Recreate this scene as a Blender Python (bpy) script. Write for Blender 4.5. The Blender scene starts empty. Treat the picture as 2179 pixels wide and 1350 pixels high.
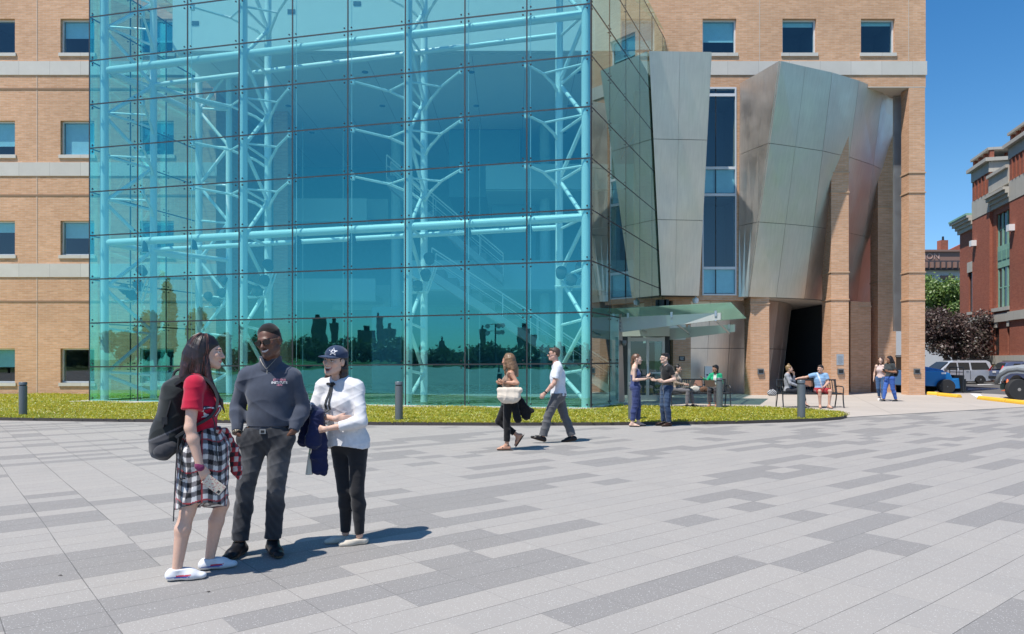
import bpy, bmesh, math, random
import numpy as np
from mathutils import Vector, Matrix
from mathutils.bvhtree import BVHTree
random.seed(7); RNG = np.random.default_rng(11)
R = math.radians
sc = bpy.context.scene
COL = sc.collection
F, H, CX, HY = 1537.0, 1.5, 1089.5, 766.0          # lens constant, eye height, principal column, horizon row of the measured photo

def P(u, v, Y):
    return Vector(((u-CX)*Y/F, Y, H+(HY-v)*Y/F))
def G(u, v, z=0.0):
    Y = (H-z)*F/(v-HY)
    return Vector(((u-CX)*Y/F, Y, z))
def PX(u, Y):
    return (u-CX)*Y/F
def PZ(v, Y):
    return H+(HY-v)*Y/F

# ------------------------------------------------------------------ node helpers
class NT:
    def __init__(s, name):
        s.m = bpy.data.materials.new(name); s.m.use_nodes = True
        s.t = s.m.node_tree; s.t.nodes.clear()
        s.out = s.t.nodes.new('ShaderNodeOutputMaterial')
    def n(s, typ, **kw):
        nd = s.t.nodes.new('ShaderNode'+typ)
        for k, v in kw.items():
            setattr(nd, k, v)
        return nd
    def l(s, a, b):
        s.t.links.new(a, b)
    def val(s, sock, v):
        if hasattr(v, 'is_linked') or isinstance(v, bpy.types.NodeSocket): s.l(v, sock)
        else: sock.default_value = v
    def math(s, op, a, b=0.5, c=None):
        nd = s.n('Math', operation=op)
        s.val(nd.inputs[0], a); s.val(nd.inputs[1], b)
        if c is not None: s.val(nd.inputs[2], c)
        return nd.outputs[0]
    def mix(s, f, a, b, mode='MIX'):
        nd = s.n('Mix', data_type='RGBA', blend_type=mode)
        s.val(nd.inputs[0], f)
        s.val(nd.inputs[6], c4(a)); s.val(nd.inputs[7], c4(b))
        return nd.outputs[2]
    def coord(s, kind='Object'):
        return s.n('TexCoord').outputs[kind]
    def mapping(s, vec, scale=(1,1,1), rot=(0,0,0), loc=(0,0,0)):
        nd = s.n('Mapping'); s.l(vec, nd.inputs[0])
        nd.inputs['Scale'].default_value = scale; nd.inputs['Rotation'].default_value = rot; nd.inputs['Location'].default_value = loc
        return nd.outputs[0]
    def noise(s, vec, scale=5, detail=4, rough=0.55, dist=0.0):
        nd = s.n('TexNoise'); s.l(vec, nd.inputs['Vector'])
        nd.inputs['Scale'].default_value = scale; nd.inputs['Detail'].default_value = detail
        nd.inputs['Roughness'].default_value = rough; nd.inputs['Distortion'].default_value = dist
        return nd.outputs[0]
    def ramp(s, fac, stops, interp='LINEAR'):
        nd = s.n('ValToRGB'); s.l(fac, nd.inputs[0]); cr = nd.color_ramp; cr.interpolation = interp
        while len(cr.elements) < len(stops): cr.elements.new(0.5)
        for e, (p, c) in zip(cr.elements, stops):
            e.position = p; e.color = c4(c)
        return nd.outputs[0]
    def maprange(s, v, a, b, c, d):
        nd = s.n('MapRange'); s.l(v, nd.inputs[0])
        for i, x in enumerate((a, b, c, d)): nd.inputs[1+i].default_value = x
        return nd.outputs[0]
    def bump(s, hgt, strength=0.3, dist=0.01):
        nd = s.n('Bump'); s.l(hgt, nd.inputs['Height'])
        nd.inputs['Strength'].default_value = strength; nd.inputs['Distance'].default_value = dist
        return nd.outputs[0]
    def pbr(s, col, rough=0.6, metal=0.0, normal=None, spec=0.5, **kw):
        b = s.n('BsdfPrincipled')
        s.val(b.inputs['Base Color'], c4(col) if not isinstance(col, bpy.types.NodeSocket) else col)
        s.val(b.inputs['Roughness'], rough); s.val(b.inputs['Metallic'], metal)
        b.inputs['Specular IOR Level'].default_value = spec
        for k, v in kw.items(): s.val(b.inputs[k.replace('_', ' ')], v)
        if normal is not None: s.l(normal, b.inputs['Normal'])
        s.l(b.outputs[0], s.out.inputs[0])
        return s.m
def c4(c):
    if isinstance(c, bpy.types.NodeSocket): return c
    if isinstance(c, (int, float)): return (c, c, c, 1)
    return tuple(c) if len(c) == 4 else (c[0], c[1], c[2], 1)

def plain(name, col, rough=0.6, metal=0.0, var=0.12, scale=6, bump=0.0, spec=0.5, **kw):
    t = NT(name); co = t.coord()
    nz = t.noise(co, scale, 5)
    c = t.mix(nz, [x*(1-var) for x in col[:3]], [min(1, x*(1+var)) for x in col[:3]])
    nrm = t.bump(t.noise(co, scale*6, 4), bump, 0.005) if bump else None
    rr = t.maprange(t.noise(co, scale*2, 3), 0.3, 0.7, max(0, rough-0.06), min(1, rough+0.06))
    return t.pbr(c, rr, metal, nrm, spec, **kw)

# ------------------------------------------------------------------ mesh builder
class MB:
    def __init__(s): s.v = []; s.f = []; s.m = []
    def add(s, vs, fs, mi=0):
        o = len(s.v); s.v += [tuple(x) for x in vs]
        for f in fs: s.f.append([i+o for i in f]); s.m.append(mi)
        return s
    def hexa(s, p, mi=0):            # p[0..3] bottom ring ccw, p[4..7] top ring
        return s.add(p, [(3,2,1,0),(4,5,6,7),(0,1,5,4),(1,2,6,5),(2,3,7,6),(3,0,4,7)], mi)
    def box(s, x0, x1, y0, y1, z0, z1, mi=0):
        return s.hexa([(x0,y0,z0),(x1,y0,z0),(x1,y1,z0),(x0,y1,z0),(x0,y0,z1),(x1,y0,z1),(x1,y1,z1),(x0,y1,z1)], mi)
    def obox(s, c, ax, ay, az, mi=0):   # centre and three half-axis vectors
        c = Vector(c); ax = Vector(ax); ay = Vector(ay); az = Vector(az)
        return s.hexa([c-ax-ay-az, c+ax-ay-az, c+ax+ay-az, c-ax+ay-az, c-ax-ay+az, c+ax-ay+az, c+ax+ay+az, c-ax+ay+az], mi)
    def cbox(s, c, size, rz=0.0, mi=0):
        cs, sn = math.cos(rz), math.sin(rz)
        return s.obox(c, (cs*size[0]/2, sn*size[0]/2, 0), (-sn*size[1]/2, cs*size[1]/2, 0), (0,0,size[2]/2), mi)
    def slab(s, pts, d, mi=0):       # polygon pts extruded by vector d
        n = len(pts); d = Vector(d); a = [Vector(p) for p in pts]
        fs = [tuple(range(n))[::-1], tuple(range(n, 2*n))]+[(i, (i+1) % n, n+(i+1) % n, n+i) for i in range(n)]
        return s.add(a+[p+d for p in a], fs, mi)
    def tube(s, pts, r, n=10, mi=0, cap=True):
        pts = [Vector(p) for p in pts]; k = len(pts)
        rs = r if isinstance(r, (list, tuple)) else [r]*k
        o = len(s.v); up = None
        for i, p in enumerate(pts):
            d = (pts[min(i+1, k-1)]-pts[max(i-1, 0)]).normalized()
            if up is None:
                up = Vector((0,0,1)) if abs(d.z) < 0.9 else Vector((1,0,0))
            a = (up-d*up.dot(d)).normalized(); b = d.cross(a); up = a
            for j in range(n):
                t = 2*math.pi*j/n
                s.v.append(tuple(p+(a*math.cos(t)+b*math.sin(t))*rs[i]))
        for i in range(k-1):
            for j in range(n):
                j2 = (j+1) % n
                s.f.append([o+i*n+j, o+i*n+j2, o+(i+1)*n+j2, o+(i+1)*n+j]); s.m.append(mi)
        if cap:
            s.f.append([o+j for j in range(n)][::-1]); s.m.append(mi)
            s.f.append([o+(k-1)*n+j for j in range(n)]); s.m.append(mi)
        return s
    def lathe(s, prof, c=(0,0,0), n=20, axis='z', mi=0, m=None):   # prof: (r, h)
        o = len(s.v); k = len(prof)
        for r, h in prof:
            for j in range(n):
                t = 2*math.pi*j/n
                p = Vector((r*math.cos(t), r*math.sin(t), h))
                if axis == 'y': p = Vector((p.x, h, p.y))
                if axis == 'x': p = Vector((h, p.x, p.y))
                if m is not None: p = m @ p
                s.v.append(tuple(p+Vector(c)))
        for i in range(k-1):
            for j in range(n):
                j2 = (j+1) % n
                s.f.append([o+i*n+j, o+i*n+j2, o+(i+1)*n+j2, o+(i+1)*n+j]); s.m.append(mi)
        s.f.append([o+j for j in range(n)][::-1]); s.m.append(mi)
        s.f.append([o+(k-1)*n+j for j in range(n)]); s.m.append(mi)
        return s
    def build(s, name, mats, parent=None, smooth=False, bevel=0.0, angle=None):
        me = bpy.data.meshes.new(name)
        me.from_pydata(s.v, [], s.f); me.update()
        bm = bmesh.new(); bm.from_mesh(me); bmesh.ops.recalc_face_normals(bm, faces=bm.faces)
        if bevel:
            es = [e for e in bm.edges if len(e.link_faces) == 2 and e.calc_face_angle(0) > 0.5]
            bmesh.ops.bevel(bm, geom=es, offset=bevel, segments=2, affect='EDGES', profile=0.6, clamp_overlap=True)
        bm.normal_update()
        uv = bm.loops.layers.uv.new('UVMap')
        for f in bm.faces:
            nn = f.normal
            if abs(nn.z) > 0.75:
                for l in f.loops: l[uv].uv = (l.vert.co.x, l.vert.co.y)
            else:
                t = Vector((-nn.y, nn.x, 0)).normalized()
                for l in f.loops: l[uv].uv = (l.vert.co.dot(t), l.vert.co.z)
        bm.to_mesh(me); bm.free()
        mats = mats if isinstance(mats, (list, tuple)) else [mats]
        for m in mats: me.materials.append(m)
        if len(me.polygons) == len(s.m):
            me.polygons.foreach_set('material_index', s.m)
        if smooth:
            me.polygons.foreach_set('use_smooth', [True]*len(me.polygons))
            if angle is not None:
                try: me.set_sharp_from_angle(angle=R(angle))
                except Exception: pass
        o = bpy.data.objects.new(name, me); COL.objects.link(o)
        if parent is not None: attach(o, parent)
        return o

def world_of(q):
    b = Matrix.LocRotScale(q.location, q.rotation_euler, q.scale)
    return b if q.parent is None else world_of(q.parent) @ q.matrix_parent_inverse @ b
def attach(o, parent):              # keep world placement of o under parent
    o.parent = parent
    o.matrix_parent_inverse = world_of(parent).inverted()
def tag(o, label=None, cat=None, group=None, kind=None):
    if label: o['label'] = label
    if cat: o['category'] = cat
    if group: o['group'] = group
    if kind: o['kind'] = kind
    return o
def thing(name, label, cat, loc=(0,0,0), rz=0.0, group=None):
    o = bpy.data.objects.new(name, None); COL.objects.link(o)
    o.location = loc; o.rotation_euler = (0,0,rz); o.empty_display_size = 0.3
    return tag(o, label, cat, group)
def localpart(mb, name, mats, parent, **kw):     # mb is written in the parent's own coordinates
    o = mb.build(name, mats, None, **kw); o.parent = parent
    return o
def copy_tree(o, parent=None):
    c = o.copy(); COL.objects.link(c)
    if parent is not None: c.parent = parent
    for ch in list(o.children): copy_tree(ch, c)
    return c
def np_mesh(name, V, Q, mats, parent=None, smooth=True, col=None, local=True, uv=False):
    me = bpy.data.meshes.new(name)
    V = np.asarray(V, np.float32); Q = np.asarray(Q, np.int32); k = Q.shape[1]
    me.vertices.add(len(V)); me.vertices.foreach_set('co', V.ravel())
    me.loops.add(Q.size); me.loops.foreach_set('vertex_index', Q.ravel())
    me.polygons.add(len(Q)); me.polygons.foreach_set('loop_start', np.arange(0, Q.size, k, dtype=np.int32))
    me.update(calc_edges=True); me.validate()
    if smooth: me.polygons.foreach_set('use_smooth', np.ones(len(me.polygons), bool))
    if col is not None and len(me.vertices) == len(col):
        a = me.color_attributes.new('Col', 'FLOAT_COLOR', 'POINT')
        a.data.foreach_set('color', np.c_[np.asarray(col, np.float32), np.ones(len(col), np.float32)].ravel())
    for m in (mats if isinstance(mats, (list, tuple)) else [mats]): me.materials.append(m)
    o = bpy.data.objects.new(name, me); COL.objects.link(o)
    if parent is not None:
        if local: o.parent = parent
        else: attach(o, parent)
    return o
def text_mesh(txt, size, mat, name='lettering', parent=None, mtx=None, depth=0.003, bvh=None, direc=None, bold=0.0, curve=None, sub=0):
    cu = bpy.data.curves.new('txt', 'FONT'); cu.body = txt; cu.size = size; cu.align_x = 'CENTER'; cu.align_y = 'CENTER'
    cu.extrude = depth if bvh is None else 0.0; cu.offset = bold; cu.resolution_u = 2
    ob = bpy.data.objects.new('txt', cu); COL.objects.link(ob)
    dg = bpy.context.evaluated_depsgraph_get()
    me = bpy.data.meshes.new_from_object(ob.evaluated_get(dg)); bpy.data.objects.remove(ob)
    me.name = name; me.materials.clear(); me.materials.append(mat)
    if mtx is not None: me.transform(mtx)
    if bvh is not None:
        bm = bmesh.new(); bm.from_mesh(me)
        for _ in range(sub):
            bmesh.ops.subdivide_edges(bm, edges=bm.edges[:], cuts=1)
        bmesh.ops.triangulate(bm, faces=bm.faces[:])
        dv = Vector(direc).normalized()
        lost = []
        for v in bm.verts:
            h = bvh.ray_cast(v.co-dv*0.25, dv)
            if h[0] is not None: v.co = h[0]-dv*depth
            else: lost.append(v)
        bmesh.ops.delete(bm, geom=lost, context='VERTS')
        bm.to_mesh(me); bm.free()
    o = bpy.data.objects.new(name, me); COL.objects.link(o)
    if parent is not None: o.parent = parent
    return o
def frame_mtx(o, x, y):              # matrix whose local x, y are the given directions
    x = Vector(x).normalized(); y = Vector(y); y = (y-x*y.dot(x)).normalized(); z = x.cross(y)
    return Matrix(((x.x, y.x, z.x, o[0]), (x.y, y.y, z.y, o[1]), (x.z, y.z, z.z, o[2]), (0,0,0,1)))
# ------------------------------------------------------------------ camera, light, sky
cam = bpy.data.cameras.new('camera'); co = bpy.data.objects.new('camera', cam); COL.objects.link(co)
co.location = (0, 0, H); co.rotation_euler = (R(90), 0, 0)
cam.sensor_width = 36; cam.lens = F/2179*36; cam.shift_y = (HY-675)/2179; cam.clip_end = 3000; cam.clip_start = 0.05
sc.camera = co
SUN_EL = 63.0; SUN_DIR = Vector((-0.76, -0.65, 0)).normalized()   # horizontal direction towards the sun
sv = SUN_DIR*math.cos(R(SUN_EL))+Vector((0,0,math.sin(R(SUN_EL))))
sun = bpy.data.lights.new('sun', 'SUN'); sun.energy = 4.6; sun.angle = R(0.5); sun.color = (1.0, 0.955, 0.89)
so = bpy.data.objects.new('sun', sun); COL.objects.link(so); so.rotation_euler = sv.to_track_quat('Z', 'Y').to_euler(); so.location = (-20, -20, 40)
w = bpy.data.worlds.new('World'); sc.world = w; w.use_nodes = True
nt = w.node_tree; bg = nt.nodes['Background']
sky = nt.nodes.new('ShaderNodeTexSky'); sky.sky_type = 'NISHITA'; sky.sun_disc = False
sky.sun_elevation = R(SUN_EL); sky.sun_rotation = math.atan2(SUN_DIR.x, SUN_DIR.y)
sky.altitude = 200; sky.air_density = 1.0; sky.dust_density = 0.3; sky.ozone_density = 1.6
hs = nt.nodes.new('ShaderNodeHueSaturation'); hs.inputs['Saturation'].default_value = 1.38
nt.links.new(sky.outputs[0], hs.inputs['Color'])
tcw = nt.nodes.new('ShaderNodeTexCoord'); spw = nt.nodes.new('ShaderNodeSeparateXYZ'); nt.links.new(tcw.outputs['Generated'], spw.inputs[0])
mrw = nt.nodes.new('ShaderNodeMapRange'); mrw.interpolation_type = 'SMOOTHSTEP'; nt.links.new(spw.outputs[2], mrw.inputs[0])
for i_, x_ in enumerate((0.0, 0.24, 1.0, 0.0)): mrw.inputs[1+i_].default_value = x_
mxw = nt.nodes.new('ShaderNodeMix'); mxw.data_type = 'RGBA'; mxw.blend_type = 'MULTIPLY'; nt.links.new(mrw.outputs[0], mxw.inputs[0]); nt.links.new(hs.outputs[0], mxw.inputs[6]); mxw.inputs[7].default_value = (0.52, 0.76, 1.12, 1)
nt.links.new(mxw.outputs[2], bg.inputs[0]); bg.inputs[1].default_value = 0.125
sc.view_settings.view_transform = 'Standard'; sc.view_settings.look = 'None'; sc.view_settings.gamma = 1; sc.view_settings.exposure = 0.30
sc.render.engine = 'CYCLES'
cy = sc.cycles; cy.use_denoising = True; cy.max_bounces = 10; cy.transparent_max_bounces = 24; cy.glossy_bounces = 6; cy.diffuse_bounces = 5; cy.transmission_bounces = 6
cy.caustics_reflective = False; cy.caustics_refractive = False; cy.sample_clamp_indirect = 6.0

# ------------------------------------------------------------------ shared materials
def brick_mat(name, c1, c2, mortar, bw=0.30, bh=0.075, ms=0.008, var=0.40, soot=0.24):
    t = NT(name); uv = t.coord('UV')
    b = t.n('TexBrick'); t.l(uv, b.inputs['Vector'])
    b.inputs['Scale'].default_value = 1.0; b.inputs['Brick Width'].default_value = bw; b.inputs['Row Height'].default_value = bh
    b.inputs['Mortar Size'].default_value = ms; b.inputs['Mortar Smooth'].default_value = 0.2; b.inputs['Bias'].default_value = 0.0
    b.inputs['Color1'].default_value = c4(c1); b.inputs['Color2'].default_value = c4(c2); b.inputs['Mortar'].default_value = c4(mortar)
    st = t.noise(t.mapping(uv, (3.3, 13.3, 1)), 1.0, 2)
    c = t.mix(t.maprange(st, 0.35, 0.65, 0, var), b.outputs[0], [x*0.62 for x in c1[:3]])
    big = t.noise(uv, 0.35, 5)
    c = t.mix(t.maprange(big, 0.35, 0.75, 0, soot), c, (0.10, 0.07, 0.05))
    nb = t.bump(t.math('MULTIPLY', b.outputs[1], -1.0), 0.5, 0.006)
    return t.pbr(c, 0.85, 0, nb, 0.3)
M = {}
M['brick'] = brick_mat('tan_brick', (0.82, 0.475, 0.285), (0.68, 0.36, 0.195), (0.72, 0.56, 0.42))
M['brick_in'] = M['brick']
M['redbrick'] = brick_mat('red_brick', (0.44, 0.135, 0.078), (0.34, 0.092, 0.055), (0.36, 0.20, 0.15), 0.22, 0.075, 0.007, 0.3)
def stone_mat(name, col, joint=1.3, h=10.0):
    t = NT(name); uv = t.coord('UV')
    b = t.n('TexBrick'); t.l(uv, b.inputs['Vector']); b.offset = 0.0
    b.inputs['Scale'].default_value = 1; b.inputs['Brick Width'].default_value = joint; b.inputs['Row Height'].default_value = h
    b.inputs['Mortar Size'].default_value = 0.006
    b.inputs['Color1'].default_value = c4(col); b.inputs['Color2'].default_value = c4([x*0.93 for x in col]); b.inputs['Mortar'].default_value = c4([x*0.55 for x in col])
    c = t.mix(t.maprange(t.noise(uv, 1.6, 6, 0.65), 0.4, 0.8, 0, 0.35), b.outputs[0], [x*0.72 for x in col])
    return t.pbr(c, 0.8, 0, t.bump(t.noise(uv, 40, 3), 0.15, 0.004), 0.3)
M['stone'] = stone_mat('limestone', (0.66, 0.62, 0.56))
M['stone2'] = stone_mat('weathered_limestone', (0.52, 0.49, 0.43), 0.9)
M['frame_white'] = plain('white_aluminium', (0.72, 0.74, 0.75), 0.4, 0.1)
M['white_paint'] = plain('white_paint', (0.80, 0.80, 0.78), 0.5, 0, 0.05, 1.5)
M['steel_paint'] = plain('white_painted_steel', (0.84, 0.86, 0.85), 0.38, 0, 0.04, 2)
M['dark_metal'] = plain('dark_metal', (0.035, 0.038, 0.042), 0.45, 0.4)
M['black'] = plain('black_plastic', (0.015, 0.015, 0.017), 0.5)
M['black_matte'] = plain('matt_black', (0.03, 0.032, 0.035), 0.8)
M['rubber'] = plain('rubber', (0.025, 0.025, 0.026), 0.85, 0, 0.25, 12, 0.2)
M['grey_metal'] = plain('grey_coated_metal', (0.15, 0.165, 0.175), 0.42, 0.3, 0.08, 4)
M['joint'] = plain('silicone_joint', (0.028, 0.029, 0.034), 0.6)
M['blind'] = plain('roller_blind', (0.60, 0.76, 0.77), 0.9)
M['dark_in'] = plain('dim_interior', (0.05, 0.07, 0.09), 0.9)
M['soffit'] = plain('soffit_plaster', (0.62, 0.58, 0.52), 0.9, 0, 0.06, 1)
M['yellow'] = plain('yellow_paint', (0.80, 0.47, 0.04), 0.6, 0, 0.12, 8)
M['orange'] = plain('orange_plastic', (0.85, 0.16, 0.03), 0.5)
M['white'] = plain('white_coat', (0.82, 0.82, 0.82), 0.5, 0, 0.04)
M['glow_less'] = plain('lamp_glass', (0.5, 0.55, 0.6), 0.15)

def glass_mat(name, tint, r0=0.08, gain=1.0, gcol=(0.92, 0.98, 1.0), wav=0.0, rough=0.01):
    """thin architectural glass: tint and mirror on the outer-facing side of each sheet, Schlick reflectance"""
    t = NT(name); ge = t.n('NewGeometry')
    nb = ge.outputs['Normal']
    if wav:
        nb = t.bump(t.noise(t.coord(), 0.9, 2), wav, 0.02)
        wn = t.n('TexWhiteNoise', noise_dimensions='1D'); t.l(t.n('ObjectInfo').outputs['Random'], wn.inputs['W'])
        sb = t.n('VectorMath', operation='MULTIPLY_ADD'); t.l(wn.outputs['Color'], sb.inputs[0]); sb.inputs[1].default_value = (.011, .011, .011); sb.inputs[2].default_value = (-.0055, -.0055, -.0055)
        ad = t.n('VectorMath', operation='ADD'); t.l(nb, ad.inputs[0]); t.l(sb.outputs[0], ad.inputs[1])
        nn_ = t.n('VectorMath', operation='NORMALIZE'); t.l(ad.outputs[0], nn_.inputs[0]); nb = nn_.outputs[0]
    dt = t.n('VectorMath', operation='DOT_PRODUCT'); t.l(nb, dt.inputs[0]); t.l(ge.outputs['Incoming'], dt.inputs[1])
    c = t.math('ABSOLUTE', dt.outputs['Value'])
    sch = t.math('MULTIPLY_ADD', t.math('POWER', t.math('SUBTRACT', 1.0, c), 5.0), 1.0-r0, r0)
    fac = t.math('MINIMUM', t.math('MULTIPLY', sch, gain), 0.96)
    front = t.math('SUBTRACT', 1.0, ge.outputs['Backfacing'])
    fac = t.math('MULTIPLY', fac, front)
    tr = t.n('BsdfTransparent'); t.l(t.mix(front, (1, 1, 1), tint), tr.inputs[0])
    gl = t.n('BsdfGlossy'); gl.inputs[0].default_value = c4(gcol); gl.inputs['Roughness'].default_value = rough
    if wav: t.l(nb, gl.inputs['Normal'])
    mx = t.n('MixShader'); t.l(fac, mx.inputs[0]); t.l(tr.outputs[0], mx.inputs[1]); t.l(gl.outputs[0], mx.inputs[2])
    t.l(mx.outputs[0], t.out.inputs[0])
    return t.m
M['atrium_glass'] = glass_mat('teal_atrium_glass', (0.62, 0.955, 0.93), 0.27, 1.0, (0.21, 0.89, 0.86), 0.07)
M['side_glass'] = glass_mat('return_glass', (0.60, 0.86, 0.84), 0.17, 1.5, (0.80, 0.96, 0.93))
M['win_glass'] = glass_mat('window_glass', (0.60, 0.86, 0.92), 0.10, 1.0)
M['canopy_glass'] = glass_mat('canopy_glass', (0.70, 0.90, 0.82), 0.20, 1.0, (0.80, 1.0, 0.92))
def frost_mat():
    t = NT('canopy_glass'); ge = t.n('NewGeometry')
    tr = t.n('BsdfTransparent'); tr.inputs[0].default_value = (.62, .84, .76, 1)
    d = t.n('BsdfDiffuse'); d.inputs[0].default_value = (.50, .66, .58, 1); tl_ = t.n('BsdfTranslucent'); tl_.inputs[0].default_value = (.55, .72, .62, 1)
    g = t.n('BsdfGlossy'); g.inputs[0].default_value = (.8, 1, .92, 1); g.inputs['Roughness'].default_value = .03
    def mx(f, a, b):
        m = t.n('MixShader'); t.val(m.inputs[0], f); t.l(a.outputs[0], m.inputs[1]); t.l(b.outputs[0], m.inputs[2]); return m
    lw = t.n('LayerWeight'); lw.inputs[0].default_value = .35
    t.l(mx(t.math('MULTIPLY', lw.outputs['Facing'], .35), mx(.45, tr, mx(.5, d, tl_)), g).outputs[0], t.out.inputs[0]); return t.m
M['unseen_roof_glass'] = M['canopy_glass']; M['canopy_glass'] = frost_mat()
M['car_glass'] = glass_mat('car_glass', (0.25, 0.30, 0.32), 0.08, 1.0)

def steel_mat():
    t = NT('brushed_stainless'); co = t.coord('UV'); ob = t.coord()
    st = t.noise(t.mapping(co, (14, 1.2, 1)), 1.0, 5, 0.6)
    bl = t.noise(ob, 0.55, 5, 0.6)
    c = t.mix(bl, (0.64, 0.585, 0.53), (0.88, 0.82, 0.755))
    c = t.mix(t.maprange(st, 0.35, 0.7, 0, 0.35), c, (0.55, 0.51, 0.47))
    rr = t.maprange(t.noise(ob, 0.9, 4), 0.3, 0.7, 0.40, 0.56)
    return t.pbr(c, rr, 1.0, t.bump(st, 0.04, 0.004))
M['steel'] = steel_mat()
M['steel_post'] = plain('satin_steel', (0.55, 0.57, 0.57), 0.4, 0.85, 0.12, 1.2)

# ------------------------------------------------------------------ ground
def paver_mat():
    t = NT('plaza_pavers'); g = t.coord('Object')
    ang = math.atan2(0.631, 0.776)
    # l along (0.776,0.631), w along (-0.631,0.776)
    mp = t.mapping(g, (1, 1, 1), (0, 0, -ang))
    sx = t.n('SeparateXYZ'); t.l(mp, sx.inputs[0]); sx0 = t.n('SeparateXYZ'); t.l(g, sx0.inputs[0])
    wob = t.math('MULTIPLY', t.math('SUBTRACT', t.noise(g, 0.22, 2), 0.5), 0.05)
    L = t.math('ADD', t.math('DIVIDE', t.math('ADD', sx.outputs[0], wob), 0.497), 0.31)
    W = t.math('ADD', t.math('DIVIDE', t.math('ADD', sx.outputs[1], wob), 0.277), 0.42)
    fl, fw = t.math('FLOOR', L), t.math('FLOOR', W)
    def hsh(a, b, off):
        cb = t.n('CombineXYZ'); t.val(cb.inputs[0], a); t.val(cb.inputs[1], b); cb.inputs[2].default_value = off
        wn = t.n('TexWhiteNoise', noise_dimensions='3D'); t.l(cb.outputs[0], wn.inputs[0]); return wn.outputs[0]
    h1 = hsh(fl, fw, 0.0)
    h2 = hsh(t.math('FLOOR', t.math('DIVIDE', t.math('ADD', fl, t.math('MULTIPLY', hsh(0.0, fw, 5.0), 9.0)), 3.0)), fw, 2.0)
    h3 = hsh(fl, fw, 9.0)
    dark = t.math('GREATER_THAN', t.math('ADD', t.math('MULTIPLY', h1, 0.24), t.math('MULTIPLY', h2, 0.76)), 0.63)
    col = t.mix(dark, (0.375, 0.347, 0.314), (0.252, 0.236, 0.220))
    col = t.mix(t.maprange(h3, 0, 1, 0, 0.22), col, (0.27, 0.26, 0.25))
    # aggregate specks and soiling
    vo = t.n('TexVoronoi'); t.l(g, vo.inputs['Vector']); vo.inputs['Scale'].default_value = 95.0
    sp = t.math('MULTIPLY', t.math('LESS_THAN', vo.outputs['Distance'], 0.30), t.math('GREATER_THAN', t.n('SeparateColor').outputs[0] if False else t.noise(g, 60, 1), 0.56))
    col = t.mix(t.math('MULTIPLY', sp, 0.55), col, (0.80, 0.79, 0.76))
    grain = t.noise(g, 140, 2)
    col = t.mix(t.maprange(grain, 0.3, 0.7, 0, 0.28), col, (0.22, 0.22, 0.22))
    dirt = t.noise(g, 0.5, 6, 0.6)
    col = t.mix(t.maprange(dirt, 0.45, 0.8, 0, 0.22), col, (0.30, 0.29, 0.27))
    gum = t.n('TexVoronoi'); t.l(g, gum.inputs['Vector']); gum.inputs['Scale'].default_value = 2.3
    gs = t.n('SeparateColor'); t.l(gum.outputs['Color'], gs.inputs[0])
    col = t.mix(t.math('MULTIPLY', t.math('MULTIPLY', t.math('LESS_THAN', gum.outputs['Distance'], t.math('MULTIPLY', gs.outputs[1], 0.055)), t.math('GREATER_THAN', gs.outputs[0], 0.62)), 0.45), col, (0.14, 0.135, 0.13))
    stn = t.noise(t.mapping(g, (1, 1, 1), (0, 0, .6)), 1.6, 7, 0.7, 0.6)
    col = t.mix(t.maprange(stn, 0.56, 0.78, 0, 0.30), col, (0.24, 0.225, 0.205))
    # joints
    frl, frw = t.math('FRACT', L), t.math('FRACT', W)
    dl = t.math('MULTIPLY', t.math('MINIMUM', frl, t.math('SUBTRACT', 1.0, frl)), 0.497)
    dw = t.math('MULTIPLY', t.math('MINIMUM', frw, t.math('SUBTRACT', 1.0, frw)), 0.277)
    jv = t.noise(g, 1.3, 3)
    jl = t.math('LESS_THAN', dl, t.maprange(jv, 0.3, 0.7, 0.0018, 0.0042))
    jw = t.math('LESS_THAN', dw, t.maprange(jv, 0.7, 0.3, 0.0010, 0.0032))
    pair = t.math('FLOOR', t.math('MULTIPLY', L, 0.5)); odd = t.math('GREATER_THAN', t.math('FRACT', t.math('MULTIPLY', t.math('ADD', fl, t.math('GREATER_THAN', frl, 0.5)), 0.5)), 0.25)
    merged = t.math('MULTIPLY', odd, t.math('GREATER_THAN', hsh(pair, fw, 21.0), 0.42))
    jfade = t.maprange(t.math('ADD', sx0.outputs[0], t.math('MULTIPLY', t.noise(g, 0.35, 2), 2.0)), -3.2, 1.2, 1.0, 0.30)  # cross joints drawn fainter to the right; shade in the gaps painted by position
    jl = t.math('MULTIPLY', t.math('MULTIPLY', jl, jfade), t.math('SUBTRACT', 1.0, t.math('MULTIPLY', merged, t.math('LESS_THAN', jfade, 0.9))))
    jn = t.math('MAXIMUM', jl, jw)
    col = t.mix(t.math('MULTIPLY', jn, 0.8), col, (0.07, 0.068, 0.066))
    hgt = t.math('ADD', t.math('MULTIPLY', jn, -1.0), t.math('ADD', t.math('MULTIPLY', grain, 0.12), t.math('MULTIPLY', h1, 0.25)))
    return t.pbr(col, 0.75, 0, t.bump(hgt, 0.35, 0.004), 0.35)
M['pavers'] = paver_mat()
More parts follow.
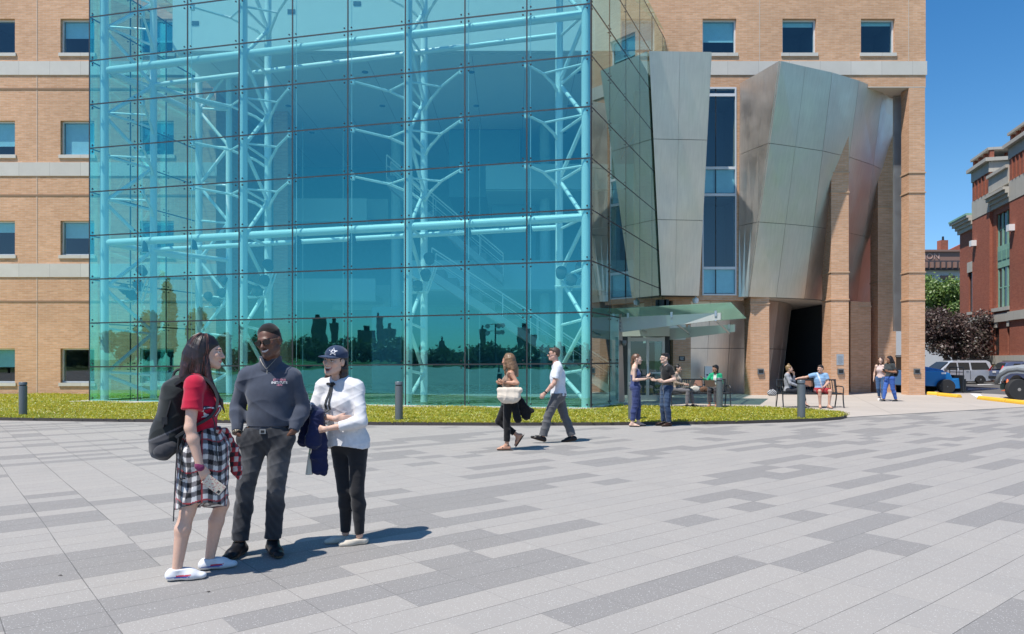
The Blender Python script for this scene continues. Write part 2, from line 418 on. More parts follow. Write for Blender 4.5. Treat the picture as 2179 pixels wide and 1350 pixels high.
def concrete_mat(name, col, joint=3.0):
    t = NT(name); g = t.coord()
    b = t.n('TexBrick'); t.l(t.mapping(g, (1,1,1), (0,0,0.35)), b.inputs['Vector']); b.offset = 0
    b.inputs['Scale'].default_value = 1; b.inputs['Brick Width'].default_value = joint; b.inputs['Row Height'].default_value = joint*0.6; b.inputs['Mortar Size'].default_value = 0.008
    b.inputs['Color1'].default_value = c4(col); b.inputs['Color2'].default_value = c4([x*0.94 for x in col]); b.inputs['Mortar'].default_value = c4([x*0.5 for x in col])
    c = t.mix(t.maprange(t.noise(g, 0.6, 6, 0.65), 0.4, 0.8, 0, 0.45), b.outputs[0], [x*0.68 for x in col])
    c = t.mix(t.maprange(t.noise(g, 60, 3), 0.35, 0.7, 0, 0.2), c, [x*0.6 for x in col])
    return t.pbr(c, 0.8, 0, t.bump(t.noise(g, 80, 3), 0.2, 0.003), 0.3)
M['concrete'] = concrete_mat('apron_concrete', (0.50, 0.445, 0.39))
M['curbstone'] = concrete_mat('kerb_concrete', (0.55, 0.53, 0.50), 2.0)
def asphalt_mat():
    t = NT('asphalt'); g = t.coord()
    c = t.mix(t.noise(g, 0.4, 6, 0.6), (0.085, 0.085, 0.088), (0.16, 0.155, 0.15))
    c = t.mix(t.maprange(t.noise(g, 70, 3), 0.35, 0.7, 0, 0.4), c, (0.05, 0.05, 0.05))
    return t.pbr(c, 0.85, 0, t.bump(t.noise(g, 90, 3), 0.3, 0.004), 0.3)
M['asphalt'] = asphalt_mat()
def turf_mat(name, a, b_, c_):
    t = NT(name); g = t.coord()
    n1 = t.noise(g, 1.1, 5, 0.6); n2 = t.noise(g, 11, 4)
    c = t.mix(t.maprange(n1, 0.35, 0.65, 0, 1), a, b_)
    c = t.mix(t.maprange(n2, 0.45, 0.75, 0, 0.6), c, c_)
    return t.pbr(c, 0.8, 0, t.bump(n2, 0.5, 0.02), 0.25)
M['turf'] = turf_mat('sedum_bed', (0.42, 0.37, 0.04), (0.34, 0.36, 0.045), (0.22, 0.19, 0.045))
M['lawn'] = turf_mat('lawn', (0.07, 0.13, 0.025), (0.10, 0.16, 0.035), (0.05, 0.08, 0.02))

def struct(o, kind='structure'):
    o['kind'] = kind; return o
mb = MB(); mb.box(-900, 900, -900, 1500, -0.6, -0.25); struct(mb.build('ground', M['lawn']))
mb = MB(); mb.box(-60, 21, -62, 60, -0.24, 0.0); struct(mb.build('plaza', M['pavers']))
ap = [G(1802, 889, .004), G(2179, 867, .004), G(2300, 861, .004), Vector((21.4, 27.3, .004)), Vector((20.9, 31.3, .004)), Vector((17.4, 40, .004)), Vector((2.6, 40, .004)), Vector((2.6, 24, .004)), G(1500, 880, .004), G(1700, 884, .004)]
mb = MB(); mb.slab(ap, (0,0,0.012)); struct(mb.build('footpath', M['concrete']))
mb = MB(); mb.slab([(20.95,31.3,-.02),(21.45,27.3,-.02),(24,18,-.02),(90,18,-.02),(90,120,-.02),(14,120,-.02),(14,42,-.02),(17.6,40,-.02)], (0,0,0.03)); struct(mb.build('parking_lot', M['asphalt']))
mb = MB(); mb.slab([G(2064,838,.014)+Vector((0,0,0)), G(2085,838.6,.014), G(2102,852,.014), G(2085,850,.014)], (0,0,.004))
mb.slab([G(2060,828,.014), G(2150,826.4,.014), G(2150,827.6,.014), G(2060,829.2,.014)], (0,0,.004))
mb.slab([G(2080,818.4,.014), G(2175,815.6,.014), G(2175,816.6,.014), G(2080,819.4,.014)], (0,0,.004))
struct(mb.build('road_marking', M['white']))

# sedum bed with its metal edging
front = [(-520,893),(-200,893.5),(0,895),(200,897.5),(420,900),(640,903.5),(860,905.5),(1050,906.3),(1250,906),(1420,904.5),(1560,902.5),(1680,899),(1750,896.5),(1786,893.5)]
back = [(1800,889.5),(1796,885),(1770,880),(1700,875.5),(1640,872.5),(1560,870.5),(1470,871),(1380,870.5),(1325,868.5)]
bed = [G(u, v) for u, v in front]+[G(u, v) for u, v in back]
bed += [Vector((3.66, 23.9, 0)), Vector((2.4, 21.15, 0)), Vector((-14.9, 24.95, 0)), Vector((-13.6, 30.4, 0)), Vector((-40, 30.4, 0))]
bed2 = [(p.x, p.y) for p in bed]
def inside(px, py, poly):
    x = np.asarray(px); y = np.asarray(py); r = np.zeros(x.shape, bool); n = len(poly)
    for i in range(n):
        x1, y1 = poly[i]; x2, y2 = poly[(i+1) % n]
        if y1 == y2: continue
        c = ((y1 > y) != (y2 > y)) & (x < (x2-x1)*(y-y1)/(y2-y1)+x1)
        r ^= c
    return r
mb = MB()
for i in range(len(front)+len(back)-1):
    a, b = bed[i], bed[i+1]; d = (b-a).normalized(); nn = Vector((d.y, -d.x, 0))
    mb.hexa([a, b, b+nn*0.02, a+nn*0.02, a+Vector((0,0,.075)), b+Vector((0,0,.075)), b+nn*0.02+Vector((0,0,.075)), a+nn*0.02+Vector((0,0,.075))])
struct(mb.build('bed_edging', plain('edging_steel', (0.06, 0.05, 0.045), 0.7)))
def poly_sheet(poly, z0, z1):
    m = MB(); m.slab([(x, y, z0) for x, y in poly], (0,0,z1-z0)); return m
struct(poly_sheet(bed2, 0.002, 0.05).build('planting_soil', M['turf']))
# leaves of the bed: many small upright leaves
N = 560000
xs = RNG.uniform(-22, 12.5, N); ys = RNG.uniform(16.2, 30.4, N)
den = np.exp(-(ys-16.2)/7.5)
ok = inside(xs, ys, bed2) & (RNG.random(N) < np.clip(den+0.25, 0, 1)) & (np.abs(xs) < ys*0.73)
xs, ys = xs[ok], ys[ok]; n = len(xs)
hh = RNG.uniform(0.025, 0.07, n)*(1+0.35*np.sin(xs*2.1+np.sin(ys*1.7)*2)*np.cos(ys*2.6)); ww = RNG.uniform(0.007, 0.014, n)*(0.75+ys/40)
th = RNG.uniform(0, np.pi, n); tl = RNG.uniform(-1.7, 1.7, (n, 2))
c, s_ = np.cos(th)*ww, np.sin(th)*ww
z0 = np.full(n, 0.04)
V = np.empty((n, 4, 3))
V[:,0] = np.c_[xs-c, ys-s_, z0]; V[:,1] = np.c_[xs+c, ys+s_, z0]
V[:,2] = np.c_[xs+c*0.6+tl[:,0]*hh, ys+s_*0.6+tl[:,1]*hh, z0+hh]; V[:,3] = np.c_[xs-c*0.6+tl[:,0]*hh, ys-s_*0.6+tl[:,1]*hh, z0+hh]
patch = 0.5+0.5*np.sin(xs*0.8+1.3*np.sin(ys*0.6))*np.sin(ys*1.1+xs*0.23)
base = np.where((RNG.random(n) < patch*0.45+0.30)[:,None], [[0.50,0.45,0.035]], [[0.38,0.42,0.045]])
base = np.where((RNG.random(n) < 0.13)[:,None], [[0.44,0.36,0.06]], base)
base = np.where((RNG.random(n) < 0.10)[:,None], [[0.22,0.31,0.05]], base)*RNG.uniform(0.85, 1.15, n)[:,None]
def leaf_mat(name, trans=0.42, rough=0.6):
    t = NT(name); a = t.n('Attribute', attribute_name='Col')
    d = t.n('BsdfDiffuse'); t.l(a.outputs[0], d.inputs[0])
    tr = t.n('BsdfTranslucent'); t.l(a.outputs[0], tr.inputs[0])
    g = t.n('BsdfGlossy'); g.inputs['Roughness'].default_value = 0.45; g.inputs[0].default_value = (0.9,0.9,0.9,1)
    m1 = t.n('MixShader'); m1.inputs[0].default_value = trans; t.l(d.outputs[0], m1.inputs[1]); t.l(tr.outputs[0], m1.inputs[2])
    m2 = t.n('MixShader'); m2.inputs[0].default_value = 0.05; t.l(m1.outputs[0], m2.inputs[1]); t.l(g.outputs[0], m2.inputs[2])
    t.l(m2.outputs[0], t.out.inputs[0]); return t.m
M['leaf'] = leaf_mat('leaf')
go = np_mesh('ground_cover', V.reshape(-1,3), np.arange(4*n).reshape(n,4), M['leaf'], None, False, np.repeat(base, 4, 0))
struct(go, 'stuff')
# ================================================================== brick building
YW = 30.5
BB = thing('brick_building', 'large tan brick building with pale stone bands rising behind the glass atrium', 'building', (0, YW, 0))
def rects_without(x0, x1, z0, z1, holes):
    xs = sorted({x0, x1, *[h[0] for h in holes], *[h[1] for h in holes]}); xs = [x for x in xs if x0 <= x <= x1]
    out = []
    for a, b in zip(xs, xs[1:]):
        hs = sorted([h for h in holes if h[0] <= a+1e-6 and h[1] >= b-1e-6], key=lambda h: h[2]); z = z0
        for h in hs:
            if h[2] > z: out.append((a, b, z, h[2]))
            z = h[3]
        if z < z1: out.append((a, b, z, z1))
    return out
WT = [15.9, 11.6, 7.37, 1.98]
lh = []
for i in range(-3, 3):
    xr = -20.99+3.353*i
    for zt in WT: lh.append((xr-1.43, xr, zt-1.45, zt))
rh = [(PX(u, YW), PX(u, YW)+1.43, 14.45, 15.9) for u in (1322, 1495, 1665, 1832)]
strip = (8.03, 9.47, 4.22, 13.0)
mb = MB()
for a, b, c, d in rects_without(-42, -12.5, -0.3, 21, lh): mb.box(a, b, YW, YW+0.4, c, d)
mb.build('wall', M['brick'], BB)
mb = MB()
for a, b, c, d in rects_without(-12.5, 17.47, 13.03, 21, rh):
    if b > 3.0 or c > 16.5: mb.box(max(a, -12.5 if c > 16.5 else 3.0), b, YW, YW+0.4, c, d)
mb.build('wall', M['brick'], BB)
MB().box(17.07, 17.47, YW+0.4, 60, 13.03, 21).build('wall', M['brick'], BB); MB().box(-42, 17.4, YW+.4, 60, 20.6, 20.9).build('roof', M['dark_in'], BB); MB().box(-42, 17.0, 59.6, 60, 0, 20.6).build('wall', M['brick'], BB)
mb = MB()
for a, b, c, d in rects_without(5.2, 9.78, 4.0, 13.03, [strip]): mb.box(a, b, YW, YW+0.4, c, d)
mb.build('wall', M['brick'], BB)
MB().box(6.8, 7.55, YW, YW+0.5, 0, 4.0).build('pier', M['brick'], BB); MB().box(-12.9, -12.5, YW+0.4, 43, -.2, 13.0).build('wall', M['brick'], BB)
# stone bands, string courses, movement joints
def band(x0, x1, z0, z1):
    MB().box(x0, x1, YW-0.035, YW-0.002, z0, z1-.0).build('stone_band', M['stone'], BB)
for z0, z1 in ((13.52, 14.10), (9.26, 9.83), (4.99, 5.56)):
    band(-42, -12.46, z0, z1)
band(3.0, 17.51, 13.52, 14.10)
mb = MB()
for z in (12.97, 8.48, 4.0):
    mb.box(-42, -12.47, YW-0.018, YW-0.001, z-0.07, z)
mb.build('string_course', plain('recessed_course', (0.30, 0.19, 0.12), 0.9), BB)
mb = MB()
for x in (PX(79, YW), PX(79, YW)-6.706): mb.box(x-0.014, x+0.014, YW-0.012, YW-0.001, 0, 13.5); mb.box(x-.014, x+.014, YW-.012, YW-.001, 14.12, 21)
for u in (1616, 1933): x = PX(u, YW); mb.box(x-0.014, x+0.014, YW-0.012, YW-0.001, 14.12, 21)
mb.build('movement_joint', plain('sealant', (0.62, 0.50, 0.40), 0.8), BB)
def window(x0, x1, z0, z1, blind=0.5, mull=(), horiz=(), d=0.14, sill=True, fw=0.06):
    y = YW+d
    f = MB()
    f.box(x0, x0+fw, y, y+0.09, z0, z1); f.box(x1-fw, x1, y, y+0.09, z0, z1); f.box(x0+fw, x1-fw, y, y+0.09, z1-fw, z1); f.box(x0+fw, x1-fw, y, y+0.09, z0, z0+fw)
    for mx in mull: f.box(mx-0.015, mx+0.015, y+0.01, y+0.08, z0+fw, z1-fw, 1)
    for hz in horiz: f.box(x0+fw, x1-fw, y-0.01, y+0.085, hz-0.045, hz+0.045)
    fr = f.build('window', [M['frame_white'], M['dark_metal']], BB)
    MB().box(x0+fw*.9, x1-fw*.9, y+0.03, y+0.05, z0+fw*.9, z1-fw*.9).build('pane', M['win_glass'], fr)
    if blind > 0:
        zz = z1-fw-(z1-z0-2*fw)*blind
        MB().box(x0+fw, x1-fw, y+0.13, y+0.14, zz, z1-fw).build('blind', M['blind'], fr)
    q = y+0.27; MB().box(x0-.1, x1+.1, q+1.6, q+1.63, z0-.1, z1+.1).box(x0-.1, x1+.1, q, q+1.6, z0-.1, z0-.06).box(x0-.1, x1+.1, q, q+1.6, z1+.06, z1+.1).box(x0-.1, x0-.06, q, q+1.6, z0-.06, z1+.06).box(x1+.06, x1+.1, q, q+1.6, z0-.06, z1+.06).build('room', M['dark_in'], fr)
    if sill:
        MB().box(x0-0.06, x1+0.06, YW-0.05, y+0.02, z0-0.14, z0).build('sill', M['stone'], fr)
    return fr
bl = [0.0, 0.72, 0.30, 0.55, 0.5, 1.0, 0.48, 0.0, 0.62, 0.35, 0.06, 0.05]
for i, (a, b, c, d) in enumerate(lh): window(a, b, c, d, bl[i % 12] if i >= 8 else 0.4)
for (a, b, c, d), bb in zip(rh, (0.85, 0.62, 0.14, 0.10)): window(a, b, c, d, bb)
for i, (z0, z1) in enumerate([(4.22, PZ(571, YW)), (PZ(571, YW), PZ(415, YW)), (PZ(415, YW), PZ(358, YW)), (PZ(358, YW), PZ(203, YW)), (PZ(203, YW), 13.0)]):
    window(strip[0], strip[1], z0, z1, 0.95 if i in (0, 2) else 0.0, (PX(1521, YW+.14),), d=-0.03, sill=False, fw=0.065 if i == 4 else 0.055)
# ------------------------------------------------------------------ portico: soffits, piers, back walls
MB().box(9.78, 17.06, YW+0.401, 40, 13.035, 13.2).build('soffit', M['soffit'], BB)
MB().box(9.78, 17.47, YW, YW+.4, 13.0, 13.028).build('soffit', M['soffit'], BB)
MB().slab([(5.6, YW+.42, 4.16), (9.9, 30.6, 4.16), (12.6, 31.8, 4.16), (15.5, 33.4, 4.16), (17.0, 35.8, 4.16), (16.8, 45, 4.16), (5.6, 45, 4.16)], (0, 0, .15)).build('soffit', M['soffit'], BB)
M['course'] = plain('collar_course', (.58, .38, .24), .9)  # one even brown for the projecting pier collars
def pier(x0, x1, y0, y1, z1, levels=()):
    p = MB().box(x0, x1, y0, y1, 0, z1).build('pier', M['brick'], BB)
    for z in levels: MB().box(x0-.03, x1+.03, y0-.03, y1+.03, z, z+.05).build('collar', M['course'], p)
    return p
P1 = pier(10.07, 10.86, YW, YW+.8, 4.3, (3.85,))
P2 = pier(13.48, 14.22, YW, YW+.9, 13.0, (9.38, 8.55, 5.18, 4.02))
P4 = pier(16.76, 17.44, YW, YW+.6, 12.99, (9.38, 8.55, 5.18, 4.02))
P3 = pier(16.62, 17.44, 32.8, 33.5, 13.0, (8.4, 5.0))
MB().box(16.66, 17.05, 31.5, 31.6, 2.75, 12.98).build('downpipe_panel', M['steel_post'], BB)
pier(15.75, 16.4, 33.0, 33.6, 4.15, (3.9,)); pier(15.35, 15.7, 32.75, 33.2, 4.15)
MB().box(14.9, 17.0, 34.2, 34.6, 0, 4.15).build('wall', M['brick'], BB)
MB().box(14.9, 15.2, 34.6, 46, 0, 4.15).box(9, 15.2, 46, 46.3, 0, 4.15).build('passage_wall', M['dark_in'], BB)
def fixture(x, z, y):
    f = MB().box(x-.125, x+.125, y-.07, y-.001, z-.12, z+.12).build('wall_light', M['grey_metal'], BB)
    MB().box(x-.095, x+.095, y-.075, y-.071, z-.06, z+.07).build('lens', M['black'], f)
for x in (10.49, 13.86, 17.08): fixture(x, 1.0, YW)
pl = MB().box(13.70, 14.00, YW-.012, YW-.001, 1.28, 1.74).build('wall_plaque', plain('plaque', (.50, .52, .55), .4, .6), BB)
m = MB()
for k in range(7):
    wdt = (.10, .11, .08, .11, .10, .11, .06)[k]; m.box(13.85-wdt, 13.85+wdt, YW-.015, YW-.0125, 1.62-k*.05, 1.635-k*.05)
m.build('text_lines', plain('engraving', (.16, .16, .18), .6), pl)
pl = MB().box(7.05, 7.30, YW-.012, YW-.001, 1.45, 1.65).build('wall_sign', M['black'], BB)
m = MB(); m.box(7.09, 7.26, YW-.015, YW-.0125, 1.60, 1.615).box(7.09, 7.24, YW-.015, YW-.0125, 1.55, 1.565).box(7.11, 7.24, YW-.015, YW-.0125, 1.50, 1.515); m.build('text_lines', M['frame_white'], pl)
# lower curving steel wall behind the benches
def steel_wall():
    pl_ = [(7.56, 31.15), (8.6, 31.3), (9.6, 31.5), (10.5, 31.7), (11.3, 32.15), (12.1, 32.8), (12.9, 33.8), (13.6, 35.1), (14.1, 36.6), (14.4, 38.6)]
    for (a, b) in zip(pl_, pl_[1:]):
        for z0, z1 in ((0.0, 2.0), (2.0, 4.15)):
            A = Vector((a[0], a[1], 0)); B = Vector((b[0], b[1], 0)); d = (B-A).normalized(); nn = Vector((d.y, -d.x, 0)); lean = lambda z: nn*(0.12*(z-4.15))
            g = d*.012
            q = [A+g+lean(z0)+Vector((0,0,z0+.01)), B-g+lean(z0)+Vector((0,0,z0+.01)), B-g+lean(z1)+Vector((0,0,z1-.01)), A+g+lean(z1)+Vector((0,0,z1-.01))]
            MB().slab(q, nn*-0.04).build('steel_panel', M['steel'], BB)
steel_wall()
vb = MB().box(8.28, 8.58, 31.0, 31.12, .62, 1.22).build('call_point', M['steel_post'], BB); MB().box(8.47, 8.54, 30.985, 30.999, .83, .93).box(8.34, 8.42, 30.985, 30.999, .82, .88).build('push_plate', M['black'], vb)

# ================================================================== steel clad bays
def clad_panels(root, tops, bots, rows, thick=-0.05, gap=0.007, inner=None):
    """ruled surface between two polylines of equal length, one part per panel"""
    for i in range(len(tops)-1):
        for j in range(len(rows)-1):
            def pt(k, s): return tops[k].lerp(bots[k], s)
            a, b, c, d = pt(i, rows[j]), pt(i+1, rows[j]), pt(i+1, rows[j+1]), pt(i, rows[j+1])
            ce = (a+b+c+d)/4
            q = []
            for p in (a, b, c, d):
                r = (p-ce); q.append(ce+r*(1-gap/max(.3, r.length*.7)))
            nn = (q[1]-q[0]).cross(q[3]-q[0]).normalized()
            MB().slab(q, nn*thick).build('steel_panel', M['steel'], root)
B1 = thing('steel_bay', 'flat tapering stainless steel bay beside the atrium glass, left of the window strip', 'steel bay', (6, 28, 4))
t1, t2, b1, b2 = P(1379,109,27.76), P(1512,111,27.80), P(1405,629,29.7), P(1485,630,29.9)
t1 = t1+Vector((.03, 0, 0)); b1 = b1+Vector((.03, 0, 0))
mid_t, mid_b = t1.lerp(t2, .5), b1.lerp(b2, .37)
clad_panels(B1, [t1, mid_t, t2], [b1, mid_b, b2], [0, .345, .675, 1.0])
rt, rb = Vector((t2.x, YW-.04, t2.z)), Vector((b2.x, YW-.04, b2.z))
clad_panels(B1, [t2, rt], [b2, rb], [0, .345, .675, 1.0])
lt, lb = Vector((t1.x+.9, YW-.04, t1.z)), Vector((b1.x+.3, YW-.04, b1.z))
off = Vector((0.03, .06, 0))
core = MB().hexa([b1+off, b2+Vector((-.06,.06,0)), rb+Vector((-.06,0,0)), lb, t1+off-Vector((0,0,.03)), t2+Vector((-.06,.06,-.03)), rt+Vector((-.06,0,-.03)), lt-Vector((0,0,.03))]); core.build('backing_core', plain('panel_gap', (.10,.10,.10), .7), B1)
B2 = thing('steel_bay', 'bulging curved stainless steel bay between the window strip and the brick piers', 'steel bay', (12, 30, 4))
ZT, ZB = 13.15, 4.14
tu = [(1660,130),(1712,142),(1769,154.5),(1826,172),(1876,192),(1921,216)]
bu = [(1593,632),(1650,633.5),(1710,636),(1765,640),(1820,646.5),(1869,656)]
def atz(u, v, z):
    Y = (z-H)*F/(HY-v); return Vector(((u-CX)*Y/F, Y, z))
tops = [atz(u, v, ZT) for u, v in tu]; bots = [atz(u, v, ZB) for u, v in bu]
rw = [0, .333, .667, 1.0]
clad_panels(B2, tops, bots, rw, thick=-.05)
lt0, lb0 = Vector((PX(1576, YW), YW-.03, ZT)), Vector((PX(1573, YW), YW-.03, ZB))
n3 = 3
ltops = [lt0.lerp(tops[0], k/n3) for k in range(n3+1)]; lbots = [lb0.lerp(bots[0], k/n3) for k in range(n3+1)]
clad_panels(B2, ltops, lbots, rw, thick=-.05)
capt = [lt0]+tops+[Vector((tops[-1].x, tops[-1].y+1.5, ZT)), Vector((lt0.x+.3, tops[-1].y+1.5, ZT))]
capb = [lb0]+bots+[Vector((bots[-1].x, bots[-1].y+1.0, ZB)), Vector((lb0.x+.3, bots[-1].y+1.0, ZB))]
def inset(poly, d):
    c = sum(poly, Vector((0,0,0)))/len(poly); return [p+(c-p).normalized()*d for p in poly]
ct, cb = inset(capt, .09), inset(capb, .09); k = len(ct)
m = MB(); m.add([p-Vector((0,0,.04)) for p in ct]+[p+Vector((0,0,.03)) for p in cb], [tuple(range(k)), tuple(range(k, 2*k))[::-1]]+[(i, (i+1) % k, k+(i+1) % k, k+i) for i in range(k)])
m.build('backing_core', plain('panel_gap', (.10,.10,.10), .7), B2)

# ================================================================== interior seen through the atrium
MB().slab([(-12.5,26.9,12.86),(4.6,26.9,12.86),(6.0,30.3,12.86),(6.15,43,12.86),(-12.5,43,12.86)], (0,0,.14)).build('ceiling', M['white_paint'], BB)
mb = MB(); mb.box(-12.5, 4.0, 26.6, 26.85, 12.88, 17.0); fas = mb.build('fascia', M['white_paint'], BB)
m = MB()
for u, v in ((415, 50), (760, 8), (620, 25)): p = P(u, v, 26.6); m.box(p.x-.14, p.x+.14, 26.585, 26.6, p.z-.08, p.z+.08)
m.build('vent_grille', M['grey_metal'], fas)
m = MB()
for k in range(9): m.box(-11.5+k*2.0, -11.49+k*2.0, 27, 42, 12.853, 12.858)
m.build('ceiling_joint', M['grey_metal'], BB)
for k in range(12): x = -10+(k % 4)*4.2; y = 28.5+(k//4)*3.8; MB().lathe([(.13, 12.84), (.13, 12.858)], (x, y, 0), 12).build('downlight', M['grey_metal'], BB)
lb_ = plain('lobby_wall', (.22, .44, .54), .8); dk = plain('lobby_dark', (.12, .26, .33), .7)  # blue sky reflection of the glass put into the lobby wall colour
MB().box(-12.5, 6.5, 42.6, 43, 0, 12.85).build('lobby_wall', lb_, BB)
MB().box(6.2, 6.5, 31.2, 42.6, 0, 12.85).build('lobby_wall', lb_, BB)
MB().slab([(-14, 25.4, .01), (2.3, 21.8, .01), (3.7, 24.6, .01), (6.2, 30.6, .01), (6.2, 42.6, .01), (-12.4, 42.6, .01), (-12.4, 30.5, .01), (-13.2, 30.4, .01)], (0, 0, .03)).build('lobby_floor', plain('terrazzo', (.36, .38, .38), .25, 0, .1, 2), BB)
def slab_b(x0, x1, y0, y1, z0, z1, mat, name): return MB().box(x0, x1, y0, y1, z0, z1).build(name, mat, BB)
wp = plain('gallery_paint', (.42, .60, .64), .7, 0, .05)
slab_b(-1.2, 6.15, 33.2, 42.5, 9.25, 9.45, wp, 'gallery_floor'); slab_b(-1.2, 6.15, 33.0, 33.18, 9.3, 10.45, wp, 'gallery_parapet')
slab_b(-4.9, 6.15, 33.6, 42.5, 4.7, 4.95, wp, 'gallery_floor'); slab_b(-4.9, 6.15, 33.4, 33.58, 4.75, 6.1, wp, 'gallery_parapet')
slab_b(-12.4, -7.2, 36.0, 42.5, 8.3, 8.6, wp, 'gallery_floor'); slab_b(-12.4, -7.2, 35.8, 35.98, 8.35, 9.5, wp, 'gallery_parapet')
slab_b(-12.4, -6.8, 36.2, 42.5, 4.4, 4.7, wp, 'gallery_floor'); slab_b(-12.4, -6.8, 36.0, 36.18, 4.45, 5.55, wp, 'gallery_parapet')
for u0, u1, v0, v1 in ((735, 826, 424, 466), (707, 830, 607, 660)):
    slab_b(PX(u0, 38), PX(u1, 38), 38.0, 38.15, PZ(v1, 38), PZ(v0, 38), wp, 'wall_panel')
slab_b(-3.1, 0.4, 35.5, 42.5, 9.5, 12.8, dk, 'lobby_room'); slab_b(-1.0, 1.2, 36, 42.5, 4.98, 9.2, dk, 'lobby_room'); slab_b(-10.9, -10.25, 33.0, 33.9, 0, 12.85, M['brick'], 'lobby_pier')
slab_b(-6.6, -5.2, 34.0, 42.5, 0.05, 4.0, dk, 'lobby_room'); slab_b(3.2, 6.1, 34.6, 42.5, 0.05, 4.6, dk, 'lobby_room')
M['stair_grey'] = plain('stair_grey', (.34,.40,.42), .7)
def stair(a, b, w, name='staircase'):
    a, b = Vector(a), Vector(b); d = b-a
    m = MB(); m.slab([a, b, b+Vector((0,0,.38)), a+Vector((0,0,.38))], (0, w, 0))
    st = m.build(name, M['stair_grey'], BB)
    n = 14; m = MB()
    for i in range(n):
        p = a+d*(i/n); q = a+d*((i+1)/n); m.box(min(p.x, q.x), max(p.x, q.x), p.y+.05, p.y+w-.05, min(p.z, q.z)+.36, max(p.z, q.z)+.42)
    m.build('tread', M['grey_metal'], st)
    m = MB()
    for y in (0.03, w-.03):
        o = Vector((0, y, 0)); m.tube([a+o+Vector((0,0,1.35)), b+o+Vector((0,0,1.35))], .03, 6); m.tube([a+o+Vector((0,0,.9)), b+o+Vector((0,0,.9))], .015, 6)
        for i in range(6): p = a+d*(i/5)+o; m.tube([p+Vector((0,0,.3)), p+Vector((0,0,1.35))], .018, 6)
    m.build('handrail', M['steel_paint'], st)
stair((-3.4, 30.6, 4.9), (4.1, 30.6, .05), 1.7); stair((-5.6, 32.2, 9.3), (-.4, 32.2, 4.9), 1.2)
for u in (640, 727, 1020, 1130): x = PX(u, 34); slab_b(x-.02, x+.02, 34.3, 34.34, 0, 12.8, wp, 'hanger_rod')
for x in (-5.6, 1.6, 5.0): MB().lathe([(.26, 0), (.26, 12.85)], (x, 35.0, 0), 18).build('lobby_column', wp, BB)

# ================================================================== glass atrium
FL, FR = Vector((-14.67, 25.07, 0)), Vector((2.335, 21.3, 0))
E = (FR-FL).normalized(); LEN = (FR-FL).length; NI = Vector((-E.y, E.x, 0))       # inward normal
AT = thing('glass_atrium', 'tall teal glass atrium hung on white tubular steel trusses in front of the brick building', 'atrium', (-6, 23.5, 0))
NC, NR = 9, 10
def zrow(k, t): return (1.255+1.517*k)*(1-t)+(1.389+1.5174*k)*t if k >= 0 else 0.06
JW = 0.02
def pane(p0, p1, za, zb, nrm, mat, name='glass_pane', bolts=True):
    """p0,p1 plan points; za,zb = (z at p0, z at p1) of the lower / upper edge"""
    d = (p1-p0).normalized(); up = Vector((0,0,1))
    q = [p0+d*JW+up*(za[0]+JW), p1-d*JW+up*(za[1]+JW), p1-d*JW+up*(zb[1]-JW), p0+d*JW+up*(zb[0]-JW)]
    o = MB().slab(q, nrm*0.016).build(name, mat, AT)
    if bolts:
        m = MB()
        for i, (sx, sz) in enumerate(((1, 1), (-1, 1), (-1, -1), (1, -1))):
            c = q[i]+d*sx*0.10+up*sz*0.09
            mt = frame_mtx((0,0,0), d, up).to_3x3()
            m.lathe([(.010, -.006), (.027, -.004), (.027, .02), (.012, .03), (.010, .06)], c, 10, 'z', 0, frame_mtx((0,0,0), d.cross(up) if False else d, up).to_3x3() @ Matrix(((1,0,0),(0,1,0),(0,0,-1))) if (d.cross(up)).dot(nrm) < 0 else mt)
        m.build('bolt_fitting', M['dark_metal'], o, smooth=False)
    return o
for c in range(NC):
    p0, p1 = FL+E*(LEN*c/NC), FL+E*(LEN*(c+1)/NC); t0, t1_ = c/NC, (c+1)/NC
    for r in range(NR):
        pane(p0, p1, (zrow(r-1, t0), zrow(r-1, t1_)), (zrow(r, t0), zrow(r, t1_)), NI, M['atrium_glass'])
jm = MB(); ZTOP = zrow(NR-1, .5)
hw = 0.021
for c in range(NC+1):
    p = FL+E*(LEN*c/NC); jm.obox(p+NI*.012+Vector((0,0,ZTOP/2)), E*hw, NI*.013, (0,0,ZTOP/2))
for r in range(-1, NR):
    a, b = FL+Vector((0,0,zrow(r, 0))), FR+Vector((0,0,zrow(r, 1)))
    jm.hexa([a-Vector((0,0,hw)), b-Vector((0,0,hw)), b-Vector((0,0,hw))+NI*.022, a-Vector((0,0,hw))+NI*.022, a+Vector((0,0,hw)), b+Vector((0,0,hw)), b+Vector((0,0,hw))+NI*.022, a+Vector((0,0,hw))+NI*.022])
jm.build('glazing_joint', M['joint'], AT)
# right return
RD = (Vector((6.459, YW, 0))-FR).normalized(); RN = Vector((-RD.y, RD.x, 0)); RLEN = (Vector((6.459, YW, 0))-FR).length; PW = 1.935
jm = MB()
edges = [i*PW for i in range(6)]+[RLEN]
SGND = 2.95
for i in range(6):
    s0, s1 = edges[i], edges[i+1]; p0, p1 = FR+RD*s0, FR+RD*s1
    for r in range(NR):
        if r < 2 and i > 1: continue
        q1 = p1; 
        if r < 2 and i == 1: q1 = FR+RD*SGND
        z0, z1 = zrow(r-1, 1), zrow(r, 1)
        pane(p0, q1, (z0, z0), (z1, z1), RN, M['side_glass'], 'side_pane', i < 2)
    jm.obox(p0+RN*.012+Vector((0,0,(ZTOP if i < 2 else (ZTOP+zrow(1,1)))/2+(0 if i < 2 else zrow(1,1)/2)-(0 if i<2 else zrow(1,1)/2))), RD*hw, RN*.013, (0,0,(ZTOP if i < 2 else (ZTOP-zrow(1,1)))/2))
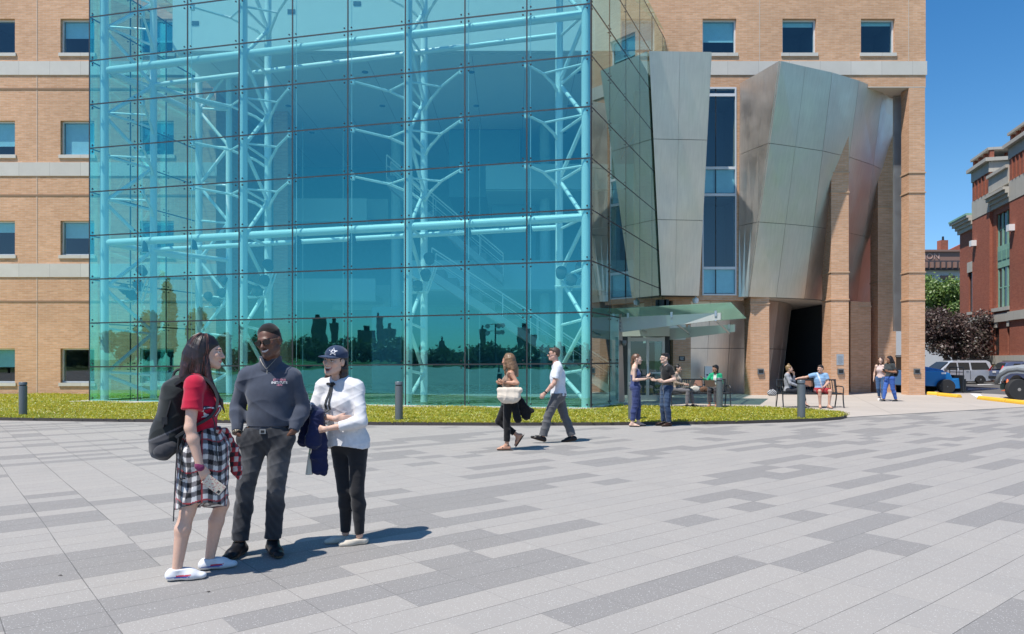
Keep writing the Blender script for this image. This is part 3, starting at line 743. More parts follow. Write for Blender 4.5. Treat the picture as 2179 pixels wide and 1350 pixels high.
for r in range(-1, NR):
    L_ = SGND if r < 1 else RLEN
    z = zrow(r, 1); a, b = FR, FR+RD*L_
    jm.obox((a+b)/2+RN*.011+Vector((0,0,z)), RD*L_/2, RN*.011, (0,0,hw))
jm.build('glazing_joint', M['joint'], AT)
# left return
LE = Vector((-13.28, YW-.02, 0)); LD = (LE-FL).normalized(); LLEN = (LE-FL).length; LN = Vector((LD.y, -LD.x, 0))
jm = MB(); nL = 3
for i in range(nL):
    p0, p1 = FL+LD*(LLEN*i/nL), FL+LD*(LLEN*(i+1)/nL)
    for r in range(NR):
        z0, z1 = zrow(r-1, 0), zrow(r, 0)
        pane(p0, p1, (z0, z0), (z1, z1), LN, M['atrium_glass'], 'rear_pane', True)
    jm.obox(p1+LN*.012+Vector((0,0,ZTOP/2)), LD*hw, LN*.013, (0,0,ZTOP/2))
for r in range(-1, NR):
    z = zrow(r, 0); jm.obox((FL+LE)/2+LN*.011+Vector((0,0,z)), LD*LLEN/2, LN*.011, (0,0,hw))
jm.build('glazing_joint', M['joint'], AT)
MB().slab([FL+Vector((0,0,ZTOP+.35)), FR+Vector((0,0,ZTOP+.35)), Vector((6.4, YW-.1, ZTOP+.35)), Vector((3.9, 26.5, ZTOP+.35)), Vector((-12.6, 26.5, ZTOP+.35)), LE+Vector((.1,-.1,ZTOP+.35))], (0,0,.03)).build('unseen_roof_glass', M['unseen_roof_glass'], AT)  # unseen roof, made of glass to let sun and sky brighten the interior
MB().slab([FL-NI*.55-E*.3, FR-NI*.42+E*.02, FR+RD*(SGND+.2)-RN*.35, FR+RD*(SGND+.2), FR+NI*.2, FL+NI*.3, FL+LD*1.5, FL+LD*1.5-E*.6], (0,0,.085)).build('plinth', M['curbstone'], AT)
# trusses ---------------------------------------------------------------
def truss(front, rear, arms, low_first, floods=True):
    f, r = Vector(front), Vector(rear); up = Vector((0,0,1)); t = (f-FL).dot(E)/LEN
    tr = MB().tube([f+up*.08, f+up*(ZTOP+.3)], .135, 16).build('truss', M['steel_paint'], AT, smooth=True, angle=40)
    MB().tube([r+up*.08, r+up*(ZTOP+.3)], .12, 16).build('rear_column', M['steel_paint'], tr, smooth=True, angle=40)
    m = MB()
    for k in range(-1, NR-1):
        za, zb = (zrow(k, t) if k >= 0 else .15)-.28, zrow(k+1, t)-.28
        if k < 0: za = .25
        a, b = (f, r) if (k % 2 == low_first) else (r, f)
        m.tube([a+up*za, b+up*zb], .065, 10)
        m.tube([f+up*(zb+.1), r+up*(zb-.05)], .045, 8)
    m.build('diagonal_brace', M['steel_paint'], tr, smooth=True, angle=40)
    m = MB()
    for k in range(NR):
        if k in (3, 7) or k < 4: continue
        z = zrow(k, t)
        for sgn in arms:
            tip = f+E*sgn*PW*.93; tip = FL+E*((tip-FL).dot(E))+NI*.08; zt = zrow(k, (tip-FL).dot(E)/LEN)-.06
            mid = (r+tip)/2+NI*-.05
            m.tube([r+up*(z-.62), r.lerp(mid, .35)+up*(z-.38), mid+up*(z-.17), tip+up*zt], [.05, .05, .045, .04], 8)
            m.tube([f+up*(z-.17), mid+up*(z-.18)], .036, 8)
            m.obox(tip+up*zt, E*.05, NI*.06, up*.11)
    m.build('bracket_arm', M['steel_paint'], tr, smooth=True, angle=40)
    if floods:
        z = zrow(2, t)-.55; c = f.lerp(r, .55)
        for i, (dx, dz) in enumerate(((-.30, .30), (.02, .05), (.30, .42), (.42, .95))):
            q = c+E*dx+up*(z+dz)
            L_ = MB().lathe([(.06, -.14), (.15, -.13), (.17, .10), (.175, .14), (.16, .15)], q, 14, 'z', 0, Matrix.Rotation(R(62), 3, 'X')).build('floodlight', M['black_matte'], tr, smooth=True, angle=40)
            MB().tube([q+NI*.1+up*.0, q+NI*.15-up*.2, Vector((c.x, c.y, 0))+E*dx*.9+up*(z+dz-.30)], .02, 6).build('yoke', M['steel_paint'], L_)
        m = MB(); m.tube([c-E*.5+up*(z-.1), c+E*.3+up*(z-.1), c+E*.62+up*(z+.75)], .03, 6); m.tube([c-E*.45+NI*.18+up*(z-.12), c+E*.3+NI*.2+up*(z-.12), c+E*.6+NI*.2+up*(z+.7)], .03, 6)
        m.build('light_rail', M['steel_paint'], tr)
j3, j6 = FL+E*(LEN*3/9), FL+E*(LEN*6/9)
truss(j3+NI*.25, j3+NI*1.75, (-1, 1), 1); truss(j6+NI*.25, j6+NI*1.75, (-1, 1), 1)
truss((2.2, 21.5, 0), (1.49, 22.8, 0), (-1,), 1); truss((-14.33, 25.4, 0), (-13.2, 26.6, 0), (1,), 0)
truss((-12.7, 29.3, 0), (-11.4, 29.1, 0), (), 1)
for k in (3, 7):
    a, b = Vector((-14.33, 25.4, zrow(k, 0)-.19)), Vector((2.2, 21.5, zrow(k, 1)-.19))
    MB().tube([a+NI*.06, b+NI*.06], .13, 14).build('ring_beam', M['steel_paint'], AT, smooth=True, angle=40)
    a2, b2_ = Vector((-13.2, 26.6, zrow(k, 0)-.26)), Vector((1.49, 22.8, zrow(k, 1)-.26))
    MB().tube([a2, b2_], .085, 12).build('ring_beam', M['steel_paint'], AT, smooth=True, angle=40)
    MB().tube([Vector((-14.2, 25.6, zrow(k, 0)-.19)), Vector((-12.9, 30.3, zrow(k, 0)-.19))], .11, 12).build('ring_beam', M['steel_paint'], AT, smooth=True, angle=40)
    MB().tube([Vector((-13.2, 26.6, zrow(k, 0)-.3)), Vector((-11.4, 29.1, zrow(k, 0)-.3))], .09, 12).build('ring_beam', M['steel_paint'], AT, smooth=True, angle=40)
    if k == 7: continue
    m = MB()
    for c in (1, 2, 4, 5, 7, 8):
        p = FL+E*(LEN*c/9)+NI*.35+Vector((0,0,zrow(k, c/9)-.42)); m.lathe([(.05, .22), (.13, -.16)], p, 10)
    m.build('pendant_light', M['dark_metal'], AT)
m = MB()
for c in (1, 2, 4, 5, 7, 8):
    p = FL+E*(LEN*c/9)+NI*.10+E*.09; m.tube([p+Vector((0,0,.1)), p+Vector((0,0,ZTOP))], .010, 6)
m.build('tie_rod', M['steel_paint'], AT)
# entrance: steel portal, doors, canopy
pp = FR+RD*(SGND+.26)
m = MB(); m.slab([pp-RD*.24+Vector((0,0,.03)), pp+RD*.50+Vector((0,0,.03)), pp+RD*.12+Vector((0,0,3.02)), pp-RD*.24+Vector((0,0,3.02))], RN*.30)
po = m.build('portal_post', M['steel_post'], AT)
m = MB()
for k in range(4):
    for s in (-.10, .06): m.lathe([(.022, -.012), (.022, .01)], pp+RD*s-RN*.006+Vector((0,0,2.86-k*.12)), 8, 'y')
m.lathe([(.09, -.1), (.09, 0), (.075, .06), (.03, .09)], pp+RD*.02-RN*.1+Vector((0,0,2.05)), 12, 'z', 0, Matrix.Rotation(math.pi, 3, 'X'))
m.build('rivet', M['grey_metal'], po)
D = MB(); yd = 26.5
for x in (4.30, 4.98, 5.56): D.box(x-.05, x+.05, yd, yd+.1, .02, 2.35)
D.box(4.30, 5.6, yd+.002, yd+.098, 2.18, 2.32); D.box(4.30, 5.6, yd+.002, yd+.098, .02, .2)
do = D.build('entrance_door', plain('bronze_steel', (.42, .40, .37), .4, .8), AT)
MB().box(4.35, 4.93, yd+.04, yd+.055, .2, 2.18).box(5.03, 5.51, yd+.04, yd+.055, .2, 2.18).build('door_glass', M['win_glass'], do)
MB().box(4.95, 4.985, yd-.07, yd-.04, .95, 1.3).box(5.05, 5.5, yd-.05, yd-.02, 1.0, 1.04).build('door_handle', M['steel_post'], do)
MB().box(3.75, 5.75, yd-.15, yd+.25, 2.36, 2.80).box(5.75, 6.9, yd+2.2, yd+2.6, 2.3, 2.9).build('transom', M['soffit'], AT)
MB().box(5.62, 5.78, yd-.02, yd+.3, .02, 2.36).box(6.3, 6.38, YW-.6, YW-.4, 0, 4.0).box(4.1, 6.5, 29.9, 30.0, 0.02, 4.0).build('door_surround', M['black'], AT)
MB().box(5.79, 6.29, YW-1.2, YW-1.18, 0.02, 2.6).build('sidelight', M['win_glass'], AT)
CA = thing('entrance_canopy', 'sloping glass canopy on two tapering steel beams above the entrance door', 'canopy', (4, 24.5, 2.9))
ON = -RN                                   # away from the return wall
c0 = FR+RD*2.7; nearL, nearR = Vector((c0.x, c0.y, 3.18)), P(1556, 645, 22.7); farR, farL = P(1588, 678, 26.6), FR+RD*7.0+Vector((0,0,2.78))
MB().slab([nearL, nearR, farR, farL], (0,0,.02)).build('canopy_glass', M['canopy_glass'], CA)
M['beam_grey'] = plain('beam_grey', (.52, .54, .51), .5, .1, .08, 3)
def beam(a, b, ha, hb, w=.14):
    a, b = Vector(a), Vector(b); d = (b-a).normalized(); s = Vector((-d.y, d.x, 0)).normalized()*w
    m = MB(); m.slab([a, b, b-Vector((0,0,hb)), a-Vector((0,0,ha))], s); return m.build('canopy_beam', M['beam_grey'], CA)
bA = pp+Vector((0,0,2.93)); beam(bA, bA+ON*3.25+Vector((0,0,.06)), .50, .22)
bB = FR+RD*6.3+Vector((0,0,2.62)); beam(bB, bB+ON*3.3+Vector((0,0,.14)), .5, .26)
m = MB()
for s in (.25, 1.7, 3.1):
    p = bA+ON*s; q = bB+ON*s; m.tube([p-Vector((0,0,.16)), q-Vector((0,0,.16))], .035, 8); m.obox(p+Vector((0,0,.04)), ON*.035, RD*.03, (0,0,.09)); m.obox(q+Vector((0,0,.06)), ON*.035, RD*.03, (0,0,.08))
m.build('canopy_bracket', M['steel_post'], CA)
cm = MB().lathe([(.02, .2), (.05, .12), (.13, .1), (.13, .0), (.10, -.09), (.03, -.12)], (7.65, 30.1, 3.95), 14).build('security_camera', M['white'], BB, smooth=True, angle=40)

# ================================================================== bollards, benches
def bollard(p, h, label, first=[]):
    if not first:
        o = thing('bollard', label, 'bollard', p, 0, 'grey bollards in the planting bed')
        localpart(MB().lathe([(.094, -.05), (.094, .84)], (0,0,0), 24), 'post', M['grey_metal'], o, smooth=True, angle=40)
        localpart(MB().lathe([(.080, .84), (.080, .865)], (0,0,0), 24), 'light_slot', M['black'], o, smooth=True, angle=40)
        localpart(MB().lathe([(.094, .865), (.094, .925), (.084, .94)], (0,0,0), 24), 'cap', M['grey_metal'], o, smooth=True, angle=40)
        first.append(o)
    else:
        o = copy_tree(first[0]); o.location = p; o['label'] = label
    o.scale = (1, 1, h/.94)
    return o
bollard(G(49, 888, .03), .90, 'grey cylindrical bollard in the bed in front of the brick wall, leftmost of all')
bollard(G(849, 897, .03), .95, 'grey cylindrical bollard standing between the laughing woman and the walking pair')
bollard(G(1345, 896, .03), .93, 'grey bollard half hidden behind the woman in the blue jumpsuit')
bollard(G(1531, 871, .02), .94, 'grey bollard in front of the seated woman in the green cardigan')
bollard(G(1705, 893, .03), .97, 'grey bollard in front of the bench with the man in red shorts')
def bench(loc, rz, label):
    o = thing('bench', label, 'bench', loc, rz, 'black slatted steel benches'); W_ = 1.9
    dm = M['dark_metal']
    m = MB(); n = 26
    for i in range(n):
        x = -W_/2+.06+(W_-.12)*i/(n-1); m.tube([(x, -.24, .42), (x, -.20, .45), (x, .16, .43), (x, .2, .45)], .017, 6)
    m.tube([(-W_/2, -.24, .43), (W_/2, -.24, .43)], .02, 8); m.tube([(-W_/2, .2, .45), (W_/2, .2, .45)], .02, 8)
    localpart(m, 'seat', dm, o)
    m = MB()
    for i in range(n):
        x = -W_/2+.06+(W_-.12)*i/(n-1)
        if 0.40 < i/(n-1) < .60:
            m.tube([(x, .2, .47), (x, .25, .62)], .015, 6); continue
        m.tube([(x, .2, .47), (x, .25, .66), (x, .31, .85)], .015, 6)
    m.tube([(-W_/2, .31, .85), (W_/2, .31, .85)], .022, 8)
    localpart(m, 'backrest', dm, o)
    localpart(MB().obox((0, .275, .73), (.2, 0, 0), (0, .008, -.003), (0, .03, .09)), 'plaque', plain('bronze_plaque', (.45, .22, .14), .45, .5), o)
    for sx in (-1, 1):
        x = sx*(W_/2-.02)
        localpart(MB().tube([(x, -.30, .01), (x, -.25, .25), (x, -.24, .44)], .02, 8).tube([(x, .32, .01), (x, .24, .25), (x, .2, .46), (x, .31, .85)], .02, 8), 'leg_frame', dm, o)
        localpart(MB().tube([(x, -.25, .43), (x, -.27, .60), (x, -.22, .655), (x, .1, .66), (x, .25, .64)], .018, 8), 'armrest', dm, o)
    return o
BN1 = G(1486, 866, .016); BN1.y += .25; BN1.x = PX(1487, BN1.y)
BN2 = G(1723, 868.5, .016); BN2.y += .25; BN2.x = PX(1723, BN2.y)
bench(BN1, 0, 'black steel bench in the shade where two women sit with laptops')
bench(BN2, 0, 'black steel bench in the sun under the blonde woman and man in red shorts')
# ================================================================== trees
def leaf_cloud(blobs, n, size, cols, seed, shell=0.55, squash=1.0):
    """leaf-sized quads spread through clumps; blobs: (x,y,z,rx,ry,rz)"""
    g = np.random.default_rng(seed); B = np.array(blobs, float)
    vol = (B[:,3]*B[:,4]*B[:,5])**0.75; idx = g.choice(len(B), n, p=vol/vol.sum())
    d = g.normal(size=(n, 3)); d /= np.linalg.norm(d, axis=1)[:,None]
    r = g.random(n)**0.45
    r = shell*r+(1-shell)*g.random(n)
    p = B[idx,:3]+d*B[idx,3:]*r[:,None]*g.uniform(0.8, 1.12, n)[:,None]
    nz = d*0.6+g.normal(size=(n, 3))*0.6; nz[:,2] += 0.35; nz /= np.linalg.norm(nz, axis=1)[:,None]
    a = np.cross(nz, g.normal(size=(n, 3))); a /= np.linalg.norm(a, axis=1)[:,None]; b = np.cross(nz, a)
    s = size*g.uniform(0.6, 1.3, n)[:,None]
    V = np.stack([p-a*s, p-b*s*0.55, p+a*s, p+b*s*0.55], 1)
    C = np.array(cols)[g.integers(0, len(cols), n)]*g.uniform(0.7, 1.3, n)[:,None]
    return V.reshape(-1, 3), np.arange(4*n).reshape(n, 4), np.repeat(C, 4, 0)
M['bark'] = plain('bark', (0.13, 0.10, 0.075), 0.9, 0, 0.3, 8, 0.3)
def tree(label, x, y, h, r, cols, n, size, seed, trunk_h=None, z0=0.0, name='tree', blobs=None, group=None, k=14):
    g = np.random.default_rng(seed); o = thing(name, label, 'tree', (x, y, z0), 0, group)
    th = trunk_h if trunk_h else h*0.35
    if blobs is None:
        blobs = []; cz = (h+th*0.8)/2; rz = (h-th*0.8)/2
        for i in range(k):
            d = g.normal(size=3); d /= np.linalg.norm(d); q = g.uniform(0.35, 0.75); rr = g.uniform(0.28, 0.5)
            blobs.append((d[0]*r*q, d[1]*r*q, cz+d[2]*rz*q, r*rr, r*rr, rz*rr*0.9))
    m = MB(); m.tube([(0,0,-.1), (.03*h*.1, 0, th*.5), (0, .02, th), (0.05, 0, h*.7)], [.045*h*.5, .036*h*.5, .03*h*.5, .012*h*.4], 10)
    for b in blobs[:9]:
        m.tube([(0, 0, th*g.uniform(.7, 1.1)), (b[0]*.5, b[1]*.5, (th+b[2])/2), (b[0]*.9, b[1]*.9, b[2])], [.012*h, .008*h, .003*h], 6)
    localpart(m, 'trunk', M['bark'], o, smooth=True)
    V, Q, C = leaf_cloud(blobs, n, size, cols, seed)
    np_mesh('crown', V, Q, M['leaf'], o, False, C)
    return o
GREEN = [(.16,.26,.05), (.22,.33,.07), (.10,.18,.04), (.27,.37,.10)]
PURP = [(.085,.048,.048), (.13,.075,.068), (.05,.032,.035), (.24,.18,.15), (.08,.075,.05), (.18,.125,.11)]  # pale greyish entries are leaf glints put into the colour
tree('bright green leafy tree standing behind the dark purple tree', 44.4, 74, 11.6, 3.7, GREEN, 15000, 0.15, 3, 3.0)
tree('dark purple leaved tree in front of the red brick hall', 30.9, 50.5, 6.1, 2.85, PURP, 20000, 0.095, 5, 0.9, name='purple_tree', k=30)
hd = thing('hedge', 'low pale green shrubs along the foot of the red brick hall', 'hedge', (30.8, 46.4, 0))
V, Q, C = leaf_cloud([(-.5+i*.42, .7-i*.5, .75+.1*math.sin(i*2), .5, .5, .55) for i in range(8)], 2600, .09, [(.20,.25,.09), (.28,.28,.13), (.12,.17,.05)], 9)
np_mesh('foliage', V, Q, M['leaf'], hd, False, C)

# ================================================================== red brick hall
RH = thing('brick_hall', 'red brick hall with stone cornice, chimney towers and green copper window bays', 'building', (34.1, 55, 0))
RE = Vector((-.2425, -.9701, 0)); RNN = Vector((-.9701, .2425, 0)); R0 = Vector((34.1, 55, 0))
def rt_(u):
    k = (u-CX)/F; return (55*k-34.1)/(.9701*k-.2425)
def rz_(u, v):
    return H+(HY-v)/F*(55-.9701*rt_(u))
def rb(t0, t1, z0, z1, out0, out1, mat, name, parent=RH):
    m = MB(); a = R0+RE*t0; b = R0+RE*t1
    m.hexa([a+RNN*out0+Vector((0,0,z0)), b+RNN*out0+Vector((0,0,z0)), b+RNN*out1+Vector((0,0,z0)), a+RNN*out1+Vector((0,0,z0)),
            a+RNN*out0+Vector((0,0,z1)), b+RNN*out0+Vector((0,0,z1)), b+RNN*out1+Vector((0,0,z1)), a+RNN*out1+Vector((0,0,z1))])
    return m.build(name, mat, parent)
M['copper'] = plain('green_copper', (.24, .44, .34), .7, 0, .25, 3)
M['old_glass'] = plain('dark_window_glass', (.035, .04, .042), .12, 0, .2, 1)
def rwall(t0, t1, z0, z1, holes, out):
    for a, b, c, d in rects_without(t0, t1, z0, z1, holes): rb(a, b, c, d, out-.5, out, M['redbrick'], 'wall')
tA0, tA1, tB0, tB1 = rt_(2075), rt_(2112), rt_(2155), rt_(2195)
nw = (rt_(2061.5), rt_(2069.5), 5.0, 7.9)
rwall(0, tA0, -.3, 11.7, [nw], 0)
rb(-.001, .001, 0, 0.01, -12, 0, M['redbrick'], 'wall') if False else None
m = MB(); m.slab([R0+RE*0.0, R0+RE*.5-RNN*.5, R0+RE*.5-RNN*14, R0-RNN*14], (0,0,11.7)); m.build('wall', M['redbrick'], RH)
rb(nw[0], nw[1], nw[2], nw[3], -.14, -.10, M['old_glass'], 'window')
rb(nw[0]-.12, nw[1]+.12, nw[3]+.001, nw[3]+.75, .0, .08, M['stone2'], 'keystone'); rb(nw[0]-.15, nw[1]+.15, nw[2]-.2, nw[2]-.001, 0.001, .1, M['stone2'], 'sill')
def tower(t0, t1, label_part):
    pr = rb(t0, t1, -.3, 15.0, -1.5, .18, M['redbrick'], 'chimney_tower')
    rb(t0-.03, t1+.03, 11.55, 12.85, -1.53, .21, M['stone2'], 'stone_collar', pr)
    m_ = M['stone2']
    rb(t0-.06, t1+.06, 14.25, 14.95, -1.55, .24, m_, 'cap_moulding', pr); rb(t0-.25, t1+.25, 14.96, 15.2, -1.75, .5, m_, 'cap_cornice', pr)
    n = 4
    for i in range(n):
        a = t0+.02+(t1-t0-.3)*i/(n-1); rb(a, a+.28, 15.201, 15.75, -.1, .15, M['redbrick'], 'cap_post', pr); rb(a, a+.28, 15.201, 15.75, -1.45, -1.15, M['redbrick'], 'cap_post', pr)
    rb(t0-.05, t1+.05, 15.751, 15.92, -1.6, .3, m_, 'cap_top', pr)
    f = rb(t0+.35, t0+.80, 9.6, 10.0, .181, .5, M['white'], 'floodlight', pr)
    for i in range(1, 5):
        a = t0+(t1-t0)*i/5; rb(a-.05, a+.05, 11.0 if False else 12.86, 14.24, .181, .25, M['redbrick'], 'rib', pr)
tower(tA0, tA1, 0); tower(tB0, tB1, 1)
# bay with copper windows
bw0, bw1 = rt_(2120), rt_(2150)
lw = [(rt_(2116), rt_(2126), 1.8, 3.65), (rt_(2144), rt_(2152.5), 1.8, 3.65)]
rwall(tA1, tB0, -.3, 11.6, [(bw0, bw1, 4.95, 11.2), *lw], 0)
for a, b, c, d in lw:
    rb(a, b, c, d, -.14, -.10, M['old_glass'], 'window'); rb((a+b)/2-.2, (a+b)/2+.2, d+.001, d+.75, .0, .1, M['stone2'], 'keystone')
cb_ = rb(bw0, bw1, 7.6, 9.05, -.25, -.08, M['copper'], 'copper_spandrel')
for k in range(3):
    a = bw0+(bw1-bw0)*(k+.5)/3; c = R0+RE*a-RNN*.17+Vector((0,0,8.4)); rb(a-.3, a+.3, 8.1, 8.7, -.079, -.05, plain('copper_panel', (.17,.34,.27), .7), 'roundel', cb_)
    x0, x1 = bw0+(bw1-bw0)*k/3, bw0+(bw1-bw0)*(k+1)/3
    for z0, z1 in ((5.0, 7.58), (9.07, 11.2)):
        w_ = rb(x0+.12, x1-.12, z0, z1, -.2, -.16, M['old_glass'], 'window')
        rb(x0+.12, x1-.12, (z0+z1)/2-.04, (z0+z1)/2+.04, -.155, -.13, M['copper'], 'sash_bar', w_)
for k in range(4):
    a = bw0+(bw1-bw0)*k/3; rb(a-.12, a+.12, 4.96, 7.58, -.3, -.11, M['copper'], 'copper_mullion'); rb(a-.12, a+.12, 9.06, 11.2, -.3, -.11, M['copper'], 'copper_mullion')
rb(bw0-.3, bw1+.3, 4.7, 4.94, .001, .2, M['stone2'], 'sill')
for a, b in ((.0, tA0-.0), (tA1, tB0)):
    rb(a, b, 4.0, 4.55, .001, .14, M['stone2'], 'belt_course'); rb(a, b, 1.2, 1.78, .001, .16, M['stone2'], 'base_course')
for a, b in ((tA0, tA1), (tB0, tB1)):
    rb(a-.02, b+.02, 4.0, 4.55, .181, .31, M['stone2'], 'belt_course'); rb(a-.02, b+.02, 1.2, 1.78, .181, .33, M['stone2'], 'base_course')
# cornice in stepped mouldings
def cornice(t0, t1, z):
    for i, (h, o) in enumerate(((.30, .14), (.25, .26), (.22, .42), (.18, .55))):
        rb(t0-(o if t0 <= 0.01 else 0), t1, z, z+h-.003, .002, o, M['stone2'], 'cornice'); z += h
    return z
zt = cornice(0, tA0-.01, 11.0); rb(-.6, tA0-.01, zt, zt+.14, -1.5, .60, M['copper'], 'cornice_roof')
cornice(tA1+.01, tB0-.01, 11.6); rb(tA1+.01, tB0-.01, 12.76, 13.75, -.4, .25, M['stone2'], 'parapet'); rb(tA1+.01, tB0-.01, 13.751, 13.95, -.45, .4, M['stone2'], 'parapet_coping')
rb(tB1, tB1+14, -.3, 11.7, -.5, 0, M['redbrick'], 'wall'); rb(0, 30, 11.75, 12.0, -14, -.6, M['dark_in'], 'roof')

# ================================================================== union building far behind
UB = thing('union_building', 'distant pale building with brown sign frieze and dark bracketed cornice behind the green tree', 'building', (50, 88, 0))
yb = 88
def ub(x0, x1, z0, z1, y0, y1, mat, name): return MB().box(x0, x1, y0, y1, z0, z1).build(name, mat, UB)
brn = plain('brown_stone', (.30, .17, .13), .8); cream = plain('pale_render', (.62, .60, .57), .8)
wins = [(x, x+1.3, z, z+2.2) for x in (46.4, 49.6, 52.4, 55.2) for z in (5.2, 9.2)]
for a, b, c, d in rects_without(40, 62, -.3, 12.4, wins): ub(a, b, c, d, yb, yb+.5, cream, 'wall')
for a, b, c, d in wins: ub(a, b, c, d, yb+.3, yb+.35, M['old_glass'], 'window'); ub(a-.2, b+.2, d+.001, d+.35, yb-.12, yb-.001, brn, 'window_hood')
ub(39.6, 62, 12.41, 13.5, yb-.7, yb+.4, plain('dark_cornice', (.07,.06,.065), .8), 'cornice')
m = MB()
for k in range(30): m.box(40+k*.7, 40.3+k*.7, yb-1.0, yb-.701, 12.6, 13.3)
m.build('cornice_bracket', brn, UB)
fz = ub(39.8, 62, 13.51, 14.6, yb-.3, yb+.3, brn, 'frieze'); ub(39.6, 62, 14.61, 14.85, yb-.5, yb+.4, brn, 'coping')
text_mesh('UNION', 1.05, plain('frieze_letter', (.55, .36, .30), .7), 'frieze_lettering', None, frame_mtx((50.2, yb-.305, 14.02), (1,0,0), (0,0,1)), .05); o_ = bpy.data.objects['frieze_lettering']; attach(o_, UB)
MB().slab([(53.2, yb, 14.86), (58, yb, 14.86), (58, yb, 17.2)], (0, .4, 0)).build('gable', M['redbrick'], UB)
ch = ub(52.3, 53.2, 14.86, 16.1, yb+.1, yb+.9, M['redbrick'], 'chimney'); MB().lathe([(.14, 16.1), (.12, 16.6)], (52.8, yb+.5, 0), 8).build('chimney_pot', M['dark_metal'], ch)
ub(40, 62, -.3, 14.0, yb+.5, yb+9, cream, 'rear_block')

# ================================================================== vehicles
def wheel(parent, x, y, r, w, side, rimmat, name='wheel'):
    o = localpart(MB().lathe([(r*.62, -w/2), (r*.93, -w/2), (r, -w*.32), (r, w*.32), (r*.93, w/2), (r*.62, w/2)], (x, y, r), 28, 'y'), name, M['rubber'], parent, smooth=True, angle=35)
    m = MB(); yo = y+side*w*.42
    m.lathe([(r*.64, -.01), (r*.62, .012), (r*.55, .0), (r*.2, -.005), (r*.17, .02), (r*.05, .025)] if side > 0 else [(r*.05, -.025), (r*.17, -.02), (r*.2, .005), (r*.55, .0), (r*.62, -.012), (r*.64, .01)], (x, yo, r), 24, 'y')
    localpart(m, 'rim', rimmat, o, smooth=True, angle=30)
    m = MB()
    for k in range(7):
        a = 2*math.pi*k/7; m.cbox((x+math.cos(a)*r*.38, yo+side*.004, r+math.sin(a)*r*.38), (r*.16, .02, r*.16), 0)
    localpart(m, 'rim_opening', M['black'], o)
    return o
def paint(name, col, fl=0.35):
    t = NT(name); nz = t.noise(t.coord(), 3, 3)
    return t.pbr(t.mix(nz, [x*.92 for x in col], [min(1, x*1.06) for x in col]), 0.28, 0.25, None, 0.5, Coat_Weight=0.6, Coat_Roughness=0.05)
def car(name, label, loc, rz, pm, L, W, lower, roof, wheels_x, wr, zb=.22, belt=.98, glassz=.0):
    """lower: side profile of the body below the belt line, roof: side profile of the greenhouse, x forward"""
    o = thing(name, label, name.split('_')[0] if name != 'sport_utility' else 'car', loc, rz)
    def loft(prof, w0, w1, zlo, zhi):
        m = MB(); n = len(prof); ys = []
        def wat(z): t = min(1, max(0, (z-zlo)/(zhi-zlo))); return w0+(w1-w0)*t
        rings = []
        for f in (-1, -.94, 0, .94, 1):
            ring = []
            for (x, z) in prof:
                hw_ = wat(z)/2; cx = sum(p[0] for p in prof)/n; cz = sum(p[1] for p in prof)/n
                k = .975 if abs(f) == 1 else 1.0
                ring.append((cx+(x-cx)*k, hw_*f, cz+(z-cz)*(.96 if abs(f) == 1 else 1.0)))
            rings.append(ring)
        vs = [p for r_ in rings for p in r_]; fs = [tuple(range(n)), tuple(range(4*n, 5*n))[::-1]]
        for i in range(4):
            for j in range(n): fs.append((i*n+j, i*n+(j+1) % n, (i+1)*n+(j+1) % n, (i+1)*n+j))
        return m.add(vs, fs)
    localpart(loft(lower, W*.97, W, zb, belt), 'body', pm, o, smooth=True, angle=28)
    zr = max(z for x, z in roof)
    rf = localpart(loft(roof, W*.95, W*.74, belt, zr), 'cabin', pm, o, smooth=True, angle=28)
    o.scale = (.86, .86, .84); return o, W, zr
van_p, suv_p = paint('silver_paint', (.55, .60, .68)), paint('steel_blue_paint', (.10, .145, .27))
vl = [(2.42,.25),(2.45,.62),(2.3,.86),(1.5,1.02),(-2.3,1.06),(-2.45,.9),(-2.45,.28),(-1.85,.22),(-1.8,.42),(-1.6,.62),(-1.4,.66),(-1.2,.62),(-1.0,.42),(-.95,.22),(1.05,.22),(1.1,.42),(1.3,.62),(1.5,.66),(1.7,.62),(1.9,.42),(1.95,.22)]
vr = [(1.55,1.0),(.75,1.60),(.45,1.72),(-2.0,1.74),(-2.25,1.62),(-2.4,1.0)]
van, W_, zr = car('minivan', 'silver minivan parked facing left behind the blue loader', (27.6, 45.2, 0), math.pi+.05, van_p, 4.9, 1.95, vl, vr, None, .34)
for x0, x1, x2, x3 in ((1.28,.78,.30,.30), (.20,.20,-.62,-.62), (-.75,-.75,-1.9,-2.1)):
    for s in (-1, 1): localpart(MB().slab([(x0, s*.935, 1.05), (x3, s*.935, 1.05), (x2, s*.80, 1.58), (x1, s*.80, 1.58)], (0, s*.012, 0)), 'side_window', M['old_glass'], van)
localpart(MB().slab([(1.60, -.8, 1.02), (1.60, .8, 1.02), (.80, .66, 1.62), (.80, -.66, 1.62)], (.02, 0, .015)), 'windscreen', M['old_glass'], van)
for s in (-1, 1): localpart(MB().tube([(.3, s*.66, 1.76), (.2, s*.66, 1.80), (-1.9, s*.66, 1.80), (-2.0, s*.66, 1.76)], .022, 6), 'roof_rail', M['dark_metal'], van); localpart(MB().cbox((-.4, s*.975, .92), (.18, .03, .035)), 'door_handle', M['grey_metal'], van); localpart(MB().cbox((1.25, s*1.05, 1.08), (.12, .2, .14)), 'wing_mirror', M['grey_metal'], van)
for x in (-1.4, 1.5):
    for s in (-1, 1): wheel(van, x, s*.86, .335, .21, s, M['steel_post'])
localpart(MB().cbox((-.62, .978, .68), (.012, .02, .62)).cbox((.22, .978, .7), (.012, .02, .66)), 'door_seam', M['joint'], van)
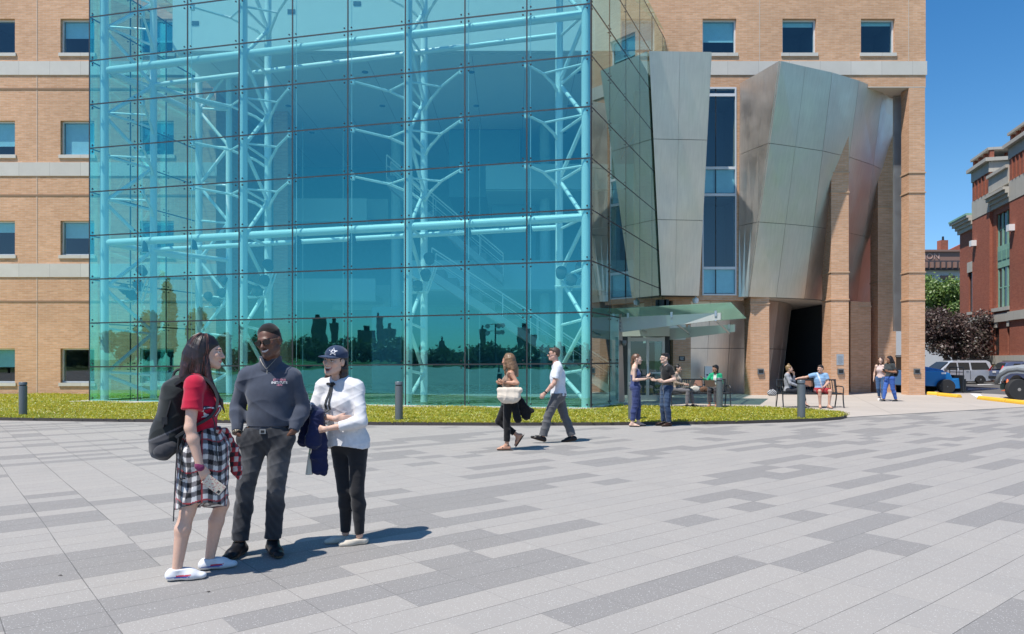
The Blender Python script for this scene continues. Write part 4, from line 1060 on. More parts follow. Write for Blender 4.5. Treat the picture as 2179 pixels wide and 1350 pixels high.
sl = [(2.25,.35),(2.28,.72),(2.1,.92),(1.2,1.05),(-2.05,1.10),(-2.22,.95),(-2.25,.40),(-1.9,.28),(-1.75,.28),(-1.68,.50),(-1.5,.68),(-1.3,.72),(-1.1,.68),(-.92,.50),(-.85,.28),(.95,.28),(1.02,.5),(1.2,.68),(1.4,.72),(1.6,.68),(1.78,.5),(1.85,.28)]
sr = [(1.15,1.03),(.35,1.58),(.1,1.66),(-1.4,1.66),(-1.75,1.56),(-2.12,1.08)]
suv, W_, zr = car('sport_utility', 'blue grey sport utility car with red tail lights beside the truck', (31.0, 43.2, 0), -.18, suv_p, 4.5, 1.82, sl, sr, None, .36)
for x0, x1, x2, x3 in ((.95,.42,.05,.05), (-.05,-.05,-.85,-.95), (-1.05,-.97,-1.35,-1.72)):
    for s in (-1, 1): localpart(MB().slab([(x0, s*.885, 1.1), (x3, s*.885, 1.1), (x2, s*.76, 1.52), (x1, s*.76, 1.52)], (0, s*.012, 0)), 'side_window', M['old_glass'], suv)
localpart(MB().slab([(-2.12, -.70, 1.12), (-2.12, .70, 1.12), (-1.80, .58, 1.54), (-1.80, -.58, 1.54)], (-.02, 0, .01)), 'rear_window', M['old_glass'], suv)
red = plain('tail_light_red', (.65, .02, .03), .2); 
for s in (-1, 1):
    localpart(MB().slab([(-2.27, s*.88, 1.0), (-2.1, s*.92, .98), (-2.02, s*.78, 1.36), (-2.08, s*.75, 1.36), (-2.20, s*.82, 1.12)], (-.02, s*.02, 0)), 'tail_light', red, suv)
    localpart(MB().cbox((.9, s*.98, 1.1), (.12, .18, .13)), 'wing_mirror', suv_p, suv)
localpart(MB().cbox((-2.27, 0, .92), (.02, .5, .13)), 'number_plate', M['white'], suv)
localpart(MB().cbox((-2.25, 0, .52), (.08, 1.7, .2)), 'bumper', M['dark_metal'], suv)
localpart(MB().tube([(.2, .6, 1.68), (-1.5, .6, 1.70)], .02, 6), 'roof_rail', M['dark_metal'], suv)
for x in (-1.3, 1.4):
    for s in (-1, 1): wheel(suv, x, s*.80, .36, .22, s, M['steel_post'])
# truck, cut by the right edge
TK = thing('pickup_truck', 'white work truck with dark grey fender flare, nose at the right edge', 'truck', (19.23, 27.44, 0), math.atan2(.60, -.80))
twp = paint('white_truck_paint', (.50, .51, .52)); gf = plain('grey_flare', (.10, .11, .12), .6)
def tl(m, n, mt, **k): return localpart(m, n, mt, TK, **k)
tl(MB().slab([(.50,-.92,.62),(.54,-.92,1.08),(.42,-.92,1.24),(-.9,-.92,1.42),(-.9,-.92,.62),(-.52,-.92,.62),(-.42,-.92,.85),(-.2,-.92,.98),(0,-.92,1.0),(.2,-.92,.98),(.42,-.92,.85),(.52,-.92,.62)], (0,1.84,0)), 'bonnet', twp, bevel=.03)
tl(MB().slab([(-.9,-.95,.5),(-.9,-.95,1.45),(-1.35,-.85,2.05),(-3.2,-.85,2.1),(-3.4,-.95,1.4),(-3.4,-.95,.5)], (0,1.9,0)), 'cab', twp, bevel=.04)
tl(MB().slab([(-.95,-.80,1.45),(-1.32,-.72,1.98),(-1.32,.72,1.98),(-.95,.80,1.45)], (.03,0,.02)), 'windscreen', M['old_glass'])
for s in (-1, 1):
    tl(MB().slab([(-1.1,s*.96,1.42),(-1.42,s*.88,1.95),(-3.0,s*.88,1.95),(-3.1,s*.96,1.42)], (0,s*.01,0)), 'side_window', M['old_glass'])
    tl(MB().tube([(.66,s*.93,.60),(.56,s*.93,.90),(.3,s*.93,1.09),(0,s*.93,1.14),(-.3,s*.93,1.09),(-.56,s*.93,.90),(-.66,s*.93,.60)], .075, 8), 'fender_flare', gf, smooth=True)
    tl(MB().cbox((-.95, s*1.16, 1.60), (.10, .24, .34)).tube([(-1.0, s*.92, 1.45), (-.95, s*1.1, 1.55)], .025, 6), 'wing_mirror', M['black'], bevel=.02)
    tl(MB().cbox((.54, s*.72, .98), (.03, .26, .2)), 'headlight', M['glow_less'])
tl(MB().cbox((.55, 0, .95), (.04, 1.1, .3)), 'grille', M['black']); tl(MB().cbox((.46, 0, .5), (.16, 1.4, .24)), 'bumper', plain('dark_green_bumper', (.05,.08,.06), .5), bevel=.04)
tl(MB().slab([(-3.5,-1.0,.7),(-3.5,-1.0,1.1),(-6,-1.0,1.1),(-6,-1.0,.7)], (0,2.0,0)), 'flat_bed', gf)
trm = plain('truck_rim', (.36, .33, .30), .6, .3)
for x in (0, -4.6):
    for s in (-1, 1):
        wq = wheel(TK, 0, 0, .40, .26, s, trm); wq.location = (x, s*.80, 0); wq.rotation_euler = (0, 0, .55 if x == 0 else 0)
tl(MB().cbox((.66, -.97, .86), (.05, .05, .06)).cbox((.35,-.97,1.22), (.09,.02,.04)), 'marker_lamp', M['orange'])
# telehandler / loader
LD_ = thing('loader', 'blue compact fork loader with dark tyres and black fork carriage beside the brick pier', 'loader', (19.2, 32.6, 0), 0)
LD_.scale = (1, 1, .86)
blue = paint('loader_blue', (.02, .20, .52))
def ll(m, n, mt, **k): return localpart(m, n, mt, LD_, **k)
ll(MB().slab([(-1.9,-.55,.42),(-1.9,-.55,1.2),(-.1,-.55,1.18),(.25,-.55,1.05),(.42,-.55,.62),(.3,-.55,.35)], (0,1.1,0)), 'chassis', blue, bevel=.04)
ll(MB().slab([(-1.6,-.25,1.25),(-1.6,-.25,1.6),(.1,-.25,1.22),(.62,-.25,.55),(.50,-.25,.42),(.02,-.25,.98)], (0,.4,0)), 'boom', blue, bevel=.03)
ll(MB().slab([(.48,-.42,.25),(.48,-.42,.72),(.72,-.42,.80),(.78,-.42,.25)], (0,.84,0)), 'coupler', blue, bevel=.03)
m = MB(); m.cbox((.84,0,.52), (.06,1.1,.85))
m2 = MB()
for y in (-.5, 0, .5): m2.tube([(.86,y,.9), (.86,y,1.35)], .02, 6)
m2.tube([(.86,-.5,1.35), (.86,.5,1.35)], .022, 6).tube([(.86,-.5,1.1), (.86,.5,1.1)], .018, 6)
cg = ll(m, 'fork_carriage', M['dark_metal'])
localpart(m2, 'load_guard', M['dark_metal'], cg)
for y in (-.42, .42): localpart(MB().slab([(.87,y-.05,.06),(1.0,y-.05,.06),(1.0,y-.05,.75),(.87,y-.05,.75)], (0,.1,0)).slab([(1.0,y-.05,.05),(1.7,y-.05,.04),(1.7,y-.05,.07),(1.0,y-.05,.12)], (0,.1,0)), 'fork', M['dark_metal'], cg)
for x in (0, -1.45):
    for s in (-1, 1): wheel(LD_, x, s*.62, .37, .30, s, plain('loader_rim', (.10,.11,.12), .6))
ll(MB().cbox((-.05,-.556,1.05), (.2,.012,.09)), 'decal', M['white'])
ll(MB().cbox((-1.3,.0,1.55), (.9,.9,.7)).cbox((-1.3,0,1.95), (1.0,1.0,.06)), 'cab', M['dark_metal'], bevel=.03)
ll(MB().tube([(-1.78,-.4,1.2), (-1.80,-.4,2.5)], .03, 8), 'exhaust_stack', M['dark_metal'])
# kerb stops and cone
def wheel_stop(p, q, label, first=[]):
    p, q = Vector(p), Vector(q); L_ = (q-p).length; c = (p+q)/2; a = math.atan2(q.y-p.y, q.x-p.x)
    if not first:
        o = MB().add([(x, y, z) for x in (-.5, .5) for y, z in ((-.08,0), (-.07,.07), (-.035,.12), (.035,.12), (.07,.07), (.08,0))], [(0,1,2,3,4,5)[::-1], (6,7,8,9,10,11)]+[(i, (i+1) % 6, 6+(i+1) % 6, 6+i) for i in range(6)]).build('wheel_stop', M['yellow'], None, bevel=.02); first.append(o)
    else: o = first[0].copy(); COL.objects.link(o)
    o.location = c; o.rotation_euler = (0,0,a); o.scale = (L_, 1.5, 1.15)
    tag(o, label, 'wheel stop', 'yellow wheel stops at the edge of the parking lot'); return o
wheel_stop(G(1973,840.5,.01), G(1997,841.5,.01), 'short yellow wheel stop touching the foot of the corner pier')
wheel_stop(G(1999,843,.01), G(2041,847,.01), 'yellow wheel stop in front of the loader tyre')
wheel_stop(G(2085,850.5,.01), G(2142,857,.01), 'yellow wheel stop lying to the left of the truck wheel')
wheel_stop(G(2145,857.5,.01), G(2186,862,.01), 'yellow wheel stop under the nose of the truck, rightmost of all')
cn = thing('traffic_cone', 'small orange traffic cone standing behind the truck wheel', 'traffic cone', G(2144, 832.5, .01))
localpart(MB().lathe([(.15, .03), (.145, .04), (.03, .56), (.02, .57)], (0,0,0), 18), 'cone', M['orange'], cn, smooth=True, angle=40)
localpart(MB().cbox((0,0,.015), (.36,.36,.03)), 'base', M['orange'], cn); localpart(MB().lathe([(.112, .2), (.085, .32)], (0,0,0), 18), 'reflective_band', M['white'], cn)

# ================================================================== what the glass mirrors: town edge behind the viewer
def refl(u, s2):
    k = (u-CX)/F; d = Vector((k, 1, 0)); t = (FL.x*NI.x+FL.y*NI.y)/(d.x*NI.x+d.y*NI.y); p = d*t
    r = d-NI*2*d.dot(NI); return p+r*s2, t+s2
tw = NT('tower_facade'); uvn = tw.coord('UV'); bt = tw.n('TexBrick'); tw.l(uvn, bt.inputs['Vector']); bt.offset = 0; bt.inputs['Scale'].default_value = 1; bt.inputs['Brick Width'].default_value = 2.2; bt.inputs['Row Height'].default_value = 3.2; bt.inputs['Mortar Size'].default_value = .55
bt.inputs['Color1'].default_value = (.13,.14,.15,1); bt.inputs['Color2'].default_value = (.19,.20,.21,1); bt.inputs['Mortar'].default_value = (.28,.24,.22,1)  # tones lightened to put distance haze into the facade colour
tw.pbr(bt.outputs[0], .6)
for i, (u, v, wpx, s2, lab) in enumerate(((668, 690, 30, 300, 'broad dark block mirrored behind the man in the sweatshirt'), (700, 702, 18, 330, 'narrow dark block mirrored to the right of the man in the sweatshirt'), (772, 713, 36, 340, 'low wide block mirrored beside the capped woman'), (801, 664, 15, 380, 'slender stepped tower, tallest one mirrored in the lower glass'), (822, 709, 26, 300, 'brown block mirrored right of the slender tower'), (927, 716, 13, 360, 'small gabled block mirrored in the middle of the glass'), (1022, 701, 12, 420, 'thin slab mirrored left of the light mast'), (1112, 700, 34, 360, 'dark glass block mirrored above the long haired walking woman'), (1178, 727, 24, 330, 'low roof mirrored behind the walking man in white'))):
    p, s = refl(u, s2); h = H+(HY-v)/F*s; w_ = wpx/F*s
    o = thing('apartment_tower', lab, 'building', (p.x, p.y, 0), math.atan2(p.y-20, p.x)+math.pi/2)
    localpart(MB().box(-w_/2, w_/2, -w_/3, w_/3, -.5, h), 'block', tw.m, o); localpart(MB().box(-w_/6, w_/6, -w_/6, w_/6, h, h+2.5), 'roof_house', M['dark_in'], o)
bl_ = []
for i in range(60):
    u = 470+i*14; p, s = refl(u, 150+30*math.sin(i*1.7)); h = H+(HY-(733+9*math.sin(i*.9)+6*math.sin(i*2.3)))/F*s; bl_.append((p.x, p.y, h*.45, 4.2, 4.2, h*.55))
V, Q, C = leaf_cloud(bl_, 26000, .55, [(.08,.11,.05), (.10,.13,.06), (.06,.085,.045)], 21)  # leaf tones raised as painted haze of distance
struct(np_mesh('distant_woods', V, Q, M['leaf'], None, False, C), 'stuff')
for i, (u, v, rpx, s2, lab) in enumerate(((352, 560, 24, 52, 'tall narrow tree mirrored in the left end of the glass'), (318, 640, 34, 56, 'broad green tree mirrored left of the narrow one'), (412, 648, 40, 60, 'rounded green tree mirrored behind the woman with the backpack'), (480, 690, 34, 62, 'low green tree mirrored behind the sweatshirt man'), (252, 690, 40, 60, 'spreading green tree mirrored at the left edge of the glass'))):
    p, s = refl(u, s2); h = H+(HY-v)/F*s
    tree(lab, p.x, p.y, h, rpx/F*s, [(.045,.105,.03), (.06,.13,.04), (.035,.08,.025)], 5000, .26, 40+i, h*.15)
p, s = refl(1050, 62)
ms = thing('light_mast', 'dark mast with six round floodlights mirrored in the glass left of the walkers', 'light mast', (p.x, p.y, 0)); hm = H+(HY-690)/F*s
localpart(MB().tube([(0,0,-.2), (0,0,hm)], [.11, .07], 8), 'pole', M['dark_metal'], ms)
for k, z in enumerate((0, -.75)):
    localpart(MB().tube([(-1.1,0,hm+z), (1.1,0,hm+z)], .04, 6), 'crossarm', M['dark_metal'], ms)
    for x in (-1.0, 0.45, 1.0): localpart(MB().lathe([(.08,-.18), (.27,.0), (.29,.1)], (x,.1,hm+z-.25), 12, 'y'), 'floodlight', M['steel_post'], ms)
# ================================================================== figures: distance-field sculpting
class Fld:
    def __init__(s, lo, hi, h):
        s.h = h; s.lo = np.array(lo, float)-3*h; n = np.ceil((np.array(hi)+3*h-s.lo)/h).astype(int)+1
        s.ax = [s.lo[i]+h*np.arange(n[i]) for i in range(3)]; s.F = np.full(n, 0.3, np.float32)
    def sub(s, lo, hi, m):
        sl = []
        for i in range(3):
            a = int(max(0, math.floor((lo[i]-m-s.lo[i])/s.h))); b = int(min(len(s.ax[i]), math.ceil((hi[i]+m-s.lo[i])/s.h)+1))
            if b <= a: return None, None
            sl.append(slice(a, b))
        g = np.meshgrid(s.ax[0][sl[0]], s.ax[1][sl[1]], s.ax[2][sl[2]], indexing='ij', sparse=True)
        return tuple(sl), g
    def U(s, pr, k=0.02):
        f, lo, hi = pr; sl, g = s.sub(lo, hi, k+0.03)
        if sl is None: return s
        b = f(*g).astype(np.float32); a = s.F[sl]
        if k > 0:
            t = np.clip(.5+.5*(b-a)/k, 0, 1); s.F[sl] = b+(a-b)*t-k*t*(1-t)
        else: s.F[sl] = np.minimum(a, b)
        return s
    def S(s, pr, k=0.01):
        f, lo, hi = pr; sl, g = s.sub(lo, hi, k+0.02)
        if sl is None: return s
        b = -f(*g).astype(np.float32); a = s.F[sl]
        t = np.clip(.5-.5*(b-a)/k, 0, 1); s.F[sl] = b+(a-b)*t+k*t*(1-t)
        return s
    def cut(s, f):          # keep where f<0
        g = np.meshgrid(*s.ax, indexing='ij', sparse=True); s.F = np.maximum(s.F, f(*g).astype(np.float32)); return s
    def mesh(s):
        F = s.F; F[0] = F[-1] = .3; F[:,0] = F[:,-1] = .3; F[:,:,0] = F[:,:,-1] = .3
        S = F < 0; n = np.array(F.shape)-1
        c = np.zeros(n, np.uint8); offs = [(i, j, k) for i in (0, 1) for j in (0, 1) for k in (0, 1)]
        for i, j, k in offs: c += S[i:i+n[0], j:j+n[1], k:k+n[2]]
        I = np.argwhere((c > 0) & (c < 8)); N = len(I)
        if N == 0: return np.zeros((0, 3)), np.zeros((0, 4), int)
        im = np.full(n, -1, np.int32); im[I[:,0], I[:,1], I[:,2]] = np.arange(N)
        vals = np.stack([F[I[:,0]+i, I[:,1]+j, I[:,2]+k] for i, j, k in offs], 1); O = np.array(offs, float)
        acc = np.zeros((N, 3)); cnt = np.zeros(N)
        for a in range(8):
            for b in range(a+1, 8):
                if np.abs(O[a]-O[b]).sum() != 1: continue
                va, vb = vals[:,a], vals[:,b]; m = (va < 0) != (vb < 0)
                t = va[m]/(va[m]-vb[m]); acc[m] += O[a]+t[:,None]*(O[b]-O[a]); cnt[m] += 1
        V = (I+acc/cnt[:,None])*s.h+s.lo
        Q = []
        for ax in range(3):
            u, w = [(1, 2), (2, 0), (0, 1)][ax]
            A = np.swapaxes(S, 0, ax) if False else S
            sl0 = [slice(None)]*3; sl1 = [slice(None)]*3; sl0[ax] = slice(0, -1); sl1[ax] = slice(1, None)
            d = S[tuple(sl0)] != S[tuple(sl1)]
            E_ = np.argwhere(d); ok = (E_[:,u] > 0) & (E_[:,w] > 0) & (E_[:,u] < F.shape[u]-1) & (E_[:,w] < F.shape[w]-1); E_ = E_[ok]
            def cell(du, dw):
                q = E_.copy(); q[:,u] -= du; q[:,w] -= dw; return im[q[:,0], q[:,1], q[:,2]]
            q = np.stack([cell(1, 1), cell(0, 1), cell(0, 0), cell(1, 0)], 1)
            ins = S[E_[:,0], E_[:,1], E_[:,2]]; q[~ins] = q[~ins][:, ::-1]
            Q.append(q)
        return V, np.concatenate(Q)
def v3(*a): return np.array(a, float)
def rc(a, b, ra, rb=None, flat=None, end=None):
    a = np.asarray(a, float); b = np.asarray(b, float); rb = ra if rb is None else rb
    n, sc_ = (None, 1) if flat is None else (np.asarray(flat[0], float)/np.linalg.norm(flat[0]), flat[1])
    ba = b-a; L2 = max(1e-9, ba @ ba); un = ba/math.sqrt(L2)
    b2 = b if n is None else b+(sc_-1)*n*((b-a) @ n)
    ba2 = b2-a; L22 = max(1e-9, ba2 @ ba2)
    def f(X, Y, Z):
        x, y, z = X-a[0], Y-a[1], Z-a[2]
        ee = None
        if end is not None: ee = (X-b[0])*un[0]+(Y-b[1])*un[1]+(Z-b[2])*un[2]
        if n is not None:
            q = (x*n[0]+y*n[1]+z*n[2])*(sc_-1); x, y, z = x+q*n[0], y+q*n[1], z+q*n[2]
        t = np.clip((x*ba2[0]+y*ba2[1]+z*ba2[2])/L22, 0, 1)
        d = np.sqrt((x-t*ba2[0])**2+(y-t*ba2[1])**2+(z-t*ba2[2])**2)-(ra+(rb-ra)*t)
        return d if ee is None else np.maximum(d, ee)
    m = max(ra, rb); return f, np.minimum(a, b)-m, np.maximum(a, b)+m
def el(c, r, Rm=None):
    c = np.asarray(c, float); r = np.asarray(r, float); Rm = np.eye(3) if Rm is None else np.asarray(Rm)
    def f(X, Y, Z):
        x, y, z = X-c[0], Y-c[1], Z-c[2]
        p = [x*Rm[0][i]+y*Rm[1][i]+z*Rm[2][i] for i in range(3)]
        k0 = np.sqrt(sum((p[i]/r[i])**2 for i in range(3))); k1 = np.sqrt(sum((p[i]/r[i]**2)**2 for i in range(3)))
        return k0*(k0-1)/np.maximum(k1, 1e-6)
    e = np.sqrt((np.asarray(Rm)**2) @ (r**2)); return f, c-e, c+e
def bounds(prs):
    return np.min([p[1] for p in prs], 0), np.max([p[2] for p in prs], 0)
def rot(yaw=0, pitch=0, roll=0):      # yaw about z, pitch>0 looks down, roll>0 tips to own left
    return np.array(Matrix.Rotation(R(yaw), 3, 'Z') @ Matrix.Rotation(R(pitch), 3, 'X') @ Matrix.Rotation(R(roll), 3, 'Y'))
def folds(V, seed, dens=1.0):
    g = np.random.default_rng(seed); o = np.zeros(len(V))
    for i in range(5):
        k = g.normal(size=3)*np.array([14, 14, 26])*dens; q = g.normal(size=3)*9
        o += ((1-np.abs(np.sin(V @ (k*.62)+g.uniform(0, 6)+.8*np.sin(V @ q+g.uniform(0, 6)))))**2.2*1.4-.45)/2.6
    return o
def vnormals(V, Q):
    n = np.cross(V[Q[:,2]]-V[Q[:,0]], V[Q[:,3]]-V[Q[:,1]]); N = np.zeros_like(V)
    for i in range(4): np.add.at(N, Q[:,i], n)
    return N/np.maximum(1e-9, np.linalg.norm(N, axis=1))[:,None]
def smooth_v(V, Q, it=1):
    for _ in range(it):
        A = np.zeros_like(V); c = np.zeros(len(V))
        for i in range(4):
            np.add.at(A, Q[:,i], V[Q[:,(i+1) % 4]]+V[Q[:,(i+3) % 4]]); np.add.at(c, Q[:,i], 2)
        V = V*.5+.5*A/np.maximum(c, 1)[:,None]
    return V
def cloth_mat(name='cloth', rough=0.85, weave=300.0, bump=0.25, sheen=0.2):
    t = NT(name); a = t.n('Attribute', attribute_name='Col'); co = t.coord()
    nz = t.noise(co, 25, 4); c = t.mix(t.maprange(nz, .3, .7, 0, .16), a.outputs[0], (0.0, 0.0, 0.0), 'MIX')
    return t.pbr(c, rough, 0, t.bump(t.noise(co, weave, 2), bump, .002), 0.25, Sheen_Weight=sheen)
M['cloth'] = cloth_mat(); M['leather'] = cloth_mat('leather_goods', .35, 120, .1, 0)
def skin_mat():
    t = NT('skin'); a = t.n('Attribute', attribute_name='Col'); co = t.coord()
    c = t.mix(t.maprange(t.noise(co, 40, 4), .3, .7, 0, .10), a.outputs[0], (.25, .08, .05))
    return t.pbr(c, .48, 0, t.bump(t.noise(co, 220, 2), .08, .001), .4, Subsurface_Weight=.12, Subsurface_Radius=(.010, .004, .002), Subsurface_Scale=.6)
M['skin'] = skin_mat()
def hair_mat():
    t = NT('hair'); a = t.n('Attribute', attribute_name='Col'); co = t.coord()
    st = t.noise(t.mapping(co, (160, 160, 9)), 1.0, 4, .7)
    c = t.mix(t.maprange(st, .35, .7, 0, .8), a.outputs[0], (.012, .009, .008))
    return t.pbr(c, .40, 0, t.bump(st, .5, .004), .5)
M['hair'] = hair_mat()

def part(name, fl, parent, mat, col, disp=0.0, seed=1, dens=1.0, sm=1):
    V, Q = fl.mesh()
    if len(V) == 0: return None
    V = smooth_v(V, Q, sm)
    if disp:
        V = V+vnormals(V, Q)*(folds(V, seed, dens)*disp)[:,None]
    C = col(V) if callable(col) else np.tile(np.array(col, float), (len(V), 1))
    return np_mesh(name, V, Q, mat, parent, True, C)

# -------------------------------------------------- skeleton pieces (person faces -Y, own left is +X)
def skel(hgt=1.72, fem=False, **kw):
    s = hgt/1.75; x = 1 if not fem else .92
    d = dict(pelvis=v3(0,0,.95*s), chest=v3(0,0,1.24*s), neck=v3(0,.015,1.445*s), head=v3(0,-.02,1.622*s), hr=rot(),
        sh_l=v3(.178*x*s,.0,1.395*s), sh_r=v3(-.178*x*s,.0,1.395*s), el_l=v3(.235*x,.03,1.11*s), el_r=v3(-.235*x,.03,1.11*s), wr_l=v3(.24*x,-.04,.87*s), wr_r=v3(-.24*x,-.04,.87*s),
        hip_l=v3(.088,0,.90*s), hip_r=v3(-.088,0,.90*s), kn_l=v3(.095,-.015,.49*s), kn_r=v3(-.095,-.015,.49*s), an_l=v3(.095,.03,.085), an_r=v3(-.095,.03,.085),
        ft_l=(8, 0), ft_r=(-8, 0), hd_l=None, hd_r=None, s=s, fem=fem, g=1.0, hs=1.0, leg=1.0, arm=1.0)
    d.update(kw); return d
FW = v3(0, -1, 0)
def torso_prims(k, t=0.0, bust=True):
    s, g = k['s'], k['g']; pe, ch, ne = k['pelvis'], k['chest'], k['neck']; fem = k['fem']
    sw = np.linalg.norm(k['sh_l']-k['sh_r'])/2
    fwd = np.cross(k['sh_l']-k['sh_r'], v3(0,0,1)); fwd = -fwd if fwd[1] > 0 and abs(fwd[1]) > .3 else fwd
    fwd = fwd/np.linalg.norm(fwd); fwd = fwd if fwd[1] < 0 else -fwd
    rt = np.cross(v3(0,0,1), fwd); Rt = np.stack([rt, -fwd, v3(0,0,1)], 1)
    w = .92 if fem else 1.0; P_ = []
    P_.append((el(pe+v3(0,.01,-.03), (.158*g*s*(1.04 if fem else 1)+t, .108*g*s+t, .125*s+t), Rt), .03))
    P_.append((rc(pe, pe*.4+ch*.6, .128*g*w*s+t, .132*g*w*s+t, (fwd, 1.35)), .05))
    P_.append((el(ch, (sw*.90*g**.5+t, .112*g*s*w+t, .165*s+t), Rt), .05))
    P_.append((rc(k['sh_l']*.93+ch*.07, k['sh_r']*.93+ch*.07, .052*s*w+t), .05))
    for a in ('sh_l', 'sh_r'): P_.append((rc(ne+v3(0,.008,-.01), k[a]*.75+ne*.25-v3(0,0,.008), .050*s*w+t*.8, .046*s*w+t), .05))
    if fem and bust:
        for sg in (-1, 1): P_.append((el(ch+rt*sg*.068*s+fwd*.075*s*g-v3(0,0,.005), (.064*s+t, .058*s+t, .064*s+t), Rt), .04))
    return P_
def arm_prims(k, sd, t=0.0, upto=2.0, t2=None):
    s = k['s']*k['arm']; w = .80 if k['fem'] else 1.0; a, b, c = k['sh_'+sd], k['el_'+sd], k['wr_'+sd]; t2 = t if t2 is None else t2; P_ = []
    if upto <= 1:
        P_.append((rc(a, a+(b-a)*upto, .050*s*w+t, (.050-.010*upto)*s*w+t2, None, True), .03)); return P_
    P_.append((rc(a, b, .050*s*w+t, .039*s*w+t), .03))
    e = b+(c-b)*(upto-1); m = b+(c-b)*.3*min(1, (upto-1))
    P_.append((rc(b, m, .038*s*w+t, .041*s*w+t), .02)); P_.append((rc(m, e, .041*s*w+t, (.041-.015*(upto-1))*s*w+t2, None, True if t > 0 else None), .02))
    return P_
def leg_prims(k, sd, t=0.0, upto=2.0, t2=None):
    s = k['s']*k['leg']; a, b, c = k['hip_'+sd], k['kn_'+sd], k['an_'+sd]; t2 = t if t2 is None else t2; P_ = []
    if upto <= 1:
        P_.append((rc(a, a+(b-a)*upto, .088*s+t, (.088-.032*upto)*s+t2, None, True), .03)); return P_
    P_.append((rc(a, b, .088*s+t, .056*s+t), .03))
    back = v3(0, .018, 0); u = upto-1; e = b+(c-b)*u; m = b+(c-b)*.32+back*.6
    P_.append((rc(b, m, .052*s+t, .056*s+t), .02)); P_.append((rc(m, e, .056*s+t, (.056-.020*u)*s+t2, None, True if t > 0 else None), .02))
    return P_
def foot_frame(k, sd):
    an = k['an_'+sd]; yaw, pitch = k['ft_'+sd][:2]; y = R(yaw); f = v3(math.sin(y), -math.cos(y), 0); p = R(pitch); up = v3(0,0,1)
    f2 = f*math.cos(p)+up*math.sin(p); u2 = up*math.cos(p)-f*math.sin(p); return an, f2, u2
def foot_prims(k, sd, t=0.0, L=1.0):
    an, f, u = foot_frame(k, sd); s = k['s']; base = an-u*.085
    sdv = np.cross(f, u)
    return [(rc(an, base+f*-.035*s+u*.045, .036*s+t, .034*s+t), .02), (rc(base-f*.035*s+u*.036, base+f*.09*L*s+u*.036, .034*s+t, .040*s+t, (u, 1.25)), .02), (rc(an+f*.01-u*.01, base+f*.10*L*s+u*.035, .034*s+t, .026*s+t), .02), (rc(base+f*.08*L*s+u*.028, base+f*.155*L*s+u*.024, .038*s+t, .030*s+t, (u, 1.5)), .02)]
def hand_prims(wr, d, n, side, curl=25, spread=.0, s=1.0, thumb=35):
    """d: towards the finger tips, n: the way the palm faces, side: +1 when the thumb is at d x n"""
    d = np.asarray(d, float); d /= np.linalg.norm(d); n = np.asarray(n, float); n = n-d*(n @ d); n /= np.linalg.norm(n); sv = np.cross(d, n)*side; P_ = []
    P_.append((rc(wr-d*.01, wr+d*.065*s, .026*s, .036*s, (n, 2.0)), .012))
    for off, L, r in ((.030, .072, .0088), (.010, .080, .0090), (-.010, .074, .0086), (-.029, .058, .0076)):
        p = wr+d*(.083-abs(off-.008)*.25)*s+sv*off*s; a = R(curl*.5); dd = d+sv*off*spread*20
        dd = dd/np.linalg.norm(dd)
        for q, fr in enumerate((.45, .31, .24)):
            c = dd*math.cos(a)+n*math.sin(a); e = p+c*L*fr*s; P_.append((rc(p, e, r*s*(1-.1*q), r*s*(.92-.1*q)), .006)); p = e; a += R(curl)
    p = wr+d*.020*s+sv*.022*s; a = R(thumb); c = d*math.cos(a)+sv*math.sin(a)*.8+n*.30; c /= np.linalg.norm(c)
    e = p+c*.045*s; P_.append((rc(p, e, .0135*s, .0105*s), .012)); c2 = c*.8+d*.45+n*.25; c2 /= np.linalg.norm(c2); P_.append((rc(e, e+c2*.032*s, .0102*s, .0080*s), .006))
    return P_
def head_add(F_, k, smile=False, mouth=0):
    hs = k['hs']*.98; Rh = k['hr']; c = k['head']
    def hp(x, y, z): return c+Rh @ (v3(x, y, z)*hs)
    def E_(x, y, z, a, b, d): return el(hp(x, y, z), (a*hs, b*hs, d*hs), Rh)
    fem = k['fem']
    F_.U(E_(0,.016,.030,.074,.094,.084), .02); F_.U(E_(0,-.028,-.030,.058,.064,.078), .03)
    jw = .050 if fem else .056
    for sg in (-1, 1): F_.U(rc(hp(sg*jw,-.002,-.055), hp(sg*.014,-.072,-.094), .019*hs, .017*hs), .03)
    F_.U(E_(0,-.074,-.094,.020,.016,.016), .015)
    F_.U(E_(0,-.080,.022,.046,.012,.012), .02)
    F_.U(rc(hp(0,-.086,.012), hp(0,-.108 if fem else -.112,-.026), .0085*hs, .0125*hs), .012)
    for sg in (-1, 1):
        F_.U(E_(sg*.013,-.099,-.031,.009,.010,.008), .008); F_.U(E_(sg*.040,-.064,-.022 if not smile else -.014,.021,.020,.020), .02)
        F_.S(E_(sg*.031,-.094,.006,.016,.012,.010), .012); F_.U(E_(sg*.031,-.0775,.005,.013,.012,.012), .004)
        F_.U(E_(sg*.077,.012,-.006,.010,.019,.030), .012)
    F_.U(E_(0,-.090,-.054,.023,.012,.008), .008); F_.U(E_(0,-.088,-.066,.019,.012,.009), .008)
    if mouth:
        F_.S(E_(0,-.100,-.060-mouth*.006,.022+.006*smile,.016,.006+.012*mouth), .006)
    return hp
